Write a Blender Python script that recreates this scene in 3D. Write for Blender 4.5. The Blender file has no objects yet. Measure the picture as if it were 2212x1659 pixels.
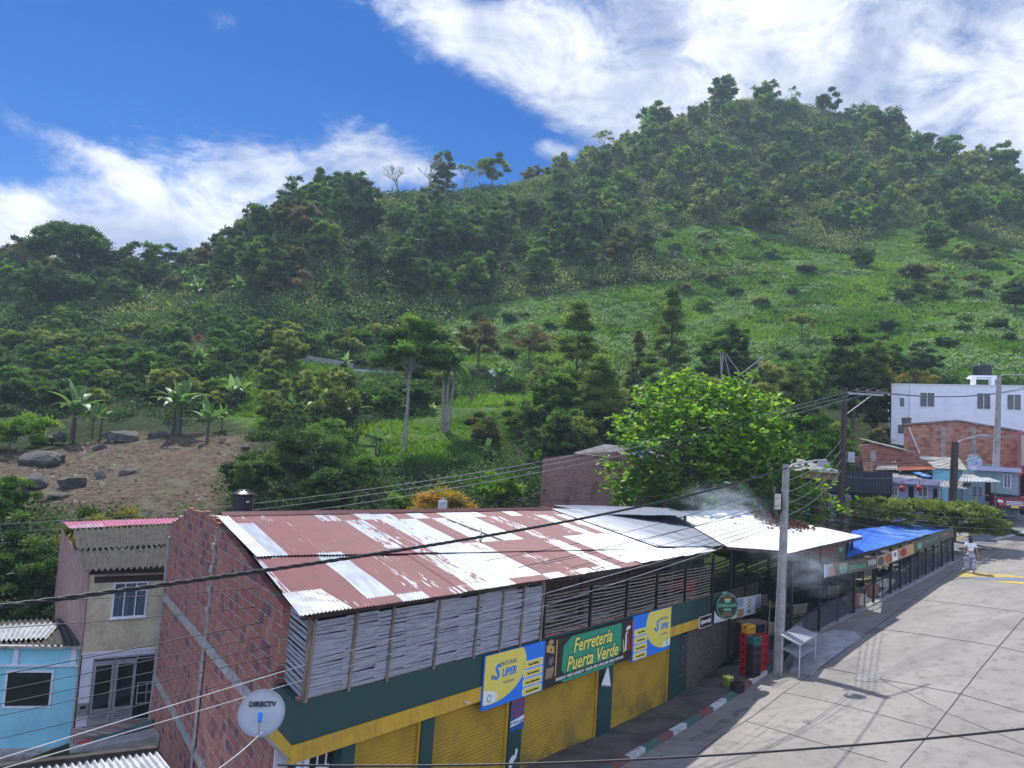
import bpy, bmesh, math, random
import numpy as np
from mathutils import Vector, Matrix, Euler
SC = bpy.context.scene
COL = SC.collection
R = math.radians
# ------------------------------------------------------------------ camera
PITCH, ROLL, EYE = R(5.0), 0.058, Vector((0, 0, 9.0))
FOC, CX, CY = 1662.0, 1106.0, 829.5          # focal length and centre on a 2212 x 1659 measuring grid
_F = Vector((0, math.cos(PITCH), math.sin(PITCH))); _U = Vector((0, -math.sin(PITCH), math.cos(PITCH))); _R = Vector((1, 0, 0))
CR = _R*math.cos(ROLL) + _U*math.sin(ROLL); CU = _U*math.cos(ROLL) - _R*math.sin(ROLL)
cd = bpy.data.cameras.new('camera'); cam = bpy.data.objects.new('camera', cd); COL.objects.link(cam)
cam.matrix_world = Matrix(((CR.x, CU.x, -_F.x, EYE.x), (CR.y, CU.y, -_F.y, EYE.y), (CR.z, CU.z, -_F.z, EYE.z), (0, 0, 0, 1)))
cd.sensor_width = 36; cd.lens = 36*FOC/2212; cd.clip_end = 3000; cd.clip_start = .1
SC.camera = cam
def ray(x, y): return _F*FOC + CR*(x-CX) + CU*(CY-y)
def at(x, y, D):
    d = ray(x, y); return EYE + d*(D/d.y)
def atz(x, y, z):
    d = ray(x, y); return EYE + d*((z-EYE.z)/d.z)
def on_wall(x, y, p0, u):
    d = ray(x, y); n = Vector((u[1], -u[0], 0)); k = n.dot(Vector((p0[0], p0[1], 0))-EYE)/n.dot(d); return EYE + d*k
def proj(P):
    P = np.asarray(P, float); d = P-np.array(EYE); k = d@np.array(_F); k = np.where(k < .1, .1, k)
    return CX+FOC*(d@np.array(CR))/k, CY-FOC*(d@np.array(CU))/k
# ------------------------------------------------------------------ sun, sky, exposure
SUN_EL, SUN_AZ = R(58), R(-25)                # azimuth measured from +Y towards +X
sd = Vector((math.sin(SUN_AZ)*math.cos(SUN_EL), math.cos(SUN_AZ)*math.cos(SUN_EL), math.sin(SUN_EL)))
sl = bpy.data.lights.new('sun', 'SUN'); sl.energy = 4.3; sl.angle = R(.8); sl.color = (1, .965, .91)
so = bpy.data.objects.new('sun', sl); COL.objects.link(so); so.rotation_euler = (-sd).to_track_quat('-Z', 'Y').to_euler()
SC.view_settings.view_transform = 'Standard'; SC.view_settings.look = 'None'
SC.view_settings.exposure = 0.42; SC.view_settings.gamma = 1
SC.render.engine = 'CYCLES'
SC.cycles.max_bounces = 6; SC.cycles.transparent_max_bounces = 8; SC.cycles.volume_bounces = 1
SC.cycles.diffuse_bounces = 3; SC.cycles.glossy_bounces = 2
wd = bpy.data.worlds.new('World'); SC.world = wd; wd.use_nodes = True
class NT:
    """tiny node-tree helper"""
    def __init__(s, nt): s.nt = nt
    def n(s, t, **k):
        o = s.nt.nodes.new(t); ins = k.pop('ins', {})
        for a, b in k.items(): setattr(o, a, b)
        for a, b in ins.items(): s.set(o.inputs[a], b)
        return o
    def set(s, sock, v):
        if isinstance(v, bpy.types.NodeSocket): s.nt.links.new(v, sock)
        elif isinstance(v, bpy.types.Node): s.nt.links.new(v.outputs[0], sock)
        else:
            if isinstance(v, (tuple, list)) and len(v) == 3 and sock.type == 'RGBA': v = (*v, 1)
            sock.default_value = v
    def m(s, op, a, b=0.0, c=None, clamp=False):
        o = s.nt.nodes.new('ShaderNodeMath'); o.operation = op; o.use_clamp = clamp
        s.set(o.inputs[0], a); s.set(o.inputs[1], b)
        if c is not None: s.set(o.inputs[2], c)
        return o.outputs[0]
    def mix(s, f, a, b, mode='MIX'):
        o = s.nt.nodes.new('ShaderNodeMix'); o.data_type = 'RGBA'; o.blend_type = mode
        s.set(o.inputs[0], f); s.set(o.inputs[6], a); s.set(o.inputs[7], b); return o.outputs[2]
    def mr(s, v, a, b, c=0.0, d=1.0, smooth=True):
        o = s.nt.nodes.new('ShaderNodeMapRange'); o.interpolation_type = 'SMOOTHSTEP' if smooth else 'LINEAR'
        s.set(o.inputs[0], v)
        for i, q in enumerate((a, b, c, d)): s.set(o.inputs[i+1], q)
        return o.outputs[0]
    def noise(s, vec, scale, detail=4, rough=.55, dist=0.0, out=0):
        o = s.nt.nodes.new('ShaderNodeTexNoise')
        if vec is not None: s.set(o.inputs['Vector'], vec)
        o.inputs['Scale'].default_value = scale; o.inputs['Detail'].default_value = detail
        o.inputs['Roughness'].default_value = rough; o.inputs['Distortion'].default_value = dist
        return o.outputs[out]
    def map(s, vec, loc=(0, 0, 0), rot=(0, 0, 0), scale=(1, 1, 1), kind='POINT'):
        o = s.nt.nodes.new('ShaderNodeMapping'); o.vector_type = kind; s.set(o.inputs[0], vec)
        o.inputs[1].default_value = loc; o.inputs[2].default_value = rot; o.inputs[3].default_value = scale
        return o.outputs[0]
    def ramp(s, v, stops):
        o = s.nt.nodes.new('ShaderNodeValToRGB'); e = o.color_ramp.elements
        while len(e) < len(stops): e.new(.5)
        for q, (p, c) in zip(e, stops): q.position = p; q.color = (*c, 1)
        s.set(o.inputs[0], v); return o.outputs[0]
def build_sky():
    nt = wd.node_tree; nt.nodes.clear(); N = NT(nt)
    sky = N.n('ShaderNodeTexSky', sky_type='NISHITA', sun_disc=False, sun_elevation=SUN_EL, sun_rotation=SUN_AZ, altitude=1400, air_density=1.0, dust_density=.35, ozone_density=2.2)
    hs = N.n('ShaderNodeHueSaturation', ins={'Saturation': 1.5, 'Value': .78, 'Color': sky.outputs[0]})
    tc = N.n('ShaderNodeTexCoord').outputs['Generated']
    sp = N.n('ShaderNodeSeparateXYZ', ins={0: tc})
    az = N.m('ARCTAN2', sp.outputs[0], sp.outputs[1]); el = N.m('ARCSINE', sp.outputs[2])
    ae = N.n('ShaderNodeCombineXYZ', ins={0: az, 1: el, 2: 0.0}).outputs[0]
    wn = N.noise(ae, 3.0, 4, .6, out=1)
    off = N.n('ShaderNodeVectorMath', operation='MULTIPLY_ADD'); N.set(off.inputs[0], wn); off.inputs[1].default_value = (.16, .12, 0); N.set(off.inputs[2], ae)
    wv = off.outputs[0]
    def blob(x, y, rx, ry, rot, w):
        d = ray(x, y).normalized(); a = math.atan2(d.x, d.y)+.08; e = math.asin(d.z)+.06
        q = N.map(wv, (a, e, 0), (0, 0, rot), (rx/FOC, ry/FOC, 1), 'TEXTURE')
        ln = N.n('ShaderNodeVectorMath', operation='LENGTH', ins={0: q}).outputs['Value']
        return N.m('MULTIPLY', N.mr(ln, 0, 1, 1, 0), w)
    bl = [(1850, -60, 1250, 520, -.25, 1.6), (2150, 250, 760, 430, -.3, 1.5), (1600, 120, 500, 260, -.3, .9), (1350, 230, 520, 170, -.35, 1.0), (900, 20, 480, 130, -.3, .85), (1150, 110, 520, 150, -.35, .8),
          (420, 500, 420, 230, .12, 1.5), (640, 420, 300, 150, .1, 1.1), (60, 510, 260, 150, 0, 1.3), (250, 600, 500, 120, 0, 1.2), (90, 290, 300, 62, -.28, .68), (250, 340, 170, 34, -.3, .5),
          (800, 330, 220, 90, -.1, 1.1), (400, 45, 170, 55, -.1, .42), (1200, 340, 90, 45, 0, 1.2), (880, 400, 200, 60, 0, .9), (1500, 260, 380, 120, -.4, .7)]
    tot = None
    for b in bl:
        v = blob(*b); tot = v if tot is None else N.m('ADD', tot, v)
    back_fill = N.mr(sp.outputs[1], .35, -.15, 0, 1); tot = N.m('MINIMUM', N.m('ADD', tot, N.m('MULTIPLY', back_fill, .8)), 1.3)  # unseen cloud cover added behind the camera to fill the shaded fronts
    st = N.map(ae, rot=(0, 0, R(18)), scale=(1, 1.9, 1))
    n1 = N.noise(st, 7, 10, .66, .7); n2 = N.noise(st, 30, 8, .68, .5); n3 = N.noise(st, 2.6, 4, .5)
    nn = N.m('ADD', N.m('MULTIPLY', n1, .7), N.m('MULTIPLY', n2, .3))
    dens = N.m('ADD', N.m('MULTIPLY', tot, 1.0), N.m('MULTIPLY', N.m('SUBTRACT', nn, .5), 3.0))
    cov = N.mr(dens, .30, 1.5)
    shade = N.mr(N.m('ADD', N.m('MULTIPLY', N.noise(ae, 5.5, 6, .55, .4), .7), N.m('MULTIPLY', n1, .3)), .38, .66)
    cc = N.mix(shade, (.36, .42, .58), (.88, .91, .98))
    hz = N.mr(el, .0, .35, 1.0, .0)
    skyc = N.mix(1.0, hs.outputs[0], (.068, .082, .108), 'MULTIPLY')
    skyc = N.mix(N.m('MULTIPLY', hz, .18), skyc, (.40, .55, .85))
    cc = N.mix(1.0, cc, N.mix(back_fill, (1, 1, 1), (2.5, 2.5, 2.7)), 'MULTIPLY')  # those added rear clouds are brightened to act as fill light
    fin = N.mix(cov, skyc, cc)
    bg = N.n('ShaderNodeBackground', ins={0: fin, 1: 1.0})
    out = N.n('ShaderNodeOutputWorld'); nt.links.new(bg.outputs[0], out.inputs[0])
build_sky()
# ------------------------------------------------------------------ object helpers
def tag(o, label=None, cat=None, group=None, kind=None):
    if label: o['label'] = label
    if cat: o['category'] = cat
    if group: o['group'] = group
    if kind: o['kind'] = kind
    return o
def thing(name, label, cat, loc=(0, 0, 0), rz=0.0, group=None, tilt=(0, 0)):
    o = bpy.data.objects.new(name, None); COL.objects.link(o); o.location = loc; o.rotation_euler = (tilt[0], tilt[1], rz)
    o.empty_display_size = .2
    return tag(o, label, cat, group)
def copy_tree(o, parent=None):
    c = o.copy(); COL.objects.link(c); c.parent = parent
    for ch in o.children: copy_tree(ch, c)
    return c
class MB:
    """collects shapes into ONE mesh"""
    def __init__(s): s.v = []; s.f = []; s.mi = []; s.m = 0; s.sm = []
    def add(s, vs, fs, smooth=False):
        b = len(s.v); s.v += [tuple(p) for p in vs]
        for f in fs: s.f.append([i+b for i in f]); s.mi.append(s.m); s.sm.append(smooth)
        return s
    def box(s, x0, y0, z0, x1, y1, z1):
        return s.add([(x, y, z) for z in (z0, z1) for y in (y0, y1) for x in (x0, x1)], [(0, 2, 3, 1), (4, 5, 7, 6), (0, 1, 5, 4), (2, 6, 7, 3), (0, 4, 6, 2), (1, 3, 7, 5)])
    def bevbox(s, x0, y0, z0, x1, y1, z1, b=.02):
        bm = bmesh.new(); bmesh.ops.create_cube(bm, size=1)
        for v in bm.verts: v.co = Vector(((x0+x1)/2+v.co.x*(x1-x0), (y0+y1)/2+v.co.y*(y1-y0), (z0+z1)/2+v.co.z*(z1-z0)))
        bmesh.ops.bevel(bm, geom=bm.edges[:], offset=b, segments=2, affect='EDGES', profile=.6); s.bm(bm); return s
    def bm(s, bm, smooth=False):
        bm.verts.index_update(); s.add([v.co[:] for v in bm.verts], [[v.index for v in f.verts] for f in bm.faces], smooth); bm.free(); return s
    def hexa(s, p):     # eight corners: bottom loop of four, top loop of four
        return s.add(p, [(3, 2, 1, 0), (4, 5, 6, 7), (0, 1, 5, 4), (1, 2, 6, 5), (2, 3, 7, 6), (3, 0, 4, 7)])
    def prism(s, pts, axis, a, b):     # polygon in the plane across axis, extruded from a to b
        def P(p, t): return {'x': (t, p[0], p[1]), 'y': (p[0], t, p[1]), 'z': (p[0], p[1], t)}[axis]
        n = len(pts); return s.add([P(p, a) for p in pts]+[P(p, b) for p in pts], [list(range(n))[::-1], list(range(n, 2*n))]+[(i, (i+1) % n, n+(i+1) % n, n+i) for i in range(n)])
    def tube(s, pts, r, seg=8, cap=True):
        pts = [Vector(p) for p in pts]; rr = r if isinstance(r, (list, tuple)) else [r]*len(pts); vs = []
        up = Vector((0, 0, 1))
        for i, p in enumerate(pts):
            t = (pts[min(i+1, len(pts)-1)]-pts[max(i-1, 0)]).normalized()
            a = t.cross(up if abs(t.z) < .95 else Vector((0, 1, 0))).normalized(); b = t.cross(a)
            vs += [p+(a*math.cos(2*math.pi*k/seg)+b*math.sin(2*math.pi*k/seg))*rr[i] for k in range(seg)]
        fs = [(i*seg+k, i*seg+(k+1) % seg, (i+1)*seg+(k+1) % seg, (i+1)*seg+k) for i in range(len(pts)-1) for k in range(seg)]
        s.add(vs, fs, True)
        if cap: s.add(vs[:seg], [list(range(seg))]); s.add(vs[-seg:], [list(range(seg))[::-1]])
        return s
    def lathe(s, prof, seg=20, c=(0, 0, 0)):
        vs = [(c[0]+r*math.cos(2*math.pi*k/seg), c[1]+r*math.sin(2*math.pi*k/seg), c[2]+z) for r, z in prof for k in range(seg)]
        fs = [(i*seg+k, i*seg+(k+1) % seg, (i+1)*seg+(k+1) % seg, (i+1)*seg+k) for i in range(len(prof)-1) for k in range(seg)]
        fs += [list(range(seg))[::-1], [len(vs)-seg+k for k in range(seg)]]
        return s.add(vs, fs, False)
    def build(s, name, mats, parent=None, sm=None):
        me = bpy.data.meshes.new(name); me.from_pydata(s.v, [], s.f)
        for m in (mats if isinstance(mats, (list, tuple)) else [mats]): me.materials.append(m)
        me.polygons.foreach_set('material_index', s.mi)
        me.polygons.foreach_set('use_smooth', [bool(q) for q in s.sm])
        me.update(); o = bpy.data.objects.new(name, me); COL.objects.link(o); o.parent = parent; return o
def npmesh(name, V, faces_n, mat, parent=None, tone=None, mi=None, smooth=False):
    """V (n*k,3) with consecutive k-gons: fast mesh"""
    k = faces_n; n = len(V)//k; me = bpy.data.meshes.new(name)
    me.vertices.add(len(V)); me.vertices.foreach_set('co', np.ascontiguousarray(V, np.float32).ravel())
    me.loops.add(len(V)); me.loops.foreach_set('vertex_index', np.arange(len(V), dtype=np.int32))
    me.polygons.add(n); me.polygons.foreach_set('loop_start', np.arange(n, dtype=np.int32)*k)
    me.update(calc_edges=True)
    if tone is not None:
        a = me.attributes.new('tone', 'FLOAT', 'FACE'); a.data.foreach_set('value', np.ascontiguousarray(tone, np.float32))
    for m in (mat if isinstance(mat, (list, tuple)) else [mat]): me.materials.append(m)
    if mi is not None: me.polygons.foreach_set('material_index', np.ascontiguousarray(mi, np.int32))
    o = bpy.data.objects.new(name, me); COL.objects.link(o); o.parent = parent; return o
# ------------------------------------------------------------------ materials
def newmat(name):
    m = bpy.data.materials.new(name); m.use_nodes = True; nt = m.node_tree; b = nt.nodes['Principled BSDF']; return m, NT(nt), b
def coords(N, kind='Object'): return N.n('ShaderNodeTexCoord').outputs[kind]
def plain(name, c, rough=.7, var=.18, scale=3.0, metal=0.0, bump=0.0, bscale=30, c2=None, spec=.5, stretch=(1, 1, 1)):
    """painted, wooden or metal surface: two tones of wear, slight bump"""
    m, N, b = newmat(name); tc = N.map(coords(N), scale=stretch); c2 = c2 or tuple(q*(1-var*1.6) for q in c)
    n = N.m('ADD', N.m('MULTIPLY', N.noise(tc, scale, 6, .62), .75), N.m('MULTIPLY', N.noise(tc, scale*9, 3, .5), .25))
    N.set(b.inputs['Base Color'], N.mix(N.mr(n, .38, .66), c, c2)); b.inputs['Roughness'].default_value = rough
    b.inputs['Metallic'].default_value = metal; b.inputs['Specular IOR Level'].default_value = spec
    if bump: N.set(b.inputs['Normal'], N.n('ShaderNodeBump', ins={'Strength': bump, 'Distance': .02, 'Height': N.noise(tc, bscale, 4, .6)}).outputs[0])
    return m
def leafmat(name, stops, rough=.55, trans=.42, spec=.2):
    m, N, b = newmat(name); nt = N.nt
    at_ = N.n('ShaderNodeAttribute', attribute_name='tone'); oi = N.n('ShaderNodeObjectInfo').outputs['Random']
    v = N.m('ADD', at_.outputs['Fac'], N.m('MULTIPLY', N.m('SUBTRACT', oi, .5), .18), clamp=True)
    c = N.ramp(v, stops)
    N.set(b.inputs['Base Color'], c); b.inputs['Roughness'].default_value = rough; b.inputs['Specular IOR Level'].default_value = spec
    t = N.n('ShaderNodeBsdfTranslucent', ins={0: N.mix(1.0, c, (1.25, 1.3, .55), 'MULTIPLY')})
    mx = N.n('ShaderNodeMixShader', ins={0: trans}); nt.links.new(b.outputs[0], mx.inputs[1]); nt.links.new(t.outputs[0], mx.inputs[2])
    nt.links.new(mx.outputs[0], nt.nodes['Material Output'].inputs[0]); return m
# ------------------------------------------------------------------ ground shape: measured points (grid x, grid y, distance) and a thin-plate surface through them
ANCH = [at(*a) for a in [
 (1187,1652,22.0),(1437,1533,27.9),(1585,1490,29.3),(1680,1455,30),(1718,1442,30),(1800,1365,33),(1930,1290,36.8),(2060,1215,41),(2095,1238,39),(2180,1115,52),(2212,1175,45),
 (191,1585,27),(80,1640,27),(320,1600,27),(0,1659,24),
 (330,1090,47),(100,1090,47),(480,1090,46),(230,1000,58),(40,1000,58),(420,950,66),(150,935,68),(560,945,66),
 (700,1040,56),(850,1010,62),(1000,1040,58),(900,950,70),(1000,880,82),(760,930,70),(1250,920,72),(1200,1010,62),(1150,1080,50),
 (300,860,80),(60,850,84),(500,880,78),(650,860,84),(300,740,104),(560,770,95),(100,790,98),
 (700,790,98),(900,800,98),(1070,820,97),(1250,840,96),(1450,860,94),(1700,870,86),
 (430,742,108),(200,735,116),(30,720,125),(650,730,108),
 (1000,680,130),(1300,640,138),(1700,612,140),(1900,600,142),(2160,640,128),(2212,600,140),
 (1200,740,115),(1500,720,118),(1800,700,118),(2000,720,108),(1700,800,100),(1950,800,92),(2212,800,88),
 (650,690,118),(450,672,124),(220,668,128),(60,668,138),
 (1000,600,144),(1300,560,152),(1600,560,155),(1500,505,164),(1700,545,158),(1880,560,160),(2050,530,166),(2212,520,170),
 (700,560,136),(520,600,138),(850,500,162),(1100,480,176),(1300,450,188),(1550,430,196),(1800,430,196),(2050,430,196),
 (560,520,140),(700,450,160),(880,440,176),(1050,435,188),(1200,400,200),(1320,345,214),(1450,290,226),(1560,232,242),(1700,232,242),
 (1600,330,220),(1800,330,224),(1820,258,244),(1930,300,240),(2000,340,238),(2120,375,234),(2300,420,232),
 (450,602,150),(330,625,150),(200,640,148),(0,600,165),(640,490,156),(200,690,195),(400,690,195),(0,660,220),(-200,640,190),(300,690,240),
]]
ANCH += [Vector(p) for p in [
 (-3,13,.6),(4,14,.5),(0,5,.3),(12,12,1.2),(25,14,2.6),(20,22,2.7),(28,28,4.3),(35,38,5.4),(45,50,8.0),(60,60,10.5),(60,30,6.5),(90,50,12),(-12,12,-2.5),(-25,16,-3),(-45,25,-2),(-20,0,-2),(20,-10,.5),(-60,0,-3),
 (-10,34,-.6),(-20,34,-1.6),(-35,38,-.8),(-2,38,.4),(4,44,1.2),(10,46,2.3),(14,52,3.2),(22,52,5.4),(28,58,7.6),(38,64,9.5),(48,68,11),(-5,46,1.8),
 (70,320,70),(140,310,70),(0,270,60),(220,300,60),(150,150,45),(120,90,24),(180,60,18),(-90,90,16),(-150,140,14),(-120,60,6),(40,350,10),(-150,350,0),(250,350,10),(300,150,30),(300,0,5),(0,-120,-5),(-250,0,-10),(-250,200,0)]]
_P = np.array([[p.x, p.y] for p in ANCH])/100; _Zv = np.array([p.z for p in ANCH])
def _k(d2): return np.where(d2 > 0, d2*np.log(d2+1e-12), 0)*.5
def _fit():
    n = len(_P); d2 = ((_P[:, None]-_P[None])**2).sum(-1); K = _k(d2)+np.eye(n)*2e-5
    Q = np.hstack([np.ones((n, 1)), _P]); A = np.block([[K, Q], [Q.T, np.zeros((3, 3))]])
    return np.linalg.solve(A, np.concatenate([_Zv, np.zeros(3)]))
_w = _fit()
def gz(x, y):
    x = np.atleast_1d(np.asarray(x, float)); y = np.atleast_1d(np.asarray(y, float)); out = np.empty(x.shape)
    q = np.stack([x.ravel(), y.ravel()], 1)/100; o = np.empty(len(q))
    for i in range(0, len(q), 20000):
        s = q[i:i+20000]; d2 = ((s[:, None]-_P[None])**2).sum(-1); o[i:i+20000] = _k(d2)@_w[:-3]+_w[-3]+s@_w[-2:]
    return o.reshape(x.shape)
def g1(x, y): return float(gz(x, y)[0])
def ground_at(vx, vy, lo=20, hi=260):
    """where the sight line through a grid point meets the ground"""
    D = np.linspace(lo, hi, 900); d = ray(vx, vy); X = EYE.x+d.x*D/d.y; Z = EYE.z+d.z*D/d.y; g = gz(X, D)
    i = np.argmax(Z < g)
    if not (Z < g).any(): i = int(np.argmin(Z-g))
    return Vector((X[i], D[i], g[i]))
def gnd(vx, D):
    """ground point at a bearing (grid x near the horizon) and distance"""
    d = ray(vx, 950); x = EYE.x+d.x*D/d.y; return Vector((x, D, g1(x, D)))
def inpoly(px, py, poly):
    c = np.zeros(px.shape, bool); n = len(poly)
    for i in range(n):
        x1, y1 = poly[i]; x2, y2 = poly[(i+1) % n]
        if y1 == y2: continue
        c ^= ((y1 > py) != (y2 > py)) & (px < (x2-x1)*(py-y1)/(y2-y1)+x1)
    return c
ZONES = {
 'pasture': [(960,800),(930,740),(960,690),(1000,672),(1300,622),(1700,592),(1900,578),(2100,590),(2212,575),(2260,560),(2260,830),(1950,815),(1700,830),(1450,850),(1230,855),(1050,800)],
 'upper': [(1380,545),(1440,500),(1560,486),(1660,505),(1760,540),(1860,560),(1900,500),(2000,490),(2150,530),(2260,560),(2260,590),(1900,578),(1700,592),(1500,585)],
 'clearing': [(700,975),(780,925),(900,905),(1000,860),(1180,850),(1300,870),(1270,900),(1130,930),(1060,990),(900,1010),(760,1010)],
 'tallgrass': [(480,900),(520,800),(620,770),(760,800),(760,860),(640,900),(560,935)],
 'earth': [(-40,1100),(-40,985),(60,965),(200,942),(400,938),(545,945),(560,965),(500,1000),(480,1130),(150,1130),(60,1080)],
}
def zone_of(px, py, name): return inpoly(px, py, ZONES[name])
rs = np.random.RandomState(7)
def vnoise(x, y, s, seed=0):
    """cheap smooth value noise"""
    r = np.random.RandomState(seed).rand(64, 64); u = x/s; v = y/s; i = np.floor(u).astype(int); j = np.floor(v).astype(int); fu = u-i; fv = v-j
    fu = fu*fu*(3-2*fu); fv = fv*fv*(3-2*fv); g = lambda a, b: r[a % 64, b % 64]
    return (g(i, j)*(1-fu)+g(i+1, j)*fu)*(1-fv)+(g(i, j+1)*(1-fu)+g(i+1, j+1)*fu)*fv
def terrain():
    xs = np.concatenate([np.arange(-350, -170, 30), np.arange(-170, 230, 1.25), np.arange(230, 351, 30)])
    ys = np.concatenate([np.arange(-82, 6, 8), np.arange(6, 285, 1.15), np.arange(285, 401, 20)])
    X, Y = np.meshgrid(xs, ys); Z = gz(X, Y)-.02
    far = (np.abs(X-30) > 280) | (Y > 370) | (Y < -60)
    Z = np.where(far, np.clip(Z, -30, 15), Z)
    nat = np.clip((Y-44)/10, 0, 1)
    px, py = proj(np.stack([X, Y, Z], -1).reshape(-1, 3)); px = px.reshape(X.shape)+30*(vnoise(X, Y, 4, 3)-.5); py = py.reshape(X.shape)+14*(vnoise(X, Y, 3, 5)-.5)
    Z = Z+nat*((vnoise(X, Y, 6, 1)-.5)*1.0+(vnoise(X, Y, 2.4, 2)-.5)*.7)
    past = inpoly(px, py, ZONES['pasture']) | inpoly(px, py, ZONES['upper'])
    Z = Z+np.where(past, (vnoise(X*.3, Y, 1.6, 9)-.5)*.45, 0)
    w = np.zeros(X.shape); w[past] = 1; w[inpoly(px, py, ZONES['clearing'])] = 1.15; w[inpoly(px, py, ZONES['tallgrass'])] = 1.1
    e = inpoly(px, py, ZONES['earth']) & (Y > 40) & (Y < 75)
    ny, nx = X.shape; idx = np.arange(nx*ny).reshape(ny, nx)
    F = np.stack([idx[:-1, :-1], idx[:-1, 1:], idx[1:, 1:], idx[1:, :-1]], -1).reshape(-1, 4)
    me = bpy.data.meshes.new('ground'); V = np.stack([X, Y, Z], -1).reshape(-1, 3)
    me.vertices.add(len(V)); me.vertices.foreach_set('co', V.astype(np.float32).ravel())
    me.loops.add(F.size); me.loops.foreach_set('vertex_index', F.astype(np.int32).ravel())
    me.polygons.add(len(F)); me.polygons.foreach_set('loop_start', np.arange(len(F), dtype=np.int32)*4); me.update(calc_edges=True)
    me.polygons.foreach_set('use_smooth', np.ones(len(F), bool))
    for nm, a in (('grass', w), ('earth', e.astype(float))):
        q = me.attributes.new(nm, 'FLOAT', 'POINT'); q.data.foreach_set('value', a.ravel().astype(np.float32))
    m, N, b = newmat('soil_and_grass'); tc = coords(N, 'Object')
    gA = N.n('ShaderNodeAttribute', attribute_name='grass').outputs['Fac']; eA = N.n('ShaderNodeAttribute', attribute_name='earth').outputs['Fac']
    n1 = N.noise(tc, .35, 8, .7); n2 = N.noise(tc, 2.2, 5, .65)
    und = N.mix(N.mr(n2, .35, .65), (.022, .040, .014), (.05, .065, .025))
    gr = N.mix(N.mr(n1, .38, .62), (.055, .115, .022), (.10, .17, .03)); gr = N.mix(N.mr(n2, .45, .7), gr, (.03, .07, .02))
    ea = N.mix(N.mr(N.noise(tc, 2.4, 10, .78), .40, .60), (.155, .115, .08), (.065, .048, .036)); ea = N.mix(N.mr(N.noise(tc, .5, 5, .6), .52, .66), ea, (.13, .13, .08))
    N.set(b.inputs['Base Color'], N.mix(eA, N.mix(gA, und, gr), ea)); b.inputs['Roughness'].default_value = .95; b.inputs['Specular IOR Level'].default_value = .1
    N.set(b.inputs['Normal'], N.n('ShaderNodeBump', ins={'Strength': .9, 'Distance': .25, 'Height': N.noise(tc, 1.6, 8, .7)}).outputs[0])
    me.materials.append(m); o = bpy.data.objects.new('ground', me); COL.objects.link(o); tag(o, kind='structure')
terrain()
# ------------------------------------------------------------------ special materials
def brickmat(name, w, h, mort, stops, mcol, mrough=.03, bump=.6, grime=.35, zoff=0.0):
    m, N, b = newmat(name); sp = N.n('ShaderNodeSeparateXYZ', ins={0: coords(N)})
    tc = coords(N); wob = N.noise(tc, 4, 3, .5)
    u = N.m('ADD', N.m('ADD', sp.outputs[0], sp.outputs[1]), N.m('MULTIPLY', wob, .03)); v = N.m('ADD', N.m('ADD', sp.outputs[2], zoff), N.m('MULTIPLY', wob, .03))
    r = N.m('DIVIDE', v, h); row = N.m('FLOOR', r); fr = N.m('SUBTRACT', r, row)
    rj = N.n('ShaderNodeTexWhiteNoise', noise_dimensions='1D', ins={'W': row}).outputs[0]
    c = N.m('ADD', N.m('DIVIDE', u, w), N.m('ADD', N.m('MULTIPLY', row, .5), N.m('MULTIPLY', rj, .12))); col = N.m('FLOOR', c); fc = N.m('SUBTRACT', c, col)
    e1 = N.m('MULTIPLY', N.m('MINIMUM', fr, N.m('SUBTRACT', 1.0, fr)), h); e2 = N.m('MULTIPLY', N.m('MINIMUM', fc, N.m('SUBTRACT', 1.0, fc)), w)
    ed = N.m('MINIMUM', e1, N.m('ADD', e2, mort*.45)); ed = N.m('ADD', ed, N.m('MULTIPLY', N.m('SUBTRACT', N.noise(tc, 24, 3, .6), .5), mort*1.1))
    mk = N.mr(ed, mort*.35, mort*.9)
    wn = N.n('ShaderNodeTexWhiteNoise', noise_dimensions='2D', ins={'Vector': N.n('ShaderNodeCombineXYZ', ins={0: col, 1: row}).outputs[0]}).outputs[0]
    bc = N.ramp(wn, stops); bc = N.mix(N.mr(N.noise(tc, 14, 4, .6), .3, .7, 0, .35), bc, tuple(q*.55 for q in stops[0][1]))
    mc = N.mix(N.mr(N.noise(tc, 6, 4, .6), .35, .65), mcol, tuple(q*.45 for q in mcol))
    vj = N.m('MULTIPLY', N.mr(e1, mort*.5, mort), N.m('SUBTRACT', 1.0, N.mr(N.m('ADD', e2, mort*.45), mort*.35, mort*.9))); mc = N.mix(N.m('MULTIPLY', vj, .8), mc, (.07, .05, .05))
    cc = N.mix(mk, mc, bc); g = N.mr(N.noise(N.map(tc, scale=(1, 1, .35)), .9, 6, .65), .5, .72, 0, grime)
    cc = N.mix(g, cc, (.05, .045, .045))
    N.set(b.inputs['Base Color'], cc); b.inputs['Roughness'].default_value = .9; b.inputs['Specular IOR Level'].default_value = .2
    N.set(b.inputs['Normal'], N.n('ShaderNodeBump', ins={'Strength': bump, 'Distance': .02, 'Height': N.m('ADD', mk, N.m('MULTIPLY', N.noise(tc, 40, 3, .6), .4))}).outputs[0])
    return m
REDS = [(0, (.38, .14, .12)), (.35, (.48, .20, .165)), (.6, (.33, .12, .11)), (.86, (.50, .25, .19)), (.92, (.24, .11, .12)), (1, (.15, .09, .115))]
M = {}
M['block'] = brickmat('hollow_clay_block', .33, .25, .03, REDS, (.46, .41, .36), grime=.22, bump=1.0)
M['block_red'] = brickmat('orange_clay_block', .36, .26, .02, [(0, (.50, .24, .17)), (.5, (.60, .32, .23)), (.85, (.42, .18, .13)), (1, (.34, .14, .1))], (.33, .26, .22), grime=.25)
M['block_small'] = brickmat('small_clay_brick', .3, .19, .02, [(0, (.33, .13, .1)), (.6, (.42, .19, .14)), (1, (.2, .07, .07))], (.5, .42, .36), grime=.25)
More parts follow.
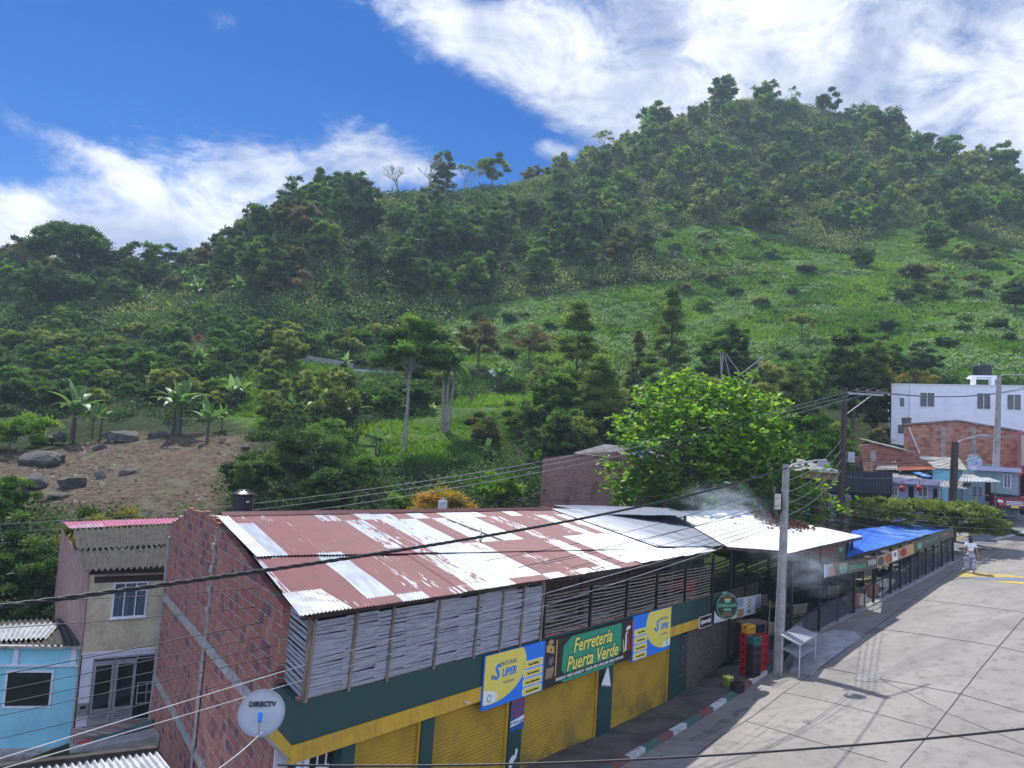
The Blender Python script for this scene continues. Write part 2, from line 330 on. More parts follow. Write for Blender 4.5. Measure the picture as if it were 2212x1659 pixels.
M['brick_old'] = brickmat('weathered_brick', .26, .085, .014, [(0, (.36, .2, .17)), (.6, (.42, .25, .21)), (1, (.28, .14, .12))], (.3, .22, .2), bump=.9, grime=.5)
M['brick_tan'] = brickmat('tan_facing_brick', .22, .07, .01, [(0, (.34, .2, .13)), (.6, (.42, .27, .18)), (1, (.28, .15, .1))], (.3, .24, .2), grime=.2)
M['tiles'] = brickmat('mosaic_tiles', .14, .14, .008, [(0, (.3, .22, .2)), (.4, (.46, .4, .36)), (.7, (.24, .16, .15)), (1, (.38, .3, .27))], (.3, .27, .25), grime=.2)
def roofpaint(name, paint, metal_c, amount, rust=.25, panel=.8, rows=3.2, bleach=0.0, skew=0.0):
    m, N, b = newmat(name); s0 = N.n('ShaderNodeSeparateXYZ', ins={0: coords(N)})
    tc = N.n('ShaderNodeCombineXYZ', ins={0: N.m('ADD', s0.outputs[0], N.m('MULTIPLY', s0.outputs[1], -skew)), 1: s0.outputs[1], 2: 0.0}).outputs[0]; sp = N.n('ShaderNodeSeparateXYZ', ins={0: tc})
    pu = N.m('FLOOR', N.m('DIVIDE', sp.outputs[0], panel)); pv = N.m('FLOOR', N.m('DIVIDE', sp.outputs[1], rows))
    wn = N.n('ShaderNodeTexWhiteNoise', noise_dimensions='2D', ins={'Vector': N.n('ShaderNodeCombineXYZ', ins={0: pu, 1: pv}).outputs[0]}).outputs[0]
    st = N.map(tc, scale=(3.0, .42, 1)); n1 = N.noise(st, 2.2, 6, .62, .3); n2 = N.noise(N.map(tc, scale=(9, 1.6, 1)), 1.6, 4, .6)
    fade = N.m('MULTIPLY', N.mr(sp.outputs[0], 6, 20, 0, 1, False), bleach); lowr = N.mr(sp.outputs[1], 3.2, 2.6, 0, 1)
    d = N.m('ADD', N.m('ADD', N.m('MULTIPLY', N.m('SUBTRACT', n1, .5), 1.8), N.m('MULTIPLY', N.m('SUBTRACT', n2, .5), .8)), N.m('MULTIPLY', N.m('SUBTRACT', wn, .5), 1.7))
    d = N.m('SUBTRACT', N.m('ADD', d, amount-.5), N.m('MULTIPLY', fade, N.m('ADD', .25, lowr)))
    d = N.m('ADD', d, N.m('MULTIPLY', N.m('SINE', N.m('MULTIPLY', sp.outputs[0], 68.3)), .13))
    mk = N.mr(d, -.03, .06); edge = N.m('MULTIPLY', N.mr(d, -.34, -.02), N.m('SUBTRACT', 1.0, mk))
    mt = N.mix(N.mr(N.noise(N.map(tc, scale=(3, .6, 1)), 2.0, 5, .6), .35, .7), metal_c, tuple(q*.68 for q in metal_c))
    spots = N.mr(N.noise(N.map(tc, scale=(9, 2.2, 1)), 3.5, 4, .65), .56, .64)
    mt = N.mix(N.m('MULTIPLY', N.m('MULTIPLY', edge, spots), min(1.0, rust*3)), mt, (.30, .085, .03))
    pc = N.mix(N.mr(N.noise(tc, 1.4, 5, .6), .35, .68), paint, tuple(q*.7 for q in paint))
    pc = N.mix(N.mr(wn, .3, .9, 0, .4), pc, tuple(q*.7 for q in paint))
    N.set(b.inputs['Base Color'], N.mix(mk, mt, pc)); N.set(b.inputs['Metallic'], N.mr(mk, 0, 1, .25 if metal_c[0] < .6 else 0.0, .0)); N.set(b.inputs['Roughness'], N.mr(mk, 0, 1, .42, .6))
    return m
M['roof_red'] = roofpaint('peeling_red_roof', (.165, .020, .028), (.38, .42, .47), .60, .36, bleach=.8, skew=.394)
M['roof_zinc'] = roofpaint('zinc_roof', (.20, .23, .28), (.23, .26, .32), .35, .04)
M['roof_white'] = roofpaint('pale_zinc_roof', (.74, .76, .78), (.86, .88, .90), .3, .03)
M['roof_blue'] = roofpaint('blue_roof', (.06, .24, .80), (.25, .42, .75), 1.25, .0)
M['roof_pink'] = roofpaint('pink_roof', (.42, .10, .20), (.5, .3, .36), .8, .02)
M['roof_cement'] = plain('mossy_fibre_cement', (.065, .06, .052), .95, c2=(.024, .022, .018), scale=3.2, bump=.5)
M['roof_old'] = plain('weathered_sheet', (.34, .33, .32), .7, c2=(.13, .12, .11), scale=2.5, metal=.15)
M['roof_bright'] = plain('bare_sheet', (.46, .48, .51), .5, c2=(.26, .27, .28), scale=2.5, metal=.3)
M['green'] = plain('dark_green_paint', (.010, .062, .057), .62, c2=(.030, .060, .056), scale=1.1, bump=.3, stretch=(1.6, 1, .5))
M['yellow'] = plain('yellow_wall_paint', (.66, .40, .025), .7, c2=(.45, .28, .04), scale=1.6, bump=.3, stretch=(1.4, 1, .5))
def shutter():
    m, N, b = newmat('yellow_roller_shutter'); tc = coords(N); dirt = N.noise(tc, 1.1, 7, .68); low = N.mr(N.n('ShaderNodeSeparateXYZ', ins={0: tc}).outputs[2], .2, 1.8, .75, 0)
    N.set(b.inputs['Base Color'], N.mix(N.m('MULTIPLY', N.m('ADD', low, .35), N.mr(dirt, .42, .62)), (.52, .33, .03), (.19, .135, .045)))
    b.inputs['Roughness'].default_value = .5; b.inputs['Metallic'].default_value = .1; return m
M['shutter'] = shutter()
M['bamboo'] = plain('grey_split_bamboo', (.40, .40, .46), .85, c2=(.22, .22, .25), scale=5, stretch=(.5, .5, 5), bump=.4)
M['cane'] = plain('bamboo_cane', (.34, .29, .22), .7, c2=(.17, .145, .11), scale=4, stretch=(1, 1, 3))
M['cane_dark'] = plain('dark_cane', (.20, .165, .135), .75, c2=(.09, .075, .062), scale=4, stretch=(1, 1, 3))
M['timber'] = plain('weathered_timber', (.26, .21, .16), .85, c2=(.13, .10, .08), scale=5, stretch=(1, 1, .3))
M['timber_dark'] = plain('dark_timber', (.06, .042, .035), .7, scale=5)
M['black'] = plain('black_paint', (.014, .016, .022), .5)
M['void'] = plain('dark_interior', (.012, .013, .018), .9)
M['concrete'] = plain('concrete', (.36, .35, .34), .9, c2=(.22, .215, .21), scale=2.5, bump=.35)
M['mortar'] = plain('grey_mortar', (.42, .40, .38), .9, c2=(.22, .2, .19), scale=3.5, bump=.5)
M['white'] = plain('white_paint', (.82, .85, .92), .65, c2=(.72, .75, .84), scale=1.2)
M['white_plastic'] = plain('white_plastic', (.75, .76, .78), .4, var=.06)
M['grey_metal'] = plain('grey_metal', (.42, .43, .46), .45, metal=.35)
M['steel'] = plain('brushed_steel', (.60, .62, .66), .34, metal=.45, var=.12)
M['glass'] = plain('dark_glass', (.018, .024, .032), .06, var=.3, spec=.9)
M['curtain'] = plain('blue_grey_curtain', (.10, .14, .20), .8, c2=(.03, .05, .09), scale=3, stretch=(9, 9, .25))
M['cream'] = plain('cream_render', (.66, .59, .44), .85, c2=(.42, .35, .24), scale=.9, bump=.2)
M['lilacwhite'] = plain('lilac_white_render', (.78, .78, .90), .8, c2=(.6, .6, .7), scale=1.6, bump=.2)
M['cyan'] = plain('sky_blue_render', (.29, .66, .80), .8, c2=(.22, .55, .70), scale=1.2, bump=.2)
M['tank'] = plain('black_tank_plastic', (.018, .020, .030), .38, var=.2)
M['red_crate'] = plain('red_crate', (.42, .018, .035), .45); M['green_crate'] = plain('green_crate', (.012, .12, .10), .45)
M['brown_crate'] = plain('brown_crate', (.035, .024, .024), .5); M['yellow_crate'] = plain('yellow_crate', (.60, .33, .02), .45); M['lime'] = plain('lime_box', (.22, .30, .03), .5)
M['bark'] = plain('bark', (.13, .105, .085), .95, c2=(.05, .042, .035), scale=6, stretch=(1, 1, .3), bump=.6)
M['bark_pale'] = plain('pale_bark', (.36, .34, .31), .9, c2=(.16, .15, .14), scale=5, bump=.4)
M['rock'] = plain('rock', (.10, .092, .088), .95, c2=(.035, .034, .033), scale=1.6, bump=.9, bscale=6)
M['cable'] = plain('cable_black', (.016, .017, .022), .5); M['cable_grey'] = plain('cable_grey', (.16, .17, .18), .5); M['cable_white'] = plain('cable_white', (.6, .6, .6), .5)
def flat(name, c, rough=.5): M[name] = plain(name, c, rough, var=.04, scale=1.5); return M[name]
for nm, c in dict(s_blue=(.010, .20, .78), s_yellow=(.80, .68, .12), s_white=(.80, .82, .82), s_navy=(.015, .10, .33), s_black=(.015, .013, .013), s_green=(.015, .31, .17), s_lime=(.84, .80, .16), s_gold=(.55, .36, .10), s_red=(.38, .03, .03),
                  s_brown=(.10, .085, .075), s_mint=(.12, .42, .26), s_cream=(.55, .5, .40), s_skin=(.42, .24, .15), s_grey=(.25, .25, .27), s_lav=(.40, .42, .62), s_tan=(.45, .28, .17), s_dgreen=(.01, .08, .05), s_rust=(.38, .10, .04)).items(): flat(nm, c)
# leaf materials: the tone attribute is each leaf's own colour
L = {}
L['dark'] = leafmat('leaves_dark', [(0, (.022, .050, .022)), (.5, (.06, .12, .040)), (.8, (.12, .20, .06)), (1, (.18, .27, .085))])
L['mid'] = leafmat('leaves_green', [(0, (.035, .085, .022)), (.5, (.10, .20, .042)), (1, (.23, .37, .075))])
L['olive'] = leafmat('leaves_olive', [(0, (.06, .085, .025)), (.5, (.17, .22, .06)), (.8, (.28, .33, .10)), (1, (.37, .38, .14))])
L['scrub'] = leafmat('leaves_scrub', [(0, (.025, .055, .025)), (.3, (.075, .12, .045)), (.5, (.14, .19, .075)), (.72, (.24, .29, .12)), (.86, (.30, .29, .16)), (.95, (.22, .36, .08)), (1, (.34, .50, .12))])
L['frost'] = leafmat('fern_fronds', [(0, (.07, .14, .06)), (.5, (.17, .28, .14)), (1, (.30, .40, .26))])
L['grass'] = leafmat('grass_blades', [(0, (.05, .13, .022)), (.5, (.14, .27, .035)), (1, (.26, .40, .055))], trans=.45)
L['lime'] = leafmat('leaves_lime', [(0, (.045, .11, .022)), (.45, (.10, .22, .03)), (.8, (.21, .35, .05)), (1, (.32, .45, .06))], trans=.45)
L['almond'] = leafmat('almond_leaves', [(0, (.06, .15, .025)), (.4, (.14, .29, .04)), (.8, (.32, .48, .06)), (.965, (.48, .62, .10)), (.985, (.45, .07, .03)), (1, (.5, .08, .03))], rough=.5, trans=.5, spec=.25)
L['orange'] = leafmat('leaves_flowering', [(0, (.10, .17, .03)), (.35, (.25, .26, .04)), (.6, (.50, .32, .05)), (1, (.62, .28, .06))])
L['banana'] = leafmat('banana_leaves', [(0, (.06, .14, .045)), (.5, (.14, .27, .09)), (1, (.30, .42, .22))], rough=.45, trans=.35, spec=.3)
L['twig'] = leafmat('bare_twigs', [(0, (.14, .115, .095)), (1, (.30, .27, .23))], trans=0)
L['dry'] = leafmat('dry_leaves', [(0, (.05, .018, .014)), (.5, (.10, .035, .025)), (1, (.18, .09, .05))], trans=.1)
L['brownish'] = leafmat('leaves_brown_green', [(0, (.05, .065, .03)), (.5, (.12, .12, .055)), (1, (.26, .20, .10))])
# ------------------------------------------------------------------ shared shape builders
def corr(mb, A, B, C, D, pitch=.092, amp=.019, seg=6, nv=3, sag=0.0, thick=True):
    """corrugated sheet: A-B is one eave, D-C the other (same order); waves run from A-B to D-C"""
    A, B, C, D = map(Vector, (A, B, C, D)); n = max(2, int(max((B-A).length, (C-D).length)/pitch*seg)); up = (B-A).cross(D-A).normalized()
    if up.z < 0: up = -up
    vs = []; r_ = random.Random(int(A.x*10+B.y*7)); kk = [r_.uniform(-.012, .012) for _ in range(int(n/seg/10)+3)]
    for j in range(nv+1):
        v = j/nv
        for i in range(n+1):
            u = i/n; p = (A*(1-u)+B*u)*(1-v)+(D*(1-u)+C*u)*v
            vs.append(p+up*(amp*math.sin(2*math.pi*i/seg)+kk[int(i/seg/10)]-sag*4*v*(1-v)))
    w = n+1
    mb.add(vs, [(j*w+i, j*w+i+1, (j+1)*w+i+1, (j+1)*w+i) for j in range(nv) for i in range(n)], True); return mb
class Fac:
    """a facade plane through two ground points; traces grid points into (x, z) on it"""
    def __init__(s, P, Q):
        s.P = Vector(P); s.u = Vector((Q[0]-P[0], Q[1]-P[1], 0)); s.len = s.u.length; s.u.normalize(); s.rz = math.atan2(s.u.y, s.u.x)
    def __call__(s, vx, vy):
        w = on_wall(vx, vy, s.P, s.u); return ((w-s.P).dot(s.u), w.z-s.P.z)
    def rect(s, x0, y0, x1, y1):
        a = s(x0, y0); b = s(x1, y0); c = s(x0, y1); d = s(x1, y1); return (min(a[0], c[0])+max(a[0], c[0]))/2, (c[1]+d[1])/2, (b[0]+d[0])/2, (a[1]+b[1])/2
def text(body, size, mat, parent, loc, name='lettering', shear=0.0, bold=0.0, align='CENTER', ext=.003, rot=(math.pi/2, 0, 0), squeeze=1.0, space=1.0):
    cu = bpy.data.curves.new(name, 'FONT'); cu.body = body; cu.size = size; cu.align_x = align; cu.shear = shear; cu.offset = bold; cu.extrude = ext; cu.resolution_u = 2; cu.space_character = space
    t = bpy.data.objects.new(name, cu); me = bpy.data.meshes.new_from_object(t); bpy.data.objects.remove(t)
    if squeeze != 1: me.transform(Matrix.Diagonal((squeeze, 1, 1, 1)))
    me.materials.clear(); me.materials.append(mat)
    o = bpy.data.objects.new(name, me); COL.objects.link(o); o.parent = parent; o.location = loc; o.rotation_euler = rot; return o
def ell(cx, cz, rx, rz, n=36, a0=0, a1=2*math.pi): return [(cx+rx*math.cos(a0+(a1-a0)*i/n), cz+rz*math.sin(a0+(a1-a0)*i/n)) for i in range(n)]
def clip(pts, x0, z0, x1, z1): return [(min(max(x, x0), x1), min(max(z, z0), z1)) for x, z in pts]
def window(parent, x0, z0, x1, z1, y=0.0, frame='white', panes=2, bars=0, glass='glass', fr=.05, name='window', sill=False, out=-1):
    """frame standing 3 cm proud of the wall plane y, glass set just inside it"""
    f = MB(); t = .03*out
    f.box(x0, y, z0, x1, y+t, z0+fr); f.box(x0, y, z1-fr, x1, y+t, z1); f.box(x0, y, z0+fr, x0+fr, y+t, z1-fr); f.box(x1-fr, y, z0+fr, x1, y+t, z1-fr)
    for i in range(1, panes): xx = x0+(x1-x0)*i/panes; f.box(xx-fr*.35, y, z0+fr, xx+fr*.35, y+t*.8, z1-fr)
    w = f.build(name, M[frame], parent)
    g = MB(); g.box(x0+fr*.5, y+t*.15, z0+fr*.5, x1-fr*.5, y+t*.45, z1-fr*.5); g.build('glass', M[glass], w)
    if bars:
        b = MB()
        for i in range(1, bars): xx = x0+(x1-x0)*i/bars; b.box(xx-.012, y+t*1.2, z0, xx+.012, y+t*1.9, z1)
        for q in (.33, .66): zz = z0+(z1-z0)*q; b.box(x0, y+t*1.95, zz-.01, x1, y+t*2.4, zz+.01)
        b.build('grille', M['grey_metal'], w)
    if sill: s_ = MB(); s_.box(x0-.05, y, z0-.06, x1+.05, y+t*3, z0-.002); s_.build('sill', M[frame], w)
    return w
# ------------------------------------------------------------------ hardware store
HP, HU = Vector((-3.7, 14.7, 0)), (.594, .804)
HRZ = math.atan2(HU[1], HU[0]); HT = .0163
HM = Matrix.Translation(HP) @ Euler((0, HT, HRZ), 'XYZ').to_matrix().to_4x4(); HI = HM.inverted()
def hw(x, y, z): return HM @ Vector((x, y, z))
def hplane(vx, vy, p, n):
    """grid point -> store-local point on the local plane through p with normal n"""
    a = HI @ EYE; d = HI.to_3x3() @ ray(vx, vy); n = Vector(n); return a + d*((Vector(p)-a).dot(n)/d.dot(n))
def hf(vx, vy, y=0.0): q = hplane(vx, vy, (0, y, 0), (0, 1, 0)); return q.x, q.z
RS = .98/7.91; EZ = 5.80
def hr(vx, vy, dz=0.0): return hplane(vx, vy, (0, -.55, EZ+dz), (0, -RS, 1))
store = thing('hardware_store', 'two storey store with clay block side wall, rusty red roof and green and yellow front', 'building', HP, HRZ, tilt=(0, HT))
# gable wall, in a frame of its own whose x runs along it
GA = math.atan2(14.24, 5.56)
def gl(t, y=0.0): return (t*math.cos(GA), t*math.sin(GA))
w = MB(); w.prism([(1.3, -4), (1.3, 5.62), (7.9, 6.60), (9.2, 6.72), (9.2, 6.55), (10.2, 6.52), (10.2, 6.72), (11.8, 6.62), (12.6, 6.55), (13.2, 6.30), (14.4, 6.05), (15.3, 5.82), (15.3, -4)], 'y', 0, -.16)
wall = w.build('side_wall', M['block'], store); wall.rotation_euler = (0, 0, GA)
w = MB()
for z0, z1, t1 in ((3.22, 3.5, 15.3), (.45, .7, 15.3)): w.box(1.3, .0, z0, t1, .03, z1)
w.box(7.75, .031, -4, 8.0, .06, 3.3); w.box(7.8, .0, 3.5, 7.94, .05, 6.5); w.box(15.05, .0, -4, 15.3, .055, 5.4)
for z in (4.2, 4.75, 5.3, 5.9): w.box(7.72, .05, z, 8.02, .09, z+.16)
c = w.build('concrete_frame', M['mortar'], store); c.rotation_euler = (0, 0, GA)
w = MB()
rr = random.Random(3)
for i in range(14): t = 8.2+i*.5; z = np.interp(t, [8, 9.5, 12, 15.3], [6.66, 6.68, 6.58, 5.82]); w.box(t, -.15, z-.3, t+rr.uniform(.26, .36), -.01, z+rr.uniform(-.06, .14))
c = w.build('broken_top_course', M['block'], store); c.rotation_euler = (0, 0, GA)
# other walls, floors and canopy
w = MB(); w.box(.6, 1.45, -3.5, 24.0, 1.6, 2.9); w.box(3.2, 6.9, 4.02, 20.2, 7.05, 6.6); w.box(20.05, 1.62, 0, 20.2, 9, 5.4); w.box(13.2, 3.6, 4.03, 20.0, 3.72, 5.6)
w.build('inner_wall', M['brick_old'], store)
w = MB(); w.prism([(.3, .15), (20.2, .15), (20.2, 13.8), (5.7, 13.8)], 'z', 3.88, 4.0); w.build('floor_slab', M['concrete'], store)
w = MB(); w.prism([(0, 0), (20.2, 0), (20.2, .14), (.2, .14), (.64, 1.32), (.5, 1.32)], 'z', 3.37, 4.13); w.build('green_fascia', M['green'], store)
w = MB(); w.prism([(-.02, -.02), (20.22, -.02), (20.22, .16), (.22, .16), (.64, 1.33), (.48, 1.33)], 'z', 3.03, 3.368); w.box(.55, .162, 3.04, 20.2, 1.4, 3.12); w.build('yellow_fascia', M['yellow'], store)
w = MB(); rr = random.Random(5)
x = .1
while x < 20.0:
    l = rr.uniform(.2, .32); w.box(x, .02, 4.131, x+l, .15, 4.131+rr.uniform(.03, .07)); x += l+.015
w.build('brick_course', M['brick_old'], store)
# pillars and shutters
px = [hf(v, y, .2)[0] for v, y in ((734, 1600), (762, 1600), (903, 1590), (930, 1590), (1096, 1520), (1124, 1520), (1290, 1450), (1319, 1450), (1442, 1420), (1460, 1420))]
pil = [(px[0], px[1]), (px[2], px[3]), (px[4], px[5]), (px[6], px[7]), (px[8], px[9]+.15)]
for a, b in pil: w = MB(); w.box(a, .1, -1, b, .5, 3.028); w.build('pillar', M['green'], store)
for k, (a, b) in enumerate(((pil[0][1], pil[1][0]), (pil[1][1], pil[2][0]), (pil[2][1], pil[3][0]), (pil[3][1], pil[4][0]))):
    w = MB(); z = .32; pts = []; n = int((3.02-z)/.085)
    for i in range(n):
        zz = z+i*.085; w.prism([(.235, zz), (.205, zz+.03), (.205, zz+.058), (.235, zz+.085), (.25, zz+.085), (.25, zz)], 'x', a+.002, b-.002)
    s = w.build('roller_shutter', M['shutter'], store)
    q = MB(); q.box(a+.003, .14, .3, a+.05, .2, 3.02); q.build('guide_rail', M['yellow'], s); q = MB(); q.box(b-.05, .14, .3, b-.003, .2, 3.02); q.build('guide_rail', M['yellow'], s)
w = MB(); w.box(.0+.66, .5, -1, 1.25, .62, 3.02); w.build('white_side_wall', M['white'], store)
g = MB(); g.box(.7, .40, 1.0, px[0]-.05, .44, 2.96); q = g.build('white_gate', M['white'], store)
g = MB(); [g.box(.8+i*.22, .37, 2.62, .95+i*.22, .39, 2.86) for i in range(5)]; g.build('gate_vents', M['void'], q)
g = MB(); g.box(.56, 1.15, -1, .9, 1.40, 3.0); g.build('white_column', M['white'], store)
# green wall with louvred window beyond the last shutter
a = pil[4][1]; e = hf(1496, 1400, .2)[0]
w = MB(); w.box(a+.003, .12, -1, a+1.25, .4, 1.35); w.build('green_base_wall', M['green'], store)
w = MB()
for i in range(18): w.prism([(.16, 1.38+i*.085), (.10, 1.42+i*.085), (.11, 1.43+i*.085), (.17, 1.39+i*.085)], 'x', a+.04, a+.75)
w.build('louvre_window', M['grey_metal'], store)
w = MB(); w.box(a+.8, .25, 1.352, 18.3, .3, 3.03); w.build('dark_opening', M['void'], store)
# bamboo screen
w = MB(); rr = random.Random(11)
for pan in range(9):
    x0 = .18+pan*.88; x1 = x0+.9
    z = 4.16
    while z < 5.55:
        h = rr.uniform(.045, .085); t = rr.uniform(-.02, .02); y = -.01+rr.uniform(-.012, .012); br = rr.uniform(.3, .7)*.88+x0
        w.hexa([(x0, y, z), (x1, y+rr.uniform(-.01, .01), z+t), (x1, y+.012, z+t), (x0, y+.012, z), (x0, y, z+h), (x1, y, z+h+t), (x1, y+.012, z+h+t), (x0, y+.012, z+h)]); z += h+rr.choice([.003, .004, .006, .012])
w.build('bamboo_screen', M['bamboo'], store)
w = MB(); z = 4.16
while z < 5.6:
    h = rr.uniform(.05, .09); w.hexa([(.16, .04, z), (.66, 1.28, z+.03), (.67, 1.28, z+.03), (.175, .04, z), (.16, .04, z+h), (.66, 1.28, z+h+.03), (.67, 1.28, z+h+.03), (.175, .04, z+h)]); z += h+rr.choice([.02, .03, .045])
w.build('side_bamboo_screen', M['bamboo'], store)
for i, v in enumerate((668, 758, 838, 937, 1022, 1076, 1120, 1163)):
    x = hf(v, 1400)[0]; w = MB(); w.hexa([(x-.035, -.05, 4.0+.1), (x+.035, -.05, 4.1), (x+.035, -.025, 4.1), (x-.035, -.025, 4.1), (x+.03, -.05, 5.62), (x+.1, -.05, 5.62), (x+.1, -.025, 5.62), (x+.03, -.025, 5.62)]); w.build('batten', M['timber'], store)
w = MB(); w.box(8.05, -.03, 4.05, 8.14, .06, 5.7); w.build('corner_post', M['timber'], store); w = MB(); w.box(.14, -.02, 4.1, .2, .04, 5.65); w.build('corner_post', M['timber'], store)
w = MB(); w.box(.05, .05, 5.60, 20.1, .16, 5.70); w.build('eave_beam', M['timber_dark'], store)
# cane railing
posts = [hf(v, 1280)[0] for v in (1178, 1277, 1354, 1418, 1479, 1537)]
for i, x in enumerate(posts): w = MB(); w.box(x-.035, -.045, 4.14, x+.035, .03, 5.36 if i < 5 else 5.6); w.build('rail_post', M['black'], store)
w = MB(); w.box(posts[0], -.03, 5.36, posts[-1], .02, 5.41); w.build('top_rail', M['black'], store)
for k in range(5):
    w = MB()
    for i in range(11): z = 4.22+i*.105+rr.uniform(-.015, .015); w.tube([(posts[k]-.05, .05, z+rr.uniform(-.02, .02)), ((posts[k]+posts[k+1])/2, .05, z-.015), (posts[k+1]+.05, .05, z+rr.uniform(-.02, .02))], .022, 6)
    w.build('cane_railing', M['cane'], store)
for x in (8.6, 12.0, 15.2, 18.3): w = MB(); w.box(x-.08, 1.0, 4.0, x+.08, 1.15, 5.85); w.build('roof_post', M['timber_dark'], store)
w = MB(); w.hexa([(8.7, 2.2, 4.02), (11.0, 2.2, 4.02), (11.3, 2.9, 4.05), (8.9, 2.9, 4.05), (8.8, 2.5, 5.15), (11.0, 2.5, 5.0), (11.1, 2.54, 5.0), (8.9, 2.54, 5.15)]); w.box(11.8, .8, 4.02, 13.4, 1.9, 4.1); w.hexa([(9.2, .7, 4.3), (10.6, .8, 4.35), (10.9, 1.7, 4.5), (9.3, 1.6, 4.45), (9.2, .7, 4.33), (10.6, .8, 4.38), (10.9, 1.7, 4.53), (9.3, 1.6, 4.48)])
w.build('stacked_white_sheets', M['white_plastic'], store)
# roof
def tier(pts, mat, name, nv=4, amp=.012):
    w = MB(); corr(w, *pts, nv=nv, amp=amp); return w.build(name, mat, store)
zr = lambda y, d=0.0: EZ+RS*(y+.55)+d
def rp(x, y, d=0.0): return (x+.394*(y+.55), y, zr(y, d))
XR = hr(1212, 1110); xr = XR.x-.394*(XR.y+.55); XZ = hr(1436, 1104); xz = XZ.x-.394*(XZ.y+.55)
xc = hr(1475, 1200); xc = xc.x-.394*(xc.y+.55)
YL = hr(700, 1204).y; YR = hr(1340, 1187).y; _q = hr(1340, 1187); _q = _q.x-.394*(_q.y+.55)
yseam = lambda x: YL+(YR-YL)*(x-2.5)/(_q-2.5)
print('seam', YL, YR, _q)
tier([rp(-.2, yseam(-.2)-.08, .045), rp(xr, yseam(xr)-.08, .045), rp(xr, 7.36, .045), rp(-.2, 7.36, .045)], M['roof_red'], 'upper_roof_sheets')
tier([rp(-.45, -.45), rp(13.3, -.35), rp(13.3, yseam(13.3)+.1), rp(-.3, yseam(-.3)+.1)], M['roof_red'], 'lower_roof_sheets')
tier([rp(13.2, -.25, .02), rp(20.1, -.1, .02), rp(19.9, yseam(19.9)+.1, .02), rp(13.2, yseam(13.2)+.1, .02)], M['roof_red'], 'lower_roof_sheets')
tier([rp(-.5, -.45, .03), rp(.75, -.45, .03), rp(.5, .8, .03), rp(-.45, .8, .03)], M['roof_bright'], 'edge_flashing', 2, .012)
tier([rp(-.3, 3.2, .065), rp(.1, 3.2, .065), rp(.0, 7.3, .065), rp(-.35, 7.3, .065)], M['roof_bright'], 'edge_flashing', 2, .006)
_b = hr(1571, 1179, .08); _c = hr(1440, 1104, .08); _a = rp(xr-.1, yseam(xr), .08); _d = rp(xr-.1, 7.36, .08)
tier([_a, _b, _c, _d], M['roof_zinc'], 'zinc_roof_sheets')
w = MB(); corr(w, (3.0, 7.36, 6.80), (3.0+xr, 7.36, 6.80), (5.4+xr, 13.6, 6.0), (5.6, 13.6, 5.9), nv=2); w.build('rear_roof_sheets', M['roof_red'], store)
w = MB(); w.prism([(7.2, 6.83), (7.36, 6.9), (7.52, 6.83), (7.36, 6.93)], 'x', 2.9, 3+xr); w.build('ridge_cap', plain('ridge_red', (.12, .03, .035), .6), store)
# planks lying on the roof
pl = thing('timber_planks', 'two pale timber laths nailed in a cross lying on the rusty red roof', 'planks', hw(*hr(1040, 1160)), 0)
def seg_on_roof(name, a, b, wd, lift):
    A = hw(*(hr(*a)+Vector((0, 0, lift)))); B = hw(*(hr(*b)+Vector((0, 0, lift)))); d = (B-A).normalized(); s_ = d.cross(Vector((0, 0, 1))).normalized()*wd
    q = MB(); u = Vector((0, 0, .03)); o = pl.location
    q.hexa([A-s_-o, A+s_-o, B+s_-o, B-s_-o, A-s_+u-o, A+s_+u-o, B+s_+u-o, B-s_+u-o]); return q.build(name, M['cane'], pl)
seg_on_roof('lath', (965, 1125), (1085, 1172), .03, .06); seg_on_roof('lath', (1038, 1148), (1036, 1175), .03, .10)
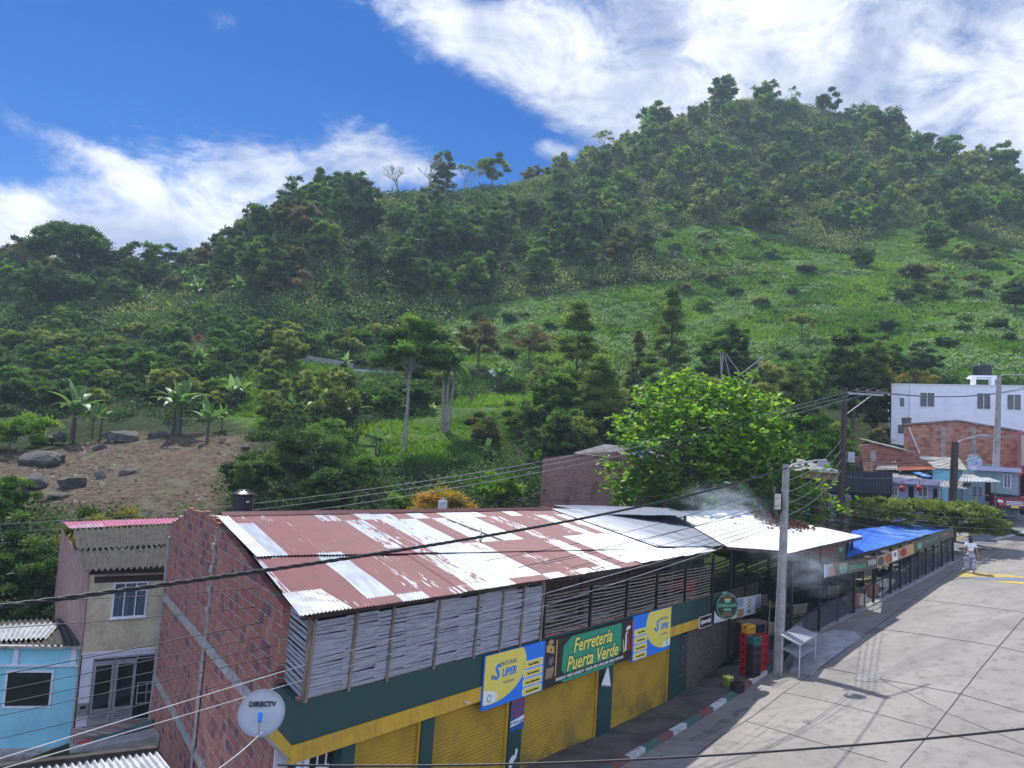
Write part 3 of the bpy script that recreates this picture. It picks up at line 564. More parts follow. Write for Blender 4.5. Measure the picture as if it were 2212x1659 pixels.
# ---------------------------------------------------------------- signs on the store
def hthing(name, label, cat, x, z, y=-.02, group=None): return thing(name, label, cat, hw(x, y, z), HRZ, group, tilt=(0, HT))
def shape(parent, name, pts, mat, y0, th=.004): w = MB(); w.prism(pts, 'y', y0-th, y0); return w.build(name, M[mat], parent)
def paint_sign(label, x0, x1, z0, z1, mirror):
    W_, H_ = x1-x0, z1-z0; t = hthing('advertising_sign', label, 'sign', x0, z0)
    w = MB(); w.box(0, -.06, 0, W_, 0, H_); w.build('panel', M['s_blue'], t)
    X = (lambda v: W_-v) if mirror else (lambda v: v)
    e = clip(ell(.12*W_, .70*H_, .55*W_, .62*H_, 64), .0, .0, W_, H_) if not mirror else clip([(W_-x, z) for x, z in ell(.12*W_, .70*H_, .55*W_, .62*H_, 64)], 0, 0, W_, H_)
    shape(t, 'yellow_area', e, 's_yellow', -.061)
    shape(t, 'white_corner', clip([(X(x), z) for x, z in ell(.0, .19*H_ if not mirror else .1*H_, .22*W_, .16*H_, 40)], 0, .1*H_, W_, H_), 's_white', -.066)
    q = MB(); q.prism(ell(X(.09*W_), .20*H_, .035*W_, .035*W_, 20), 'y', -.074, -.071); q.build('round_stamp', M['s_mint'], t)
    q = MB(); q.prism(ell(X(.09*W_), .20*H_, .022*W_, .022*W_, 20), 'y', -.078, -.075); q.build('stamp_centre', M['s_white'], t)
    cx = W_*(.60 if mirror else .17)
    text('PINTURAS', .155, M['s_navy'], t, (cx+.36*W_*.55, -.068, H_*.735), bold=-.001)
    text('S', .50, M['s_blue'], t, (cx+.04, -.069, H_*.52), shear=.2, bold=.016); text('UPER', .27, M['s_blue'], t, (cx+.36*W_*.60, -.069, H_*.53), shear=.2, bold=.008)
    text('Su pintura', .12, M['s_grey'], t, (cx+.36*W_*.6, -.068, H_*.39), shear=.3)
    q = MB(); q.prism([(cx-.13+r*math.sin(a), H_*.56+(r*math.cos(a) if math.cos(a) < 0 else 2.0*r*math.cos(a))) for a in [2*math.pi*i/24 for i in range(24)] for r in (.036,)], 'y', -.082, -.074); q.build('paint_drop', M['s_navy'], t)
    text('PS', .04, M['s_white'], t, (cx-.13, -.085, H_*.55))
    for i, s in enumerate(('Madera', 'Automotriz', 'Arquitectónica', 'Especializada')):
        xx = .80*W_; xx = X(xx); zz = H_*(.615-.175*i); hw_, hh = .165*W_, .075*H_
        rb = lambda a, b: [(xx+sx*(a-.03)+.04*math.cos(q_), zz+sz*(b-.04)+.04*math.sin(q_)) for sx, sz, q0 in ((1, 1, 0), (-1, 1, 90), (-1, -1, 180), (1, -1, 270)) for q_ in [R(q0+k*30) for k in range(4)]]
        shape(t, 'white_label', rb(hw_, hh), 's_white', -.061); shape(t, 'yellow_label', rb(hw_-.02, hh-.018), 's_yellow', -.066)
        text('Línea '+s, .092 if len(s) < 9 else .078, M['s_black'], t, (xx, -.072, zz-.03), shear=.2, bold=.002)
    return t
s0 = [hf(1044, 1411)[0], hf(1174, 1380)[0], hf(1364, 1330)[0], hf(1446, 1306)[0]]
paint_sign('larger blue and yellow advertising panel at the left end of the shop sign', s0[0], s0[1]-.01, 2.80, 4.09, False)
paint_sign('blue and yellow advertising panel at the right end of the shop sign', s0[2]+.01, s0[3], 2.68, 4.12, True)
x0, x1 = s0[1], s0[2]; W_ = x1-x0; H_ = 1.26; t = hthing('shop_sign', 'long black and green shop sign with yellow lettering between two blue and yellow panels', 'sign', x0, 2.80)
w = MB(); w.box(0, -.065, 0, W_, 0, H_); w.build('panel', M['s_black'], t)
shape(t, 'green_field', [(.20*W_, .19*H_), (.80*W_, .19*H_), (.85*W_, .3*H_), (.84*W_, .97*H_), (.26*W_, .97*H_), (.18*W_, .8*H_), (.17*W_, .3*H_)], 's_green', -.066)
shape(t, 'bottom_strip', [(.2*W_, .01), (.75*W_, .01), (.78*W_, .07*H_), (.17*W_, .07*H_)], 's_green', -.066)
for body, z, sz, cx_ in (('Ferretería', .60, .56, .50), ('Puerta Verde', .23, .56, .51)):
    text(body, sz, M['s_black'], t, (cx_*W_+.01, -.073, z*H_), shear=.22, bold=.035, ext=.002); text(body, sz, M['s_lime'], t, (cx_*W_, -.082, z*H_), shear=.22, bold=.012, ext=.002)
text('HERRAMIENTAS - TUBERÍA Y ACCESORIOS PVC - TORNILLERÍA - BAÑOS - COPIAS DE LLAVES - PINTURAS - ESTUCOS Y MÁS', .115, M['s_white'], t, (W_/2, -.072, .09*H_), bold=.002, squeeze=.62)
# tool pictures printed at both ends
shape(t, 'printed_level', [(.01*W_, .78*H_), (.085*W_, .70*H_), (.085*W_, .86*H_), (.01*W_, .93*H_)], 's_gold', -.067); shape(t, 'printed_dial', ell(.055*W_, .80*H_, .025, .04*H_, 16), 's_black', -.073)
shape(t, 'printed_rule', [(.105*W_, .2*H_), (.115*W_, .2*H_), (.115*W_, .98*H_), (.105*W_, .98*H_)], 's_gold', -.067)
shape(t, 'printed_tape', ell(.05*W_, .96*H_, .12, .06*H_, 20), 's_tan', -.067)
for k in range(4): shape(t, 'printed_chisel', [(.015*W_+k*.09, .2*H_), (.015*W_+k*.09+.05, .2*H_), (.03*W_+k*.1+.03, .42*H_), (.02*W_+k*.1, .42*H_)], 's_tan', -.067)
for a in (20, 65, 110, 155): c_, s_ = math.cos(R(a)), math.sin(R(a)); shape(t, 'printed_pliers', [(.06*W_-.15*c_-.012*s_, .56*H_-.13*s_+.012*c_), (.06*W_+.15*c_-.012*s_, .56*H_+.13*s_+.012*c_), (.06*W_+.15*c_+.012*s_, .56*H_+.13*s_-.012*c_), (.06*W_-.15*c_+.012*s_, .56*H_-.13*s_-.012*c_)], 's_grey', -.067)
shape(t, 'printed_hammer', [(.93*W_, .25*H_), (.965*W_, .25*H_), (.94*W_, .80*H_), (.925*W_, .80*H_)], 's_red', -.067); shape(t, 'printed_hammer_head', [(.90*W_, .74*H_), (.96*W_, .78*H_), (.955*W_, .86*H_), (.915*W_, .84*H_)], 's_white', -.069)
shape(t, 'printed_wrench', [(.90*W_, .25*H_), (.92*W_, .25*H_), (.915*W_, .66*H_), (.93*W_, .70*H_), (.915*W_, .72*H_), (.90*W_, .66*H_)], 's_white', -.067)
shape(t, 'printed_saw', [(.875*W_, .22*H_), (.90*W_, .22*H_), (.875*W_, .58*H_), (.865*W_, .50*H_)], 's_gold', -.067); shape(t, 'printed_bar', [(.985*W_, .22*H_), (W_, .22*H_), (W_, .98*H_), (.98*W_, .98*H_)], 's_red', -.067)
# arrow sign
x0, _ = hf(1509, 1340); x1 = 20.25; t = hthing('arrow_sign', 'small black sign with a white double headed arrow at the yellow band end', 'sign', x0, 2.98)
W_ = x1-x0; w = MB(); w.box(0, -.03, 0, W_, .0, .44); w.build('panel', M['s_white'], t); shape(t, 'black_field', [(.03, .03), (W_-.03, .03), (W_-.03, .41), (.03, .41)], 's_black', -.031)
shape(t, 'double_arrow', [(.08, .22), (.25, .09), (.25, .16), (W_-.25, .16), (W_-.25, .09), (W_-.08, .22), (W_-.25, .35), (W_-.25, .28), (.25, .28), (.25, .35)], 's_white', -.036)
# poster on the third pillar, hanging triangle
a, b = pil[2]; t = hthing('bottle_poster', 'torn dark poster with bottles and a white strip on a green pillar', 'poster', a+.02, 1.85, .09)
w = MB(); w.prism([(0, .12), (.12, .04), (.2, .1), (.58, .02), (.62, .1), (.6, .92), (0, .92)], 'y', -.008, 0); w.build('paper', M['s_navy'], t)
q = MB()
for r_ in range(3):
    for c_ in range(6): q.prism([(.06+c_*.09, .42+r_*.16), (.11+c_*.09, .42+r_*.16), (.11+c_*.09, .5+r_*.16), (.095+c_*.09, .55+r_*.16), (.075+c_*.09, .55+r_*.16), (.06+c_*.09, .5+r_*.16)], 'y', -.012, -.009)
q.build('printed_bottles', M['s_red'], t); shape(t, 'white_strip', [(.0, .2), (.6, .24), (.6, .4), (.0, .34)], 's_white', -.009); text('DE VENTA AQUÍ', .085, M['s_navy'], t, (.3, -.014, .25), bold=.002)
t = hthing('torn_paper', 'scrap of torn white paper stuck low on the green pillar under the bottle poster', 'paper', a+.1, 1.0, .098); w = MB(); w.prism([(0, 0), (.14, .02), (.17, .12), (.3, .2), (.36, .4), (.26, .46), (.24, .3), (.12, .3), (.02, .22)], 'y', -.004, 0); w.build('scrap', M['s_white'], t)
a = pil[3][0]; t = hthing('triangle_lamp', 'white triangular plate hanging from the shop sign in front of a green pillar', 'lamp', a+.02, 2.3, -.02); w = MB(); w.prism([(-.12, .0), (.42, -.12), (.2, .48)], 'y', -.04, 0); w.build('plate', M['s_white'], t); w = MB(); w.prism([(-.14, -.05), (.44, -.17), (.42, -.122), (-.12, -.002)], 'y', -.045, .01); w.build('wooden_edge', M['timber'], t)
t = hthing('wall_pipe', 'short white pipe stub poking out of the yellow band', 'pipe', hf(1003, 1507)[0], 3.15, 0); w = MB(); w.tube([(0, .0, 0), (.02, -.16, -.02)], .022, 8); w.build('stub', M['white_plastic'], t)
# satellite dish
def dish_thing(label, loc, rad, face, mount=None, txt=True, lnb='s_blue', grey='grey_metal'):
    q = Vector(face).normalized().to_track_quat('-Y', 'Z'); t = thing('satellite_dish', label, 'satellite dish', loc); t.rotation_mode = 'QUATERNION'; t.rotation_quaternion = q
    w = MB(); pr = [(rad*f, .16*rad*f*f) for f in (.001, .25, .5, .75, 1.0)]; pr += [(rad*1.0, .16*rad-.0+.012), (rad*1.02, .16*rad-.012), (rad*.96, .10*rad), (.001, -.03)]
    w.lathe(pr, 40); o = w.build('dish', M[grey] if grey != 'dish' else dishm, t); o.rotation_euler = (math.pi/2, 0, 0)
    for p in o.data.polygons: p.use_smooth = len(p.vertices) == 4
    a = MB(); a.tube([(0, .0, -rad*.95), (0, -rad*.25, -rad*.85), (0, -rad*.62, -rad*.46)], rad*.035, 8); a.build('feed_arm', M['grey_metal'], t)
    a = MB(); a.bevbox(-rad*.09, -rad*.75, -rad*.5, rad*.09, -rad*.55, -rad*.1, rad*.03); a.build('receiver', M[lnb], t)
    if txt: text('DIRECTV', rad*.29, M['s_black'], t, (0, -.16*rad*.36-.012, rad*.28), bold=.006)
    if mount is not None:
        a = MB(); inv = t.rotation_quaternion.inverted(); m_ = inv @ (Vector(mount)-Vector(loc)); a.tube([(0, .03, 0), (0, .12, -rad*.7), m_], .028, 8); a.build('mount_arm', M['grey_metal'], t)
    return t
dishm = plain('dish_grey', (.42, .45, .50), .5, var=.1, scale=2)
dl = at(565, 1541, 13.75); dish_thing('large pale grey satellite dish on the corner of the hardware store in the foreground', dl, .385, (EYE-dl)+Vector((-1.0, 0, 3.5)), hw(-.03, .05, 3.12), grey='dish')
# rooftop tank
def tank_thing(label, loc, r, h, mat='tank', txt=True, group=None):
    t = thing('water_tank', label, 'water tank', loc, group=group); w = MB()
    w.lathe([(r*.8, 0), (r*.86, .02), (r*.87, h*.3), (r*.9, h*.31), (r*.9, h*.36), (r*.89, h*.37), (r*.93, h*.68), (r*.96, h*.69), (r*.96, h*.73), (r*.95, h*.74), (r, h*.8)], 28); w.build('tank_body', M[mat], t)
    w = MB(); w.lathe([(r*1.04, h*.8), (r*1.08, h*.83), (r*1.0, h*.86), (r*.55, h*.96), (r*.5, h*1.0), (.01, h*1.01)], 28)
    for k in range(10): a = k*math.pi/5; w.hexa([(r*.95*math.cos(a-.06), r*.95*math.sin(a-.06), h*.86), (r*.95*math.cos(a+.06), r*.95*math.sin(a+.06), h*.86), (r*.5*math.cos(a+.08), r*.5*math.sin(a+.08), h*.96), (r*.5*math.cos(a-.08), r*.5*math.sin(a-.08), h*.96), (r*.95*math.cos(a-.05), r*.95*math.sin(a-.05), h*.90), (r*.95*math.cos(a+.05), r*.95*math.sin(a+.05), h*.90), (r*.5*math.cos(a+.06), r*.5*math.sin(a+.06), h*1.0), (r*.5*math.cos(a-.06), r*.5*math.sin(a-.06), h*1.0)])
    w.build('lid', M[mat], t); w = MB()
    for a in (-155, -25): w.box(-.14*r, -r*.96, h*.52, .14*r, -r*.9, h*.60); 
    o = w.build('white_print', M['s_white'], t); o.rotation_euler = (0, 0, R(42)); return t
tb = at(523, 1113, 24.5); tank_thing('black water tank standing behind the ridge of the rusty red roof', tb, .36, .80)
w = MB(); w.box(-.45, -.45, -6, .45, .45, -.01); s = w.build('tank_stand', M['brick_old'], store); s.matrix_world = Matrix.Translation(tb)
t = thing('broken_brick_parapet', 'ragged low brick parapet just behind the red roof ridge beside the tank', 'wall', at(578, 1113, 25.5), R(6)); w = MB(); rr = random.Random(2)
for i in range(6): w.box(i*.26, 0, -1.5, i*.26+.24, .14, .02+.12*math.sin(i*.45)+rr.uniform(0, .06))
w.build('bricks', M['block'], t)
# ------------------------------------------------------------------ paved ground
GA_ = lambda x, y, lo=12, hi=70: ground_at(x, y, lo, hi)
def drape(name, poly, dz, mat, step=1.0, kind='structure'):
    bm = bmesh.new(); vs = [bm.verts.new((p[0], p[1], 0)) for p in poly]; bm.faces.new(vs); bmesh.ops.triangulate(bm, faces=bm.faces[:])
    xs = [p[0] for p in poly]; ys = [p[1] for p in poly]
    for ax, lo, hi in ((0, min(xs), max(xs)), (1, min(ys), max(ys))):
        k = lo+step
        while k < hi:
            no = (1, 0, 0) if ax == 0 else (0, 1, 0); bmesh.ops.bisect_plane(bm, geom=bm.verts[:]+bm.edges[:]+bm.faces[:], plane_co=(k, 0, 0) if ax == 0 else (0, k, 0), plane_no=no); k += step
    z = gz([v.co.x for v in bm.verts], [v.co.y for v in bm.verts])
    for v, q in zip(bm.verts, z): v.co.z = q+dz
    bmesh.ops.recalc_face_normals(bm, faces=bm.faces[:])
    if sum(f.normal.z for f in bm.faces) < 0: bmesh.ops.reverse_faces(bm, faces=bm.faces[:])
    for f in bm.faces: f.smooth = True
    me = bpy.data.meshes.new(name); bm.to_mesh(me); bm.free(); me.materials.append(mat); o = bpy.data.objects.new(name, me); COL.objects.link(o)
    if kind: tag(o, kind=kind)
    return o
def strip_pts(pts, w, wob=0.0, seed=1):
    r_ = random.Random(seed); P = []
    for a, b in zip(pts[:-1], pts[1:]):
        n = max(2, int((b-a).length/.5)); P += [a.lerp(b, i/n) for i in range(n)]
    P.append(pts[-1]); L_, R_ = [], []
    for i, p in enumerate(P):
        d = (P[min(i+1, len(P)-1)]-P[max(i-1, 0)]); d.z = 0; d.normalize(); n = Vector((-d.y, d.x, 0)); o = r_.uniform(-wob, wob); L_.append(p+n*(w/2+o)); R_.append(p-n*(w/2-o))
    return L_, R_
def strips(name, mat, items, dz, kind='structure', parent=None):
    w = MB()
    for k, (pts, wd, wob) in enumerate(items):
        A, B = strip_pts(pts, wd, wob, k); za = gz([p.x for p in A], [p.y for p in A]); zb = gz([p.x for p in B], [p.y for p in B]); n = len(A)
        w.add([(p.x, p.y, z+dz) for p, z in zip(A, za)]+[(p.x, p.y, z+dz) for p, z in zip(B, zb)], [(i, n+i, n+i+1, i+1) for i in range(n-1)])
    o = w.build(name, mat, parent)
    if kind: tag(o, kind=kind)
    return o
def concrete_mat():
    m, N, b = newmat('street_concrete'); tc = coords(N)
    a = N.noise(tc, .35, 6, .6); c = N.noise(tc, 2.5, 8, .7); f = N.noise(tc, 45, 3, .6); s = N.noise(N.map(tc, rot=(0, 0, HRZ), scale=(.25, 1.6, 1)), .9, 5, .6)
    col = N.mix(N.mr(a, .35, .65), (.285, .265, .24), (.225, .21, .19)); col = N.mix(N.mr(c, .47, .68, 0, .75), col, (.14, .13, .115)); col = N.mix(N.mr(s, .52, .7, 0, .45), col, (.12, .113, .10)); col = N.mix(N.mr(f, .3, .7, 0, .25), col, (.34, .32, .29))
    sp_ = N.mr(N.n('ShaderNodeTexVoronoi', ins={'Vector': tc, 'Scale': 1.1}).outputs[0], .03, .06, .75, 0); col = N.mix(sp_, col, (.10, .095, .09))
    N.set(b.inputs['Base Color'], col); b.inputs['Roughness'].default_value = .82; b.inputs['Specular IOR Level'].default_value = .35
    N.set(b.inputs['Normal'], N.n('ShaderNodeBump', ins={'Strength': .35, 'Distance': .02, 'Height': N.m('ADD', f, c)}).outputs[0]); return m
M['street'] = concrete_mat(); M['asphalt'] = plain('pale_asphalt', (.23, .23, .235), .9, c2=(.15, .15, .155), scale=1.4, bump=.3)
M['pavement'] = plain('dark_pavement', (.14, .125, .115), .85, c2=(.06, .055, .05), scale=1.2, bump=.4); M['joint'] = plain('joint_tar', (.05, .048, .046), .9); M['paint_y'] = plain('road_yellow', (.50, .36, .06), .7, c2=(.30, .24, .10), scale=4); M['paint_b'] = plain('road_blue', (.12, .17, .30), .7, c2=(.16, .18, .24), scale=4)
M['paint_w'] = plain('road_white', (.62, .62, .60), .7, c2=(.4, .4, .4), scale=4)
hu, hn = Vector((HU[0], HU[1], 0)), Vector((-HU[1], HU[0], 0))
kV = [(1362, 1650), (1450, 1597), (1530, 1547), (1613, 1490), (1665, 1455), (1692, 1437)]
K = [GA_(*p) for p in kV]; K = [K[0]-hu*12]+K
kend = K[-1]
RA, RB = GA_(1712, 1402), at(2060, 1217, 41.0)
_d = (RB-RA); _d.z = 0; _d.normalize(); rnn = Vector((-_d.y, _d.x, 0))
street_poly = [K[0]-hu*6-hn*.0]+K[1:]+[GA_(1712, 1405), RA+rnn*.1, RB+rnn*.1, GA_(2118, 1196), GA_(2170, 1168), GA_(2212, 1150), Vector((75, 50, 0)), Vector((75, 8, 0)), Vector((8, -5, 0))]
drape('street', street_poly, .05, M['street'], 1.0)
pv = [K[0]+hn*.12, K[1]+hn*.12]+[k+hn*.12 for k in K[2:]]+[GA_(1725, 1395), GA_(1660, 1400), GA_(1600, 1480)+hn*.5]+[Vector(hw(18, 1, 0)), Vector(hw(0, 1, 0)), Vector(hw(-6, 1, 0))]
drape('pavement', pv, .15, M['pavement'], .8)
w = MB(); items = []; tot = 0; seg_i = 0
flatK = []
for a, b in zip(K[:-1], K[1:]):
    n = max(1, round((b-a).length/.2)); flatK += [a.lerp(b, i/n) for i in range(n)]
flatK.append(K[-1]); L_, R_ = flatK, [p+hn*.2 for p in flatK]
zz = gz([p.x for p in flatK], [p.y for p in flatK]); rr = random.Random(4)
for i in range(len(flatK)-1):
    w.m = [0, 1, 2][(i//5) % 3]; a, b = flatK[i], flatK[i+1]; ha, hb = .17, .17; A2, B2 = a+hn*.2, b+hn*.2
    w.hexa([(a.x, a.y, zz[i]-.1), (b.x, b.y, zz[i+1]-.1), (B2.x, B2.y, zz[i+1]-.1), (A2.x, A2.y, zz[i]-.1), (a.x+hn.x*.03, a.y+hn.y*.03, zz[i]+ha), (b.x+hn.x*.03, b.y+hn.y*.03, zz[i+1]+hb), (B2.x, B2.y, zz[i+1]+hb), (A2.x, A2.y, zz[i]+ha)])
tag(w.build('kerb', [plain('kerb_white', (.62, .62, .62), .8, c2=(.3, .3, .3), scale=5), plain('kerb_green', (.05, .17, .13), .8, c2=(.1, .13, .12), scale=5), plain('kerb_red', (.26, .06, .065), .8, c2=(.16, .11, .11), scale=5)]), kind='structure')
far_poly = [GA_(2050, 1222), GA_(2062, 1150, 40, 90), GA_(2078, 1100, 45, 95), GA_(2120, 1078, 45, 95), Vector((48, 66, 0)), Vector((80, 90, 0)), Vector((100, 60, 0)), Vector((60, 34, 0)), GA_(2212, 1180)]
drape('road', far_poly, .03, M['asphalt'], 1.5)
jl = [[(1925, 1700), (1949, 1659), (2075, 1504), (2158, 1401), (2212, 1338)], [(1500, 1640), (1555, 1595), (1692, 1500), (1776, 1444), (1862, 1381), (2007, 1273), (2062, 1236)], [(1609, 1562), (1750, 1605), (1916, 1652)], [(1692, 1500), (2017, 1580), (2212, 1638)],
      [(1776, 1445), (1902, 1472), (2075, 1504), (2212, 1544)], [(1866, 1359), (2158, 1401), (2212, 1414)], [(1971, 1297), (2212, 1327)], [(1902, 1472), (2043, 1544), (2212, 1612)], [(2110, 1228), (2165, 1196)]]
strips('street_joints', M['joint'], [([GA_(*p) for p in l], .035 if k != 7 else .025, .008) for k, l in enumerate(jl)], .056)
strips('road_marking_yellow', M['paint_y'], [([GA_(2064, 1168), GA_(2170, 1141), GA_(2212, 1131)], .12, 0), ([GA_(2064, 1164), GA_(2170, 1137.5), GA_(2212, 1128)], .12, 0)], .036)
strips('road_marking_white', M['paint_w'], [([GA_(2144, 1168), GA_(2212, 1152)], .3, 0)], .056)
def dpoly(name, pts, mat, dz=.06): return drape(name, [GA_(*p) for p in pts], dz, mat, .7)
dpoly('hump_marking_yellow', [(2063, 1249), (2076, 1240), (2130, 1241), (2180, 1245), (2212, 1249), (2212, 1252), (2160, 1250), (2110, 1250)], M['paint_y'])
dpoly('hump_marking_blue', [(2063, 1250), (2110, 1250.8), (2160, 1251), (2212, 1253), (2240, 1262), (2190, 1257), (2130, 1256)], M['paint_b'])
dpoly('hump_marking_yellow', [(2125, 1256.5), (2190, 1258), (2250, 1263), (2250, 1268), (2190, 1264)], M['paint_y'])
w = MB(); c_ = GA_(1875, 1466)
t = thing('manhole_cover', 'round iron manhole cover set in the concrete street', 'manhole cover', (c_.x, c_.y, c_.z+.052)); e_ = .6; gx_ = (g1(c_.x+e_, c_.y)-g1(c_.x-e_, c_.y))/(2*e_); gy_ = (g1(c_.x, c_.y+e_)-g1(c_.x, c_.y-e_))/(2*e_); t.rotation_mode = 'QUATERNION'; t.rotation_quaternion = Vector((-gx_, -gy_, 1)).to_track_quat('Z', 'Y')
w.lathe([(.40, 0), (.44, .004), (.46, .01), (.36, .012), (.34, .006), (.1, .006)], 32); w.build('cover', plain('manhole_iron', (.26, .255, .25), .7, c2=(.13, .13, .125), scale=6), t)
strips('street_stains', plain('oil_stain', (.13, .125, .115), .8, c2=(.22, .21, .19), scale=3), [([GA_(*p) for p in l], wd, .12) for l, wd in (([(1500, 1607), (1560, 1565), (1640, 1508), (1700, 1470)], .35), ([(1738, 1566), (1752, 1562)], .3), ([(1820, 1498), (1835, 1496)], .22), ([(1870, 1372), (1900, 1362)], .5))], .053)
# crossing ramp
rpts = [(1706, 1457), (1752, 1462), (1790, 1430), (1861, 1383), (1846, 1370), (1800, 1371), (1760, 1384), (1724, 1410)]; q = [GA_(*p) for p in rpts]; t = thing('concrete_ramp', 'cracked rough concrete ramp beside the fence under the steel table', 'ramp', q[0])
w = MB(); n = len(q); w.add([tuple(p-q[0]+Vector((0, 0, -.1))) for p in q]+[tuple(p-q[0]+Vector((0, 0, h))) for p, h in zip(q, (.10, .08, .075, .075, .12, .2, .22, .2))], [list(range(n, 2*n))]+[(i, (i+1) % n, n+(i+1) % n, n+i) for i in range(n)]); w.build('slab', plain('ramp_concrete', (.40, .40, .42), .85, c2=(.26, .26, .27), scale=2.2, bump=.5), t)
# ------------------------------------------------------------------ restaurant beyond the store
rest = thing('restaurant', 'open sided restaurant with white and blue tin roofs, black posts and mesh fence', 'building', RA)
RFc = Fac(RA, RB); ru = RFc.u.copy(); rn = Vector((-ru.y, ru.x, 0)); rs_ = (RB.z-RA.z)/RFc.len
def rw(x, y, z=0.0): return ru*x+rn*y+Vector((0, 0, z+rs_*x))       # restaurant-local (root has no rotation), z above its sloping base
def rbox(w, x0, x1, y0, y1, z0, z1): w.hexa([rw(x0, y0, z0), rw(x1, y0, z0), rw(x1, y1, z0), rw(x0, y1, z0), rw(x0, y0, z1), rw(x1, y0, z1), rw(x1, y1, z1), rw(x0, y1, z1)])
def rxz(vx, vy): a, z = RFc(vx, vy); return a, z-rs_*a
Lr = RFc.len
w = MB(); rbox(w, .3, Lr+.4, -.12, .12, -.3, .16); w.build('base_kerb', M['concrete'], rest)
w = MB(); rbox(w, -.6, Lr+.3, .12, 6.0, -.5, .1); w.build('floor', plain('dark_floor', (.055, .062, .08), .7), rest)
pxs = [1712, 1772, 1846, 1888, 1924, 1945, 1967, 1983, 2000, 2016, 2034, 2058]
eave = lambda vx: np.interp(vx, [1712, 1772, 1831, 2058], [1192, 1180, 1203, 1142])
ptop = []
for i, vx in enumerate(pxs):
    x, z = rxz(vx, eave(vx)+2); ptop.append((x, z)); h = .05 if i in (0, 1, 2, 11) else .03
    w = MB(); rbox(w, x-h, x+h, -.05, .05, 0, z); w.build('fence_post', M['black'], rest)
    if i in (1, 2, 4, 6, 9, 11): w = MB(); rbox(w, x-.06, x+.06, 4.3, 4.42, 0, z+.55); w.build('rear_post', M['timber_dark'], rest)
mids = [(1712, 1350), (1772, 1305), (1846, 1282), (1900, 1250), (1924, 1243), (1983, 1204), (2058, 1160)]
for (a, b) in zip(pxs[:-1], pxs[1:]):
    za = rxz(a, np.interp(a, *zip(*mids)))[1]; zb = rxz(b, np.interp(b, *zip(*mids)))[1]; xa = rxz(a, 1300)[0]; xb = rxz(b, 1300)[0]
    w = MB(); w.hexa([rw(xa, -.03, za-.025), rw(xb, -.03, zb-.025), rw(xb, .02, zb-.025), rw(xa, .02, za-.025), rw(xa, -.03, za+.025), rw(xb, -.03, zb+.025), rw(xb, .02, zb+.025), rw(xa, .02, za+.025)]); w.build('mid_rail', M['black'], rest)
    w = MB(); zt = min(za, zb)-.03; s_ = .085; n = int((xb-xa+zt)/s_)
    for k in range(n):
        for sgn in (1, -1):
            x0 = xa+k*s_-zt if sgn > 0 else xa+k*s_; z0, x1, z1 = .16, x0+sgn*zt, zt+.16
            pts = [(x0, z0), (x1, z1)]
            if sgn < 0: pts = pts[::-1]; 
            (ax, az), (bx, bz) = pts
            if ax < xa: f = (xa-ax)/(bx-ax); az += (bz-az)*f; ax = xa
            if bx > xb: f = (xb-ax)/max(bx-ax, 1e-6); bz = az+(bz-az)*f; bx = xb
            if bx-ax < .02: continue
            w.add([rw(ax, 0, az-.004), rw(bx, 0, bz-.004), rw(bx, 0, bz+.004), rw(ax, 0, az+.004)], [(0, 1, 2, 3)])
    if w.v: w.build('wire_mesh', M['grey_metal'], rest)
    xm = (xa+xb)/2; w = MB(); rbox(w, xm-.012, xm+.012, -.02, .02, .1, (za+zb)/2); w.build('fence_bar', M['black'], rest)
rr = random.Random(9)
for k in range(7):
    x0 = -3+k*(Lr+3)/7; x1 = x0+(Lr+3)/7; w = MB(); z = .25
    while z < 2.6:
        h = rr.uniform(.04, .08); d = rr.uniform(-.03, .03); w.hexa([rw(x0, 4.45, z), rw(x1, 4.45, z+d), rw(x1, 4.48, z+d), rw(x0, 4.48, z), rw(x0, 4.45, z+h), rw(x1, 4.45, z+h+d), rw(x1, 4.48, z+h+d), rw(x0, 4.48, z+h)]); z += h+rr.choice([.015, .03, .05, .1])
    w.build('cane_screen', M['timber_dark'], rest)
def roofq(name, mat, q, nv=3, amp=.014, par=rest):
    w = MB(); o = par.location; corr(w, *[p-o for p in q], nv=nv, amp=amp); return w.build(name, mat, par)
b0, b1, b2, b3, b4 = at(1829, 1204, 33.6), at(2046, 1143, 41.1), at(2046, 1140, 44), at(1949, 1132, 43.5), at(1840, 1146, 38.5)
bm_ = b0.lerp(b1, .55); roofq('blue_roof_sheets', M['roof_blue'], [b0, bm_, b3, b4], amp=.014); roofq('blue_roof_sheets', M['roof_blue'], [bm_, b1, b2, b3], amp=.014)
w = MB(); o = rest.location; w.tube([b0-o-Vector((0, 0, .08)), b1-o-Vector((0, 0, .08))], .05, 6); w.build('eave_pipe', M['black'], rest)
W = dict(A=hw(*hr(1571, 1181, .14)), B=at(1700, 1191, 31.3), C=at(1615, 1102, 39.5), D=hw(*hr(1440, 1104, .14)), E=at(1700, 1196, 31.2), F=at(1862, 1158, 34.8), G=at(1730, 1130, 40.0))
W_E, W_F, W_G, W_C = W['E'], W['F'], W['G'], W['C']
roofq('white_roof_sheets', M['roof_white'], [W['A'], W['B'], W['C'], W['D']]); roofq('white_roof_sheets', M['roof_white'], [W['E'], W['F'], W['G'], W['C']-Vector((0, 0, .12))])
for a, b in ((W['A'], W['B']), (W['E'], W['F'])): w = MB(); w.tube([a-o-Vector((0, 0, .1)), b-o-Vector((0, 0, .1))], .05, 6); w.build('eave_beam', M['timber_dark'], rest)
for k, p in enumerate((W['A']+Vector((.3, .4, 0)), W['B'], W['F']-Vector((.4, -.1, 0)), W['D'], W['C'], W['G'])): w = MB(); g = Vector((p.x, p.y, g1(p.x, p.y))); w.tube([g-o, p-o-Vector((0, 0, .1))], .06, 6); w.build('roof_post', M['black'], rest)
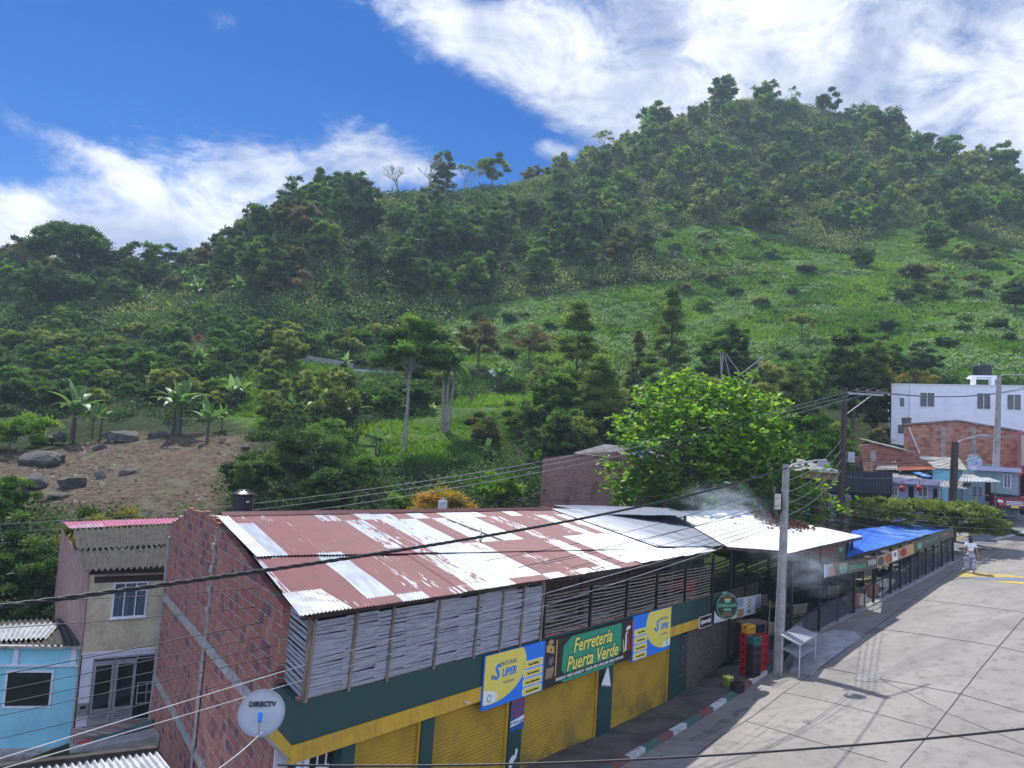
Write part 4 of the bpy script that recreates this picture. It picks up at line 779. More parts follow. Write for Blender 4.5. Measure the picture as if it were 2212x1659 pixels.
# cane wall and balcony facing the pavement, in the store's plane
def hb(w, x0, x1, y0, y1, z0, z1): w.hexa([hw(x, y, z)-o for x, y, z in ((x0, y0, z0), (x1, y0, z0), (x1, y1, z0), (x0, y1, z0), (x0, y0, z1), (x1, y0, z1), (x1, y1, z1), (x0, y1, z1))])
xs0, xs1 = 18.35, hf(1603, 1380)[0]
for k in range(2):
    a = xs0+(xs1-xs0)*k/2; b = xs0+(xs1-xs0)*(k+1)/2; w = MB(); z = .3
    while z < 3.0: w.tube([hw(a, .1, z)-o, hw((a+b)/2, .1, z-.01)-o, hw(b-.02, .1, z+.01)-o], .027, 5); z += .066
    w.build('cane_wall', M['cane_dark'], rest)
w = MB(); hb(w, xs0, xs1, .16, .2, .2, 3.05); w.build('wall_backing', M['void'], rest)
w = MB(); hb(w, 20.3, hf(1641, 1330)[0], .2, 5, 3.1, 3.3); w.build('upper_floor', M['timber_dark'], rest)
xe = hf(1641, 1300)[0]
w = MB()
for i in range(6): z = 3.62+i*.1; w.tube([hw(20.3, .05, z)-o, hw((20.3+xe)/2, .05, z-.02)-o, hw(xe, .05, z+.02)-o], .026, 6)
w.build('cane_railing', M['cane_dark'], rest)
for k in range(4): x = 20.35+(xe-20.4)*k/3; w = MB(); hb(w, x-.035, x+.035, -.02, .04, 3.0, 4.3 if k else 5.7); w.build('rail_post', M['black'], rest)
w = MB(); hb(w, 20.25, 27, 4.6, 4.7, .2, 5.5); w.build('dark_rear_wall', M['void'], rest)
w = MB(); hb(w, 21.2, 22.2, 1.5, 2.0, 3.32, 4.4); w.build('red_cabinet', M['s_red'], rest)
w = MB(); hb(w, 20.8, 26.5, 3.2, 3.3, 4.3, 4.9); w.build('grey_partition', M['roof_old'], rest)
# tables and benches inside
def wood_table(label, x, y, sc=1.0, group='wooden tables inside the restaurant'):
    t = thing('dining_table', label, 'table', RA+rw(x, y, .1), RFc.rz, group); w = MB()
    for i in range(5): w.box(-.7, -.4+i*.162, .72, .7, -.4+i*.162+.155, .76)
    w.build('tabletop', M['timber'], t)
    for sx in (-.6, .6):
        for sy in (-.33, .33): w = MB(); w.box(sx-.04, sy-.04, 0, sx+.04, sy+.04, .718); w.build('leg', M['timber_dark'], t)
    return t
def bench(label, x, y, group='wooden benches inside the restaurant'):
    t = thing('bench', label, 'bench', RA+rw(x, y, .1), RFc.rz, group); w = MB()
    for i in range(3): w.box(-.7, -.2+i*.13, .43, .7, -.2+i*.13+.12, .46)
    w.build('seat', M['timber'], t); w = MB()
    for i in range(4): w.box(-.7, .2+i*.015, .55+i*.11, .7, .225+i*.015, .55+i*.11+.09)
    w.build('backrest', M['timber'], t)
    for sx in (-.6, .6): w = MB(); w.box(sx-.03, -.2, 0, sx+.03, -.15, .429); w.build('leg', M['black'], t); w = MB(); w.box(sx-.03, .25, 0, sx+.03, .3, 1.0); w.build('leg', M['black'], t)
    return t
for k, (x, y) in enumerate(((-.4, 1.6), (2.0, 2.0), (5.0, 2.2), (8.2, 2.2), (11.0, 2.2))):
    wood_table(('nearest dark wooden table behind the mesh fence', 'wooden table behind the utility pole and fence', 'wooden table under the left end of the blue roof', 'wooden table under the middle of the blue roof', 'wooden table under the far end of the blue roof')[k], x, y)
    for d in (-.8, .8): bb = bench('%s wooden bench %s' % (('nearer', 'farther')[d > 0], ('at the table nearest the cane wall', 'at the table behind the utility pole', 'at the table under the left end of the blue roof', 'at the table under the middle of the blue roof', 'at the table under the far end of the blue roof')[k]), x, y+d); bb.rotation_euler.z += 0 if d > 0 else math.pi
for k, vx in enumerate((1745, 1868, 1908)):
    x, _ = rxz(vx, 1300); t = thing('planter', ('stacked wooden tub planter behind the mesh fence near the steel table', 'round terracotta planter behind the fence, left of two', 'round terracotta planter behind the fence, right of two')[k], 'planter', RA+rw(x, .55, .1)); w = MB(); w.lathe([(.24, 0), (.3, .5), (.32, .5), (.32, .56), (.27, .56), (.25, .5), (.01, .48)], 16); w.build('pot', M['s_rust'] if k else M['timber'], t)
    c = npl = None
    rsl = np.random.RandomState(k+40); n = 90; P0 = np.c_[rsl.normal(0, .13, n), rsl.normal(0, .13, n), .55+rsl.rand(n)*.35]; a = rsl.rand(n)*6.28; l = .16; dx = np.c_[np.cos(a)*l, np.sin(a)*l, rsl.uniform(-.05, .1, n)]; sx = np.c_[-np.sin(a), np.cos(a), a*0]*.03
    V = np.stack([P0, P0+dx*.5+sx, P0+dx, P0+dx*.5-sx], 1).reshape(-1, 3); npmesh('leaves', V, 4, L['mid'], t, tone=rsl.rand(n))
w = MB()
# ---------------------------------------------------------------- banners
def banner(label, fac, tl, tr, bl, br, mat, out=.09, cat='banner'):
    def wp(p): a, z = fac(*p); n = Vector((-fac.u.y, fac.u.x, 0)); return fac.P+fac.u*a+Vector((0, 0, z))-n*out
    A, B, C = wp(bl), wp(br), wp(tl); L_ = (B-A).length; ang = math.asin((B.z-A.z)/L_); t = thing('banner', label, cat, A, fac.rz, tilt=(0, 0)); t.rotation_euler = (Matrix.Rotation(fac.rz, 3, 'Z') @ Matrix.Rotation(-ang, 3, 'Y')).to_euler()
    H_ = (C-A).length; w = MB(); w.box(0, 0, 0, L_, .015, H_); w.build('cloth', M[mat], t); return t, L_, H_
t, W_, H_ = banner('dark banner with a soup pot picture and green lettering under the blue roof', RFc, (1777, 1218), (1890, 1202), (1776, 1248), (1890, 1227), 's_brown')
shape(t, 'white_border', [(0, 0), (.06, 0), (.06, H_), (0, H_)], 's_white', -.002); shape(t, 'printed_corn', [(.06, .03), (W_*.15, .03), (W_*.15, H_-.03), (.06, H_-.03)], 's_lav', -.002); shape(t, 'printed_people', [(W_*.07, .05), (W_*.19, .05), (W_*.18, H_*.6), (W_*.15, H_*.85), (W_*.11, H_*.7), (W_*.08, H_*.8)], 's_tan', -.008)
pot = [(W_*.27, H_*.75), (W_*.28, H_*.3), (W_*.31, H_*.12), (W_*.38, H_*.12), (W_*.41, H_*.3), (W_*.42, H_*.75)]
shape(t, 'printed_pot', pot, 's_mint', -.003); shape(t, 'printed_soup', ell(W_*.345, H_*.76, W_*.075, H_*.12, 20), 's_tan', -.009); text('LA', .2, M['s_brown'], t, (W_*.345, -.01, H_*.22), bold=.004)
text('SOPAS Y CARNES', .16, M['s_tan'], t, (W_*.62, -.006, H_*.70), squeeze=.9); text('ESMERALDA', .30, M['s_mint'], t, (W_*.62, -.006, H_*.24), bold=.006, squeeze=.85); text('SHEIN', .34, M['s_white'], t, (W_*.90, -.006, H_*.34), squeeze=.75)
t, W_, H_ = banner('banner of brown food pictures under the blue roof edge', RFc, (1891, 1202), (1971, 1170), (1891, 1227), (1971, 1195), 's_tan')
for k in range(5):
    if k == 2: shape(t, 'printed_logo', [(W_*.40, .03), (W_*.54, .03), (W_*.54, H_-.03), (W_*.40, H_-.03)], 's_white', -.003); shape(t, 'logo_mark', ell(W_*.47, H_*.6, W_*.04, H_*.22, 14), 's_grey', -.009)
    else: shape(t, 'printed_dish', ell(W_*(.1+.2*k), H_*.5, W_*.085, H_*.38, 14), ('s_brown', 's_rust', '', 's_red', 's_gold')[k], -.003)
t, W_, H_ = banner('narrow dark banner with green pot under the far end of the blue roof', RFc, (1972, 1170), (2056, 1142), (1972, 1192), (2056, 1158), 's_brown')
shape(t, 'printed_pot', [(W_*.06, H_*.7), (W_*.09, H_*.15), (W_*.16, H_*.15), (W_*.19, H_*.7)], 's_mint', -.003); text('ESMERALDA', .26, M['s_mint'], t, (W_*.42, -.006, H_*.35), squeeze=.9); text('SHEIN', .24, M['s_tan'], t, (W_*.75, -.006, H_*.35), squeeze=.9)
t, W_, H_ = banner('square dark banner with red lettering hanging under the white roof', RFc, (1749, 1183), (1827, 1172), (1749, 1227), (1827, 1215), 's_brown', out=.0)
text('SOPAS Y CARNES', .30, M['s_red'], t, (W_*.42, -.006, H_*.68), squeeze=.62, bold=.006); text('ASADAS', .18, M['s_red'], t, (W_*.42, -.006, H_*.45)); text('ESMERALDA', .24, M['s_dgreen'], t, (W_*.38, -.006, H_*.12), squeeze=.8)
shape(t, 'printed_pot', [(W_*.80, H_*.8), (W_*.82, H_*.6), (W_*.9, H_*.6), (W_*.92, H_*.8)], 's_mint', -.003); shape(t, 'printed_dish', ell(W_*.86, H_*.28, W_*.06, H_*.12, 16), 's_dgreen', -.003)
HF = Fac(HP, HP+Vector((HU[0], HU[1], 0))*20)
t, W_, H_ = banner('white and pastel clothing shop panel under the cane balcony', HF, (1540, 1302), (1640, 1276), (1540, 1346), (1640, 1322), 's_white', out=.05, cat='sign')
for pts, c in (([(.25, .1), (.45, .2), (.4, .8), (.3, .6)], 's_lav'), ([(.42, .5), (.58, .55), (.58, .95), (.42, .95)], 's_lav'), ([(.45, .02), (.6, .05), (.6, .4), (.47, .45)], 's_tan'), ([(.86, .3), (.98, .35), (.98, .95), (.88, .9)], 's_lav'), ([(.84, .02), (.98, .02), (.98, .25), (.9, .3)], 's_tan')): shape(t, 'pastel_patch', [(x*W_, z*H_) for x, z in pts], c, -.003)
text('LS', .52, M['s_navy'], t, (W_*.72, -.006, H_*.42), squeeze=.7); text('SHEIN', .22, M['s_navy'], t, (W_*.72, -.006, H_*.12), squeeze=.85)
# round hanging sign
c_ = at(1571, 1309, 29.6); t = thing('round_sign', 'round black sign with green lettering and soup bowl hanging above the crates', 'sign', c_, R(22)); w = MB(); w.prism(ell(0, 0, .50, .50, 48), 'y', 0, .14); w.build('drum', M['s_dgreen'], t)
shape(t, 'rim', ell(0, 0, .47, .47, 48), 's_mint', -.002); shape(t, 'face', ell(0, 0, .45, .45, 48), 's_black', -.007)
text('SOPAS Y CARNES', .085, M['s_tan'], t, (0, -.013, .33)); shape(t, 'bowl', [(-.16, .24), (-.1, .13), (.1, .13), (.16, .24)], 's_mint', -.012); shape(t, 'soup', ell(0, .25, .16, .035, 18), 's_gold', -.014); text('ESMERALDA', .17, M['s_mint'], t, (0, -.013, -.03), bold=.003, squeeze=.9)
shape(t, 'plate', ell(0, -.13, .19, .05, 20), 's_mint', -.012); shape(t, 'rice', [(-.12, -.13), (0, -.06), (.12, -.13), (0, -.16)], 's_green', -.018); text('DOMICILIOS', .075, M['s_tan'], t, (0, -.013, -.28)); text('322 272 8175', .085, M['s_tan'], t, (0, -.013, -.37)); w = MB(); w.tube([(-.9, .1, .02), (-.45, .08, .02)], .02, 6); w.build('bracket', M['black'], t)
# ------------------------------------------------------------------ crates
def crate_mesh(name, mat, hh=.30, l=.42, d=.32, handle=True):
    w = MB(); e = .02
    w.box(-l/2, -d/2, 0, l/2, d/2, .02)
    for (x0, x1, y0, y1) in ((-l/2, l/2, -d/2, -d/2+e), (-l/2, l/2, d/2-e, d/2)): w.box(x0, y0, .021, x1, y1, hh*.34); w.box(x0, y0, hh*.82, x1, y1, hh); [w.box(x0+(x1-x0)*k/5-.022+(.022 if k == 0 else 0)-(.022 if k == 5 else 0), y0+.002, hh*.34, x0+(x1-x0)*k/5+.022+(.022 if k == 0 else 0)-(.022 if k == 5 else 0), y1-.002, hh*.82) for k in range(6)]
    for x0, x1 in ((-l/2, -l/2+e), (l/2-e, l/2)): w.box(x0, -d/2+e, .021, x1, d/2-e, hh*.45); w.box(x0, -d/2+e, hh*.9, x1, d/2-e, hh); w.box(x0+.002, -d/2+e, hh*.45, x1-.002, -.06, hh*.9); w.box(x0+.002, .06, hh*.45, x1-.002, d/2-e, hh*.9)
    for k in range(1, 4): w.box(-l/2+e, -d/2+k*d/4-.004, .021, l/2-e, -d/2+k*d/4+.004, hh*.5)
    return w
def crate(name, label, mat, loc, rz, group=None, bottles=True):
    t = thing(name, label, 'crate', loc, rz, group); crate_mesh(name, mat).build('crate_body', M[mat], t)
    if bottles:
        w = MB(); [w.lathe([(.025, .021), (.025, .18), (.01, .24), (.012, .275)], 7, (-.15+i*.1, -.1+j*.1, 0)) for i in range(4) for j in range(3)]; w.build('bottles', M['timber_dark'] if mat != 'yellow_crate' else M['s_brown'], t)
    return t
CR_ = R(30)
def crate_at(vx, vy): p = GA_(vx, vy); return Vector((p.x, p.y, p.z+.152))
cb = crate_at(1627, 1473); cR = cb+Vector((.42, .42, 0)); cL = cb+Vector((-.12, .52, 0)); CH = .303
ord_ = ['bottom', 'second', 'third', 'fourth', 'top']
for k in range(4): crate('bottle_crate', '%s dark brown crate in the stack under the green crate' % ord_[k], 'brown_crate', cb+Vector((0, 0, k*CH)), CR_)
crate('bottle_crate', 'green crate on top of the brown crate stack by the cane wall', 'green_crate', cb+Vector((0, 0, 4*CH)), CR_)
for k in range(5): crate('bottle_crate', '%s red crate in the right hand stack beside the concrete pole' % ord_[k], 'red_crate', cR+Vector((0, 0, k*CH)), CR_)
for k in range(5): crate('bottle_crate', '%s red crate in the rear stack under the yellow crate' % ord_[k], 'red_crate', cL+Vector((0, 0, k*CH)), CR_)
crate('bottle_crate', 'yellow crate topmost of all the stacked crates', 'yellow_crate', cL+Vector((.05, 0, 5*CH)), CR_)
p = crate_at(1592, 1503); crate('bottle_crate', 'black crate of bottles on the pavement left of the brown stack', 'brown_crate', p, CR_); p = crate_at(1572, 1492); t = thing('lime_box', 'small lime green plastic box beside the black crate on the pavement', 'box', p, CR_); w = MB(); w.bevbox(-.14, -.12, 0, .14, .12, .30, .02); w.build('box_body', M['lime'], t); w = MB(); w.bevbox(-.15, -.13, .301, .15, .13, .36, .015); w.build('lid', M['s_lime'], t)
# ------------------------------------------------------------------ steel table
p = [GA_(1718, 1440), GA_(1800, 1400), ]; TH = .95
ta = GA_(1718, 1442); ta.z = g1(ta.x, ta.y)+.1
t = thing('steel_table', 'stainless steel work table with lower shelf standing on the concrete ramp', 'table', ta, R(-12)); t.rotation_euler = (0, 0, R(35))
t.rotation_euler = (0, 0, 0); t.location = ta
tc_ = [at(1686, 1371, 29.5), at(1728, 1393, 28.8), at(1766, 1369, 30.1), at(1721, 1350, 30.9)]; tc_ = [p-ta for p in tc_]; dn = Vector((0, 0, -.05))
w = MB(); w.hexa([p+dn for p in tc_]+tc_); w.build('tabletop', M['steel'], t); cm = sum(tc_, Vector())/4; q = [cm+(p-cm)*.86+Vector((0, 0, -.5)) for p in tc_]
w = MB(); w.hexa([p+Vector((0, 0, -.03)) for p in q]+q); w.build('lower_shelf', M['steel'], t)
for p in tc_: p = cm+(p-cm)*.9; g = g1(ta.x+p.x, ta.y+p.y)-ta.z+.05; w = MB(); w.tube([(p.x, p.y, min(g, p.z-.8)), p+dn], .028, 8); w.build('leg', M['steel'], t)
# leaning stick
A = GA_(1655, 1440); A.z += .1; t = thing('wooden_pole', 'thin wooden stick leaning beside the yellow crate', 'stick', A); B = at(1664, 1296, 30.6); w = MB(); w.tube([(0, 0, 0), tuple(B-A)], .02, 6); w.build('stick', M['timber'], t)
# ------------------------------------------------------------------ houses on the left
def wallbox(parent, name, fac, x0, x1, d, z0, z1, mat): w = MB(); w.box(x0, 0, z0, x1, d, z1); return w.build(name, mat, parent)
def house(name, label, P, Q, cat='house'):
    f = Fac(P, Q); t = thing(name, label, cat, f.P, f.rz); return f, t
def lq(t, fac, v, D):      # grid point at a distance -> local coordinates of the house
    p = at(v[0], v[1], D)-fac.P; return Vector((p.dot(fac.u), p.dot(Vector((-fac.u.y, fac.u.x, 0))), p.z))
f, t = house('cream_house', 'narrow two storey cream rendered house with mossy corrugated roof and glazed double doors', at(165, 1600, 27), at(350, 1600, 28.5))
zt = f(250, 1240)[1]; zm = f(250, 1408)[1]; xl = f(178, 1400)[0]; xr_ = 3.6
w = MB(); w.box(xl, 0, zm+.02, xr_, 5.5, zt); w.build('upper_wall', M['cream'], t)
w = MB(); w.box(xl+.03, .03, -1.2, xr_, 5.5, zm); w.build('lower_wall', M['lilacwhite'], t)
w = MB(); w.box(xl-.02, -.02, zm-.01, xr_, 0, zm+.05); w.build('string_course', M['lilacwhite'], t)
w = MB(); a = lq(t, f, (134, 1143), 33.0); w.hexa([(xl-.03, -.02, -1.2), (xl-.03, -.02, -1.2), (a.x, a.y, -1.2), (a.x-.02, a.y, -1.2), (xl-.03, -.02, zt+.1), (xl-.015, -.02, zt+.1), (a.x, a.y, a.z), (a.x-.02, a.y, a.z)]); w.build('side_wall', plain('pinkish_brick_render', (.40, .27, .25), .9, c2=(.30, .15, .13), scale=2.5, bump=.4), t)
r0, r1, r2, r3 = lq(t, f, (172, 1234), 26.6), lq(t, f, (385, 1223), 28.2), lq(t, f, (400, 1136), 32.4), lq(t, f, (158, 1147), 31.2)
w = MB(); corr(w, r0, r1, r1.lerp(r2, .52), r0.lerp(r3, .52), pitch=.21, amp=.05); w.build('roof_sheets', M['roof_cement'], t)
w = MB(); u_ = Vector((0, 0, .05)); corr(w, r0.lerp(r3, .47)+u_, r1.lerp(r2, .47)+u_, r2+u_, r3+u_, pitch=.21, amp=.05); w.build('roof_sheets', M['roof_cement'], t)
p0, p1, p2, p3 = lq(t, f, (150, 1147), 31.4), lq(t, f, (400, 1134), 32.6), lq(t, f, (400, 1121), 34), lq(t, f, (136, 1130), 33)
w = MB(); corr(w, p0+u_*2, p1+u_*2, p2+u_, p3+u_, pitch=.15, amp=.02); w.build('pink_roof_sheets', M['roof_pink'], t)
w = MB(); w.box(xl+.15, -.3, zt-.02, xr_, .0, zt+.03); w.build('eave_board', M['timber'], t)
w = MB(); w.box(xl+.15, -.02, zt-.28, xr_, -.002, zt-.03); w.build('dark_beam', M['timber_dark'], t)
a = f.rect(243, 1257, 317, 1333); window(t, *a, y=0, frame='white', panes=3, bars=0, glass='curtain', sill=True)
w = MB(); w.box(a[0]+.05, -.034, a[3]-.32, a[2]-.05, -.02, a[3]-.29); w.build('window_bar', M['white'], t)
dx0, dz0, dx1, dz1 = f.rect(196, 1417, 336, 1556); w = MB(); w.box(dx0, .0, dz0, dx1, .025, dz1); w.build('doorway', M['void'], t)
dw = (dx1-dx0)/3
for k in range(2):
    x0 = dx0+k*dw+.01; x1 = x0+dw-.02; w = MB(); e = .09
    w.box(x0, -.04, dz0, x0+e, 0, dz1-.15); w.box(x1-e, -.04, dz0, x1, 0, dz1-.15); w.box(x0+e, -.04, dz1-.25, x1-e, 0, dz1-.15); w.box(x0+e, -.04, dz0, x1-e, 0, dz0+.12); w.box(x0+e, -.04, dz0+.42, x1-e, 0, dz0+.5)
    d = w.build('door_leaf', M['grey_metal'], t); w = MB(); w.box(x0+e, -.02, dz0+.5, x1-e, -.01, dz1-.25); w.build('glass', M['glass'], d)
    w = MB(); [w.box(x0+e, -.03, dz0+.13+q*.075, x1-e, -.012, dz0+.185+q*.075) for q in range(4)]; w.build('louvre_panel', M['grey_metal'], d)
w = MB(); w.box(dx0, -.04, dz1-.14, dx1, 0, dz1-.1); w.box(dx0, -.04, dz1-.04, dx1, 0, dz1); [w.box(dx0+q*dw-.02, -.04, dz1-.1, dx0+q*dw+.02, 0, dz1-.04) for q in (0.02, 1, 2, 2.98)]; w.build('transom', M['grey_metal'], t)
w = MB(); [w.box(dx0+2*dw+.08+q*.3, -.012, dz0+.5, dx0+2*dw+.11+q*.3, -.002, dz0+1.25) for q in range(3)]; [w.box(dx0+2*dw+.11, -.012, dz0+.5+q*.36, dx1-.1, -.002, dz0+.53+q*.36) for q in range(3)]; w.build('inner_railing', M['steel'], t)
a = f.rect(166, 1519, 190, 1545); w = MB(); w.bevbox(a[0], -.06, a[1], a[2], .03, a[3], .015); q = w.build('meter_box', M['concrete'], t); w = MB(); w.box(a[0]+.08, -.07, a[1]+.22, a[2]-.08, -.061, a[3]-.07); w.build('meter_window', M['glass'], q)
w = MB(); zp = dz0-.04; w.box(xl-.1, -1.0, zp-.9, xr_+.5, 0, zp); w.build('tiled_step', M['tiles'], t)
w = MB(); w.tube([(xr_-.3, -.06, -1), (xr_-.28, -.06, zt-.3)], .05, 8); w.build('drain_pipe', M['grey_metal'], t)
# blue house
f, t = house('blue_house', 'low sky blue house with one dark curtained window at the left edge', at(-60, 1600, 26.6), at(163, 1596, 27.2))
L_ = f.len; zt = f(80, 1398)[1]
wallbox(t, 'wall', f, 0, L_, .3, -1.5, zt, M['cyan']); zb = f(80, 1437)[1]
w = MB(); w.box(0, -.07, zb-.03, L_, 0, zb+.03); w.build('moulding', M['lilacwhite'], t)
for vx in (35, 160): x = f(vx, 1420)[0]; w = MB(); w.box(x-.08, -.05, zb+.03, x+.08, 0, zt-.02); w.build('pilaster', M['lilacwhite'], t)
a = f.rect(15, 1453, 108, 1524); window(t, a[0]-.08, a[1]-.08, a[2]+.08, a[3]+.08, frame='lilacwhite', panes=1, fr=.07, glass='glass')
w = MB(); w.box(-.3, -.2, zt, L_-.05, -.002, zt+.08); w.build('eave_board', M['mortar'], t)
r0, r1, r2, r3 = lq(t, f, (-70, 1404), 26.3), lq(t, f, (168, 1392), 27), lq(t, f, (140, 1335), 31), lq(t, f, (-70, 1345), 30.5)
w = MB(); corr(w, r0, r1, r2, r3, pitch=.2, amp=.045); w.build('roof_sheets', M['roof_cement'], t)
w = MB(); k = Vector((0, 0, .07)); corr(w, r0.lerp(r3, .18)+k, r0.lerp(r3, .18).lerp(r1.lerp(r2, .18), .72)+k, r0.lerp(r3, .75).lerp(r1.lerp(r2, .75), .92)+k, r0.lerp(r3, .75)+k, pitch=.2, amp=.045); w.build('pale_roof_sheet', M['roof_bright'], t)
w = MB(); w.box(-.3, -.6, -1.6, L_+.2, 0, f(80, 1612)[1]-.05); w.build('plinth', M['mortar'], t)
# shed in front
A, B = at(-80, 1662, 18.5), at(338, 1612, 21.5); f = Fac(A, B); t = thing('shed', 'low shed with pale corrugated roof and mossy parapet in the bottom left corner', 'shed', A, f.rz)
n_ = Vector((-f.u.y, f.u.x, 0)); L_ = f.len; dz = B.z-A.z
w = MB(); corr(w, (0, -4, -.55), (L_, -4, -.55+dz), (L_, -.1, -.12+dz), (0, -.1, -.12), pitch=.17, amp=.04); w.build('roof_sheets', M['roof_bright'], t)
w = MB(); w.hexa([(0, -.1, -5), (L_, -.1, -5), (L_, .12, -5), (0, .12, -5), (0, -.1, 0), (L_, -.1, dz), (L_, .12, dz), (0, .12, 0)]); w.build('parapet', M['roof_cement'], t)
w = MB(); w.box(L_-.15, -4, -5, L_, -.102, -.5+dz); w.build('side_wall', M['mortar'], t)
# alley slab
A = at(160, 1612, 26.2); t = thing('plastic_sheet', 'twisted strip of teal and red plastic sheeting lying along the alley edge', 'sheeting', A); w = MB(); pts = [at(165, 1613, 26), at(200, 1603, 26), at(245, 1592, 26.2), at(290, 1576, 26.5), at(332, 1561, 26.8)]
for i, (a, b) in enumerate(zip(pts[:-1], pts[1:])):
    w.m = 0 if i else 1; a = a-A; b = b-A; w.hexa([a+Vector((0, -.2, -.02)), b+Vector((0, -.18, -.02)), b+Vector((0, .12, .05)), a+Vector((0, .1, .05)), a+Vector((0, -.12, .10)), b+Vector((0, -.1, .1)), b+Vector((0, .05, .12)), a+Vector((0, .05, .12))])
w.build('sheet', [plain('teal_plastic', (.03, .12, .12), .4), M['s_red']], t)
aly = thing('alley_slab', 'narrow concrete alley slab in front of the glazed doors of the cream house', 'slab', at(250, 1600, 25)); w = MB(); z = at(250, 1585, 26.3); A = aly.location; q = [at(150, 1625, 25), at(345, 1590, 25.6), at(345, 1560, 27.3), at(150, 1600, 26.6)]; w.hexa([p-A-Vector((0, 0, .3)) for p in q]+[p-A for p in q]); w.build('slab', M['concrete'], aly)
# ------------------------------------------------------------------ buildings on the right
f, t = house('white_apartment_house', 'tall white painted house with wide windows and a black tank on its roof', at(1924, 975, 72), at(2260, 975, 67), 'building')
zt = f(1950, 831)[1]; w = MB(); w.box(0, 0, -9, f.len, 9, zt); w.build('wall', M['white'], t); w = MB(); w.box(-.06, -.06, zt+.002, f.len, .2, zt+.1); w.box(f(1965, 835)[0], -.1, -9, f(1965, 835)[0]+.1, -.001, zt-.01); w.build('parapet_trim', M['white_plastic'], t)
for a in ((1942, 858, 1955, 880), (1986, 847, 2020, 880), (2109, 848, 2141, 885), (2174, 851, 2207, 887), (1938, 916, 1957, 938)): r = f.rect(*a); window(t, *r, panes=1 if a[0] < 1960 else 2, fr=.07)
tb = f.P+f.u*f(2131, 830)[0]+Vector((-f.u.y, f.u.x, 0))*2.5; zt_ = f.P.z+zt
st = MB(); x_ = f(2131, 830)[0]
for ax in (-.9, .6): st.box(x_+ax, 1.7, zt, x_+ax+.3, 3.3, zt+1.0)
st.box(x_-1.15, 1.4, zt+1.0, x_+1.25, 3.6, zt+1.12); st.build('tank_stand', M['white'], t)
tank_thing('wide black water tank on a white stand above the white house', Vector((tb.x, tb.y, zt_+1.125)), .88, 1.15)
f, t = house('brick_house', 'large unrendered orange block house below the white apartment house', at(1952, 985, 62), at(2200, 1010, 58), 'house')
g_ = [f(1955, 919), f(2067, 910), f(2197, 933)]; w = MB(); w.prism([(0, -7), (f.len, -7), (f.len, g_[2][1]), g_[1], (0, g_[0][1])], 'y', 0, 6); w.build('wall', M['block_red'], t)
w = MB(); w.hexa([(-.2, -.2, g_[0][1]), (g_[1][0], -.2, g_[1][1]), (g_[1][0], 6, g_[1][1]), (-.2, 6, g_[0][1]), (-.2, -.2, g_[0][1]+.12), (g_[1][0], -.2, g_[1][1]+.12), (g_[1][0], 6, g_[1][1]+.12), (-.2, 6, g_[0][1]+.12)]); w.hexa([(g_[1][0], -.2, g_[1][1]), (f.len+.2, -.2, g_[2][1]), (f.len+.2, 6, g_[2][1]), (g_[1][0], 6, g_[1][1]), (g_[1][0], -.2, g_[1][1]+.12), (f.len+.2, -.2, g_[2][1]+.12), (f.len+.2, 6, g_[2][1]+.12), (g_[1][0], 6, g_[1][1]+.12)]); w.build('roof', M['roof_old'], t)
for vx in (2038, 2103): x = f(vx, 950)[0]; w = MB(); w.box(x-.17, -.03, -1.5, x+.17, 0, f(vx, 922)[1]); w.build('concrete_column', M['mortar'], t)
w = MB(); w.box(f(2103, 942)[0]+.2, -.025, f(2103, 944)[1], f(2190, 944)[0], 0, f(2103, 939)[1]); w.build('concrete_beam', M['mortar'], t)
w = MB(); a = f.rect(1957, 902, 1976, 918); w.box(a[0]+.1, -.3+.6, a[1]-2.0, a[2]-.1, .9, a[1]+.02); w.build('chimney_base', M['block_red'], t)
tank_thing('small grey brown tank on the left corner of the large brick house', f.P+f.u*((a[0]+a[2])/2)+Vector((0, .6, a[1]+.03)), .38, .62, mat='s_brown')
x = f(1972, 940)[0]; w = MB(); w.tube([(x-.3, -.1, a[1]-.2), (x+.5, -.12, f(1975, 980)[1])], .06, 6); w.build('drain_pipe', M['white_plastic'], t)
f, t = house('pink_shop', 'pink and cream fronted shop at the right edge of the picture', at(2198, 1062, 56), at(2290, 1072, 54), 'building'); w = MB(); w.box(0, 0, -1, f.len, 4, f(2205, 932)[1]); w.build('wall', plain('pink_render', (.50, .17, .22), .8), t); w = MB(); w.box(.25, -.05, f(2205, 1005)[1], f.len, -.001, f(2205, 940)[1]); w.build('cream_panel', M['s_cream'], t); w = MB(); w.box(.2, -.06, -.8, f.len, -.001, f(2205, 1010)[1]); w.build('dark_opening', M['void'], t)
c_ = at(2203, 1018, 54); t2 = thing('red_disc_sign', 'round red sign fixed to the dark front of the pink shop', 'sign', c_); w = MB(); w.prism(ell(0, 0, .3, .3, 24), 'y', 0, .06); w.build('disc', M['s_red'], t2)
f, t = house('small_brick_house', 'small brick house with a sheet roof behind the dark cladding', at(1830, 1040, 58), at(1958, 1040, 57)); g_ = [f(1831, 966), f(1884, 958), f(1956, 977)]
w = MB(); w.prism([(0, -5), (f.len, -5), (f.len, g_[2][1]), g_[1], (0, g_[0][1])], 'y', 0, 5); w.build('wall', M['block_small'], t); x = f(1886, 1000)[0]; w = MB(); w.box(x-.2, -.03, 0, x+.2, 0, f(1886, 972)[1]); w.build('concrete_column', M['mortar'], t)
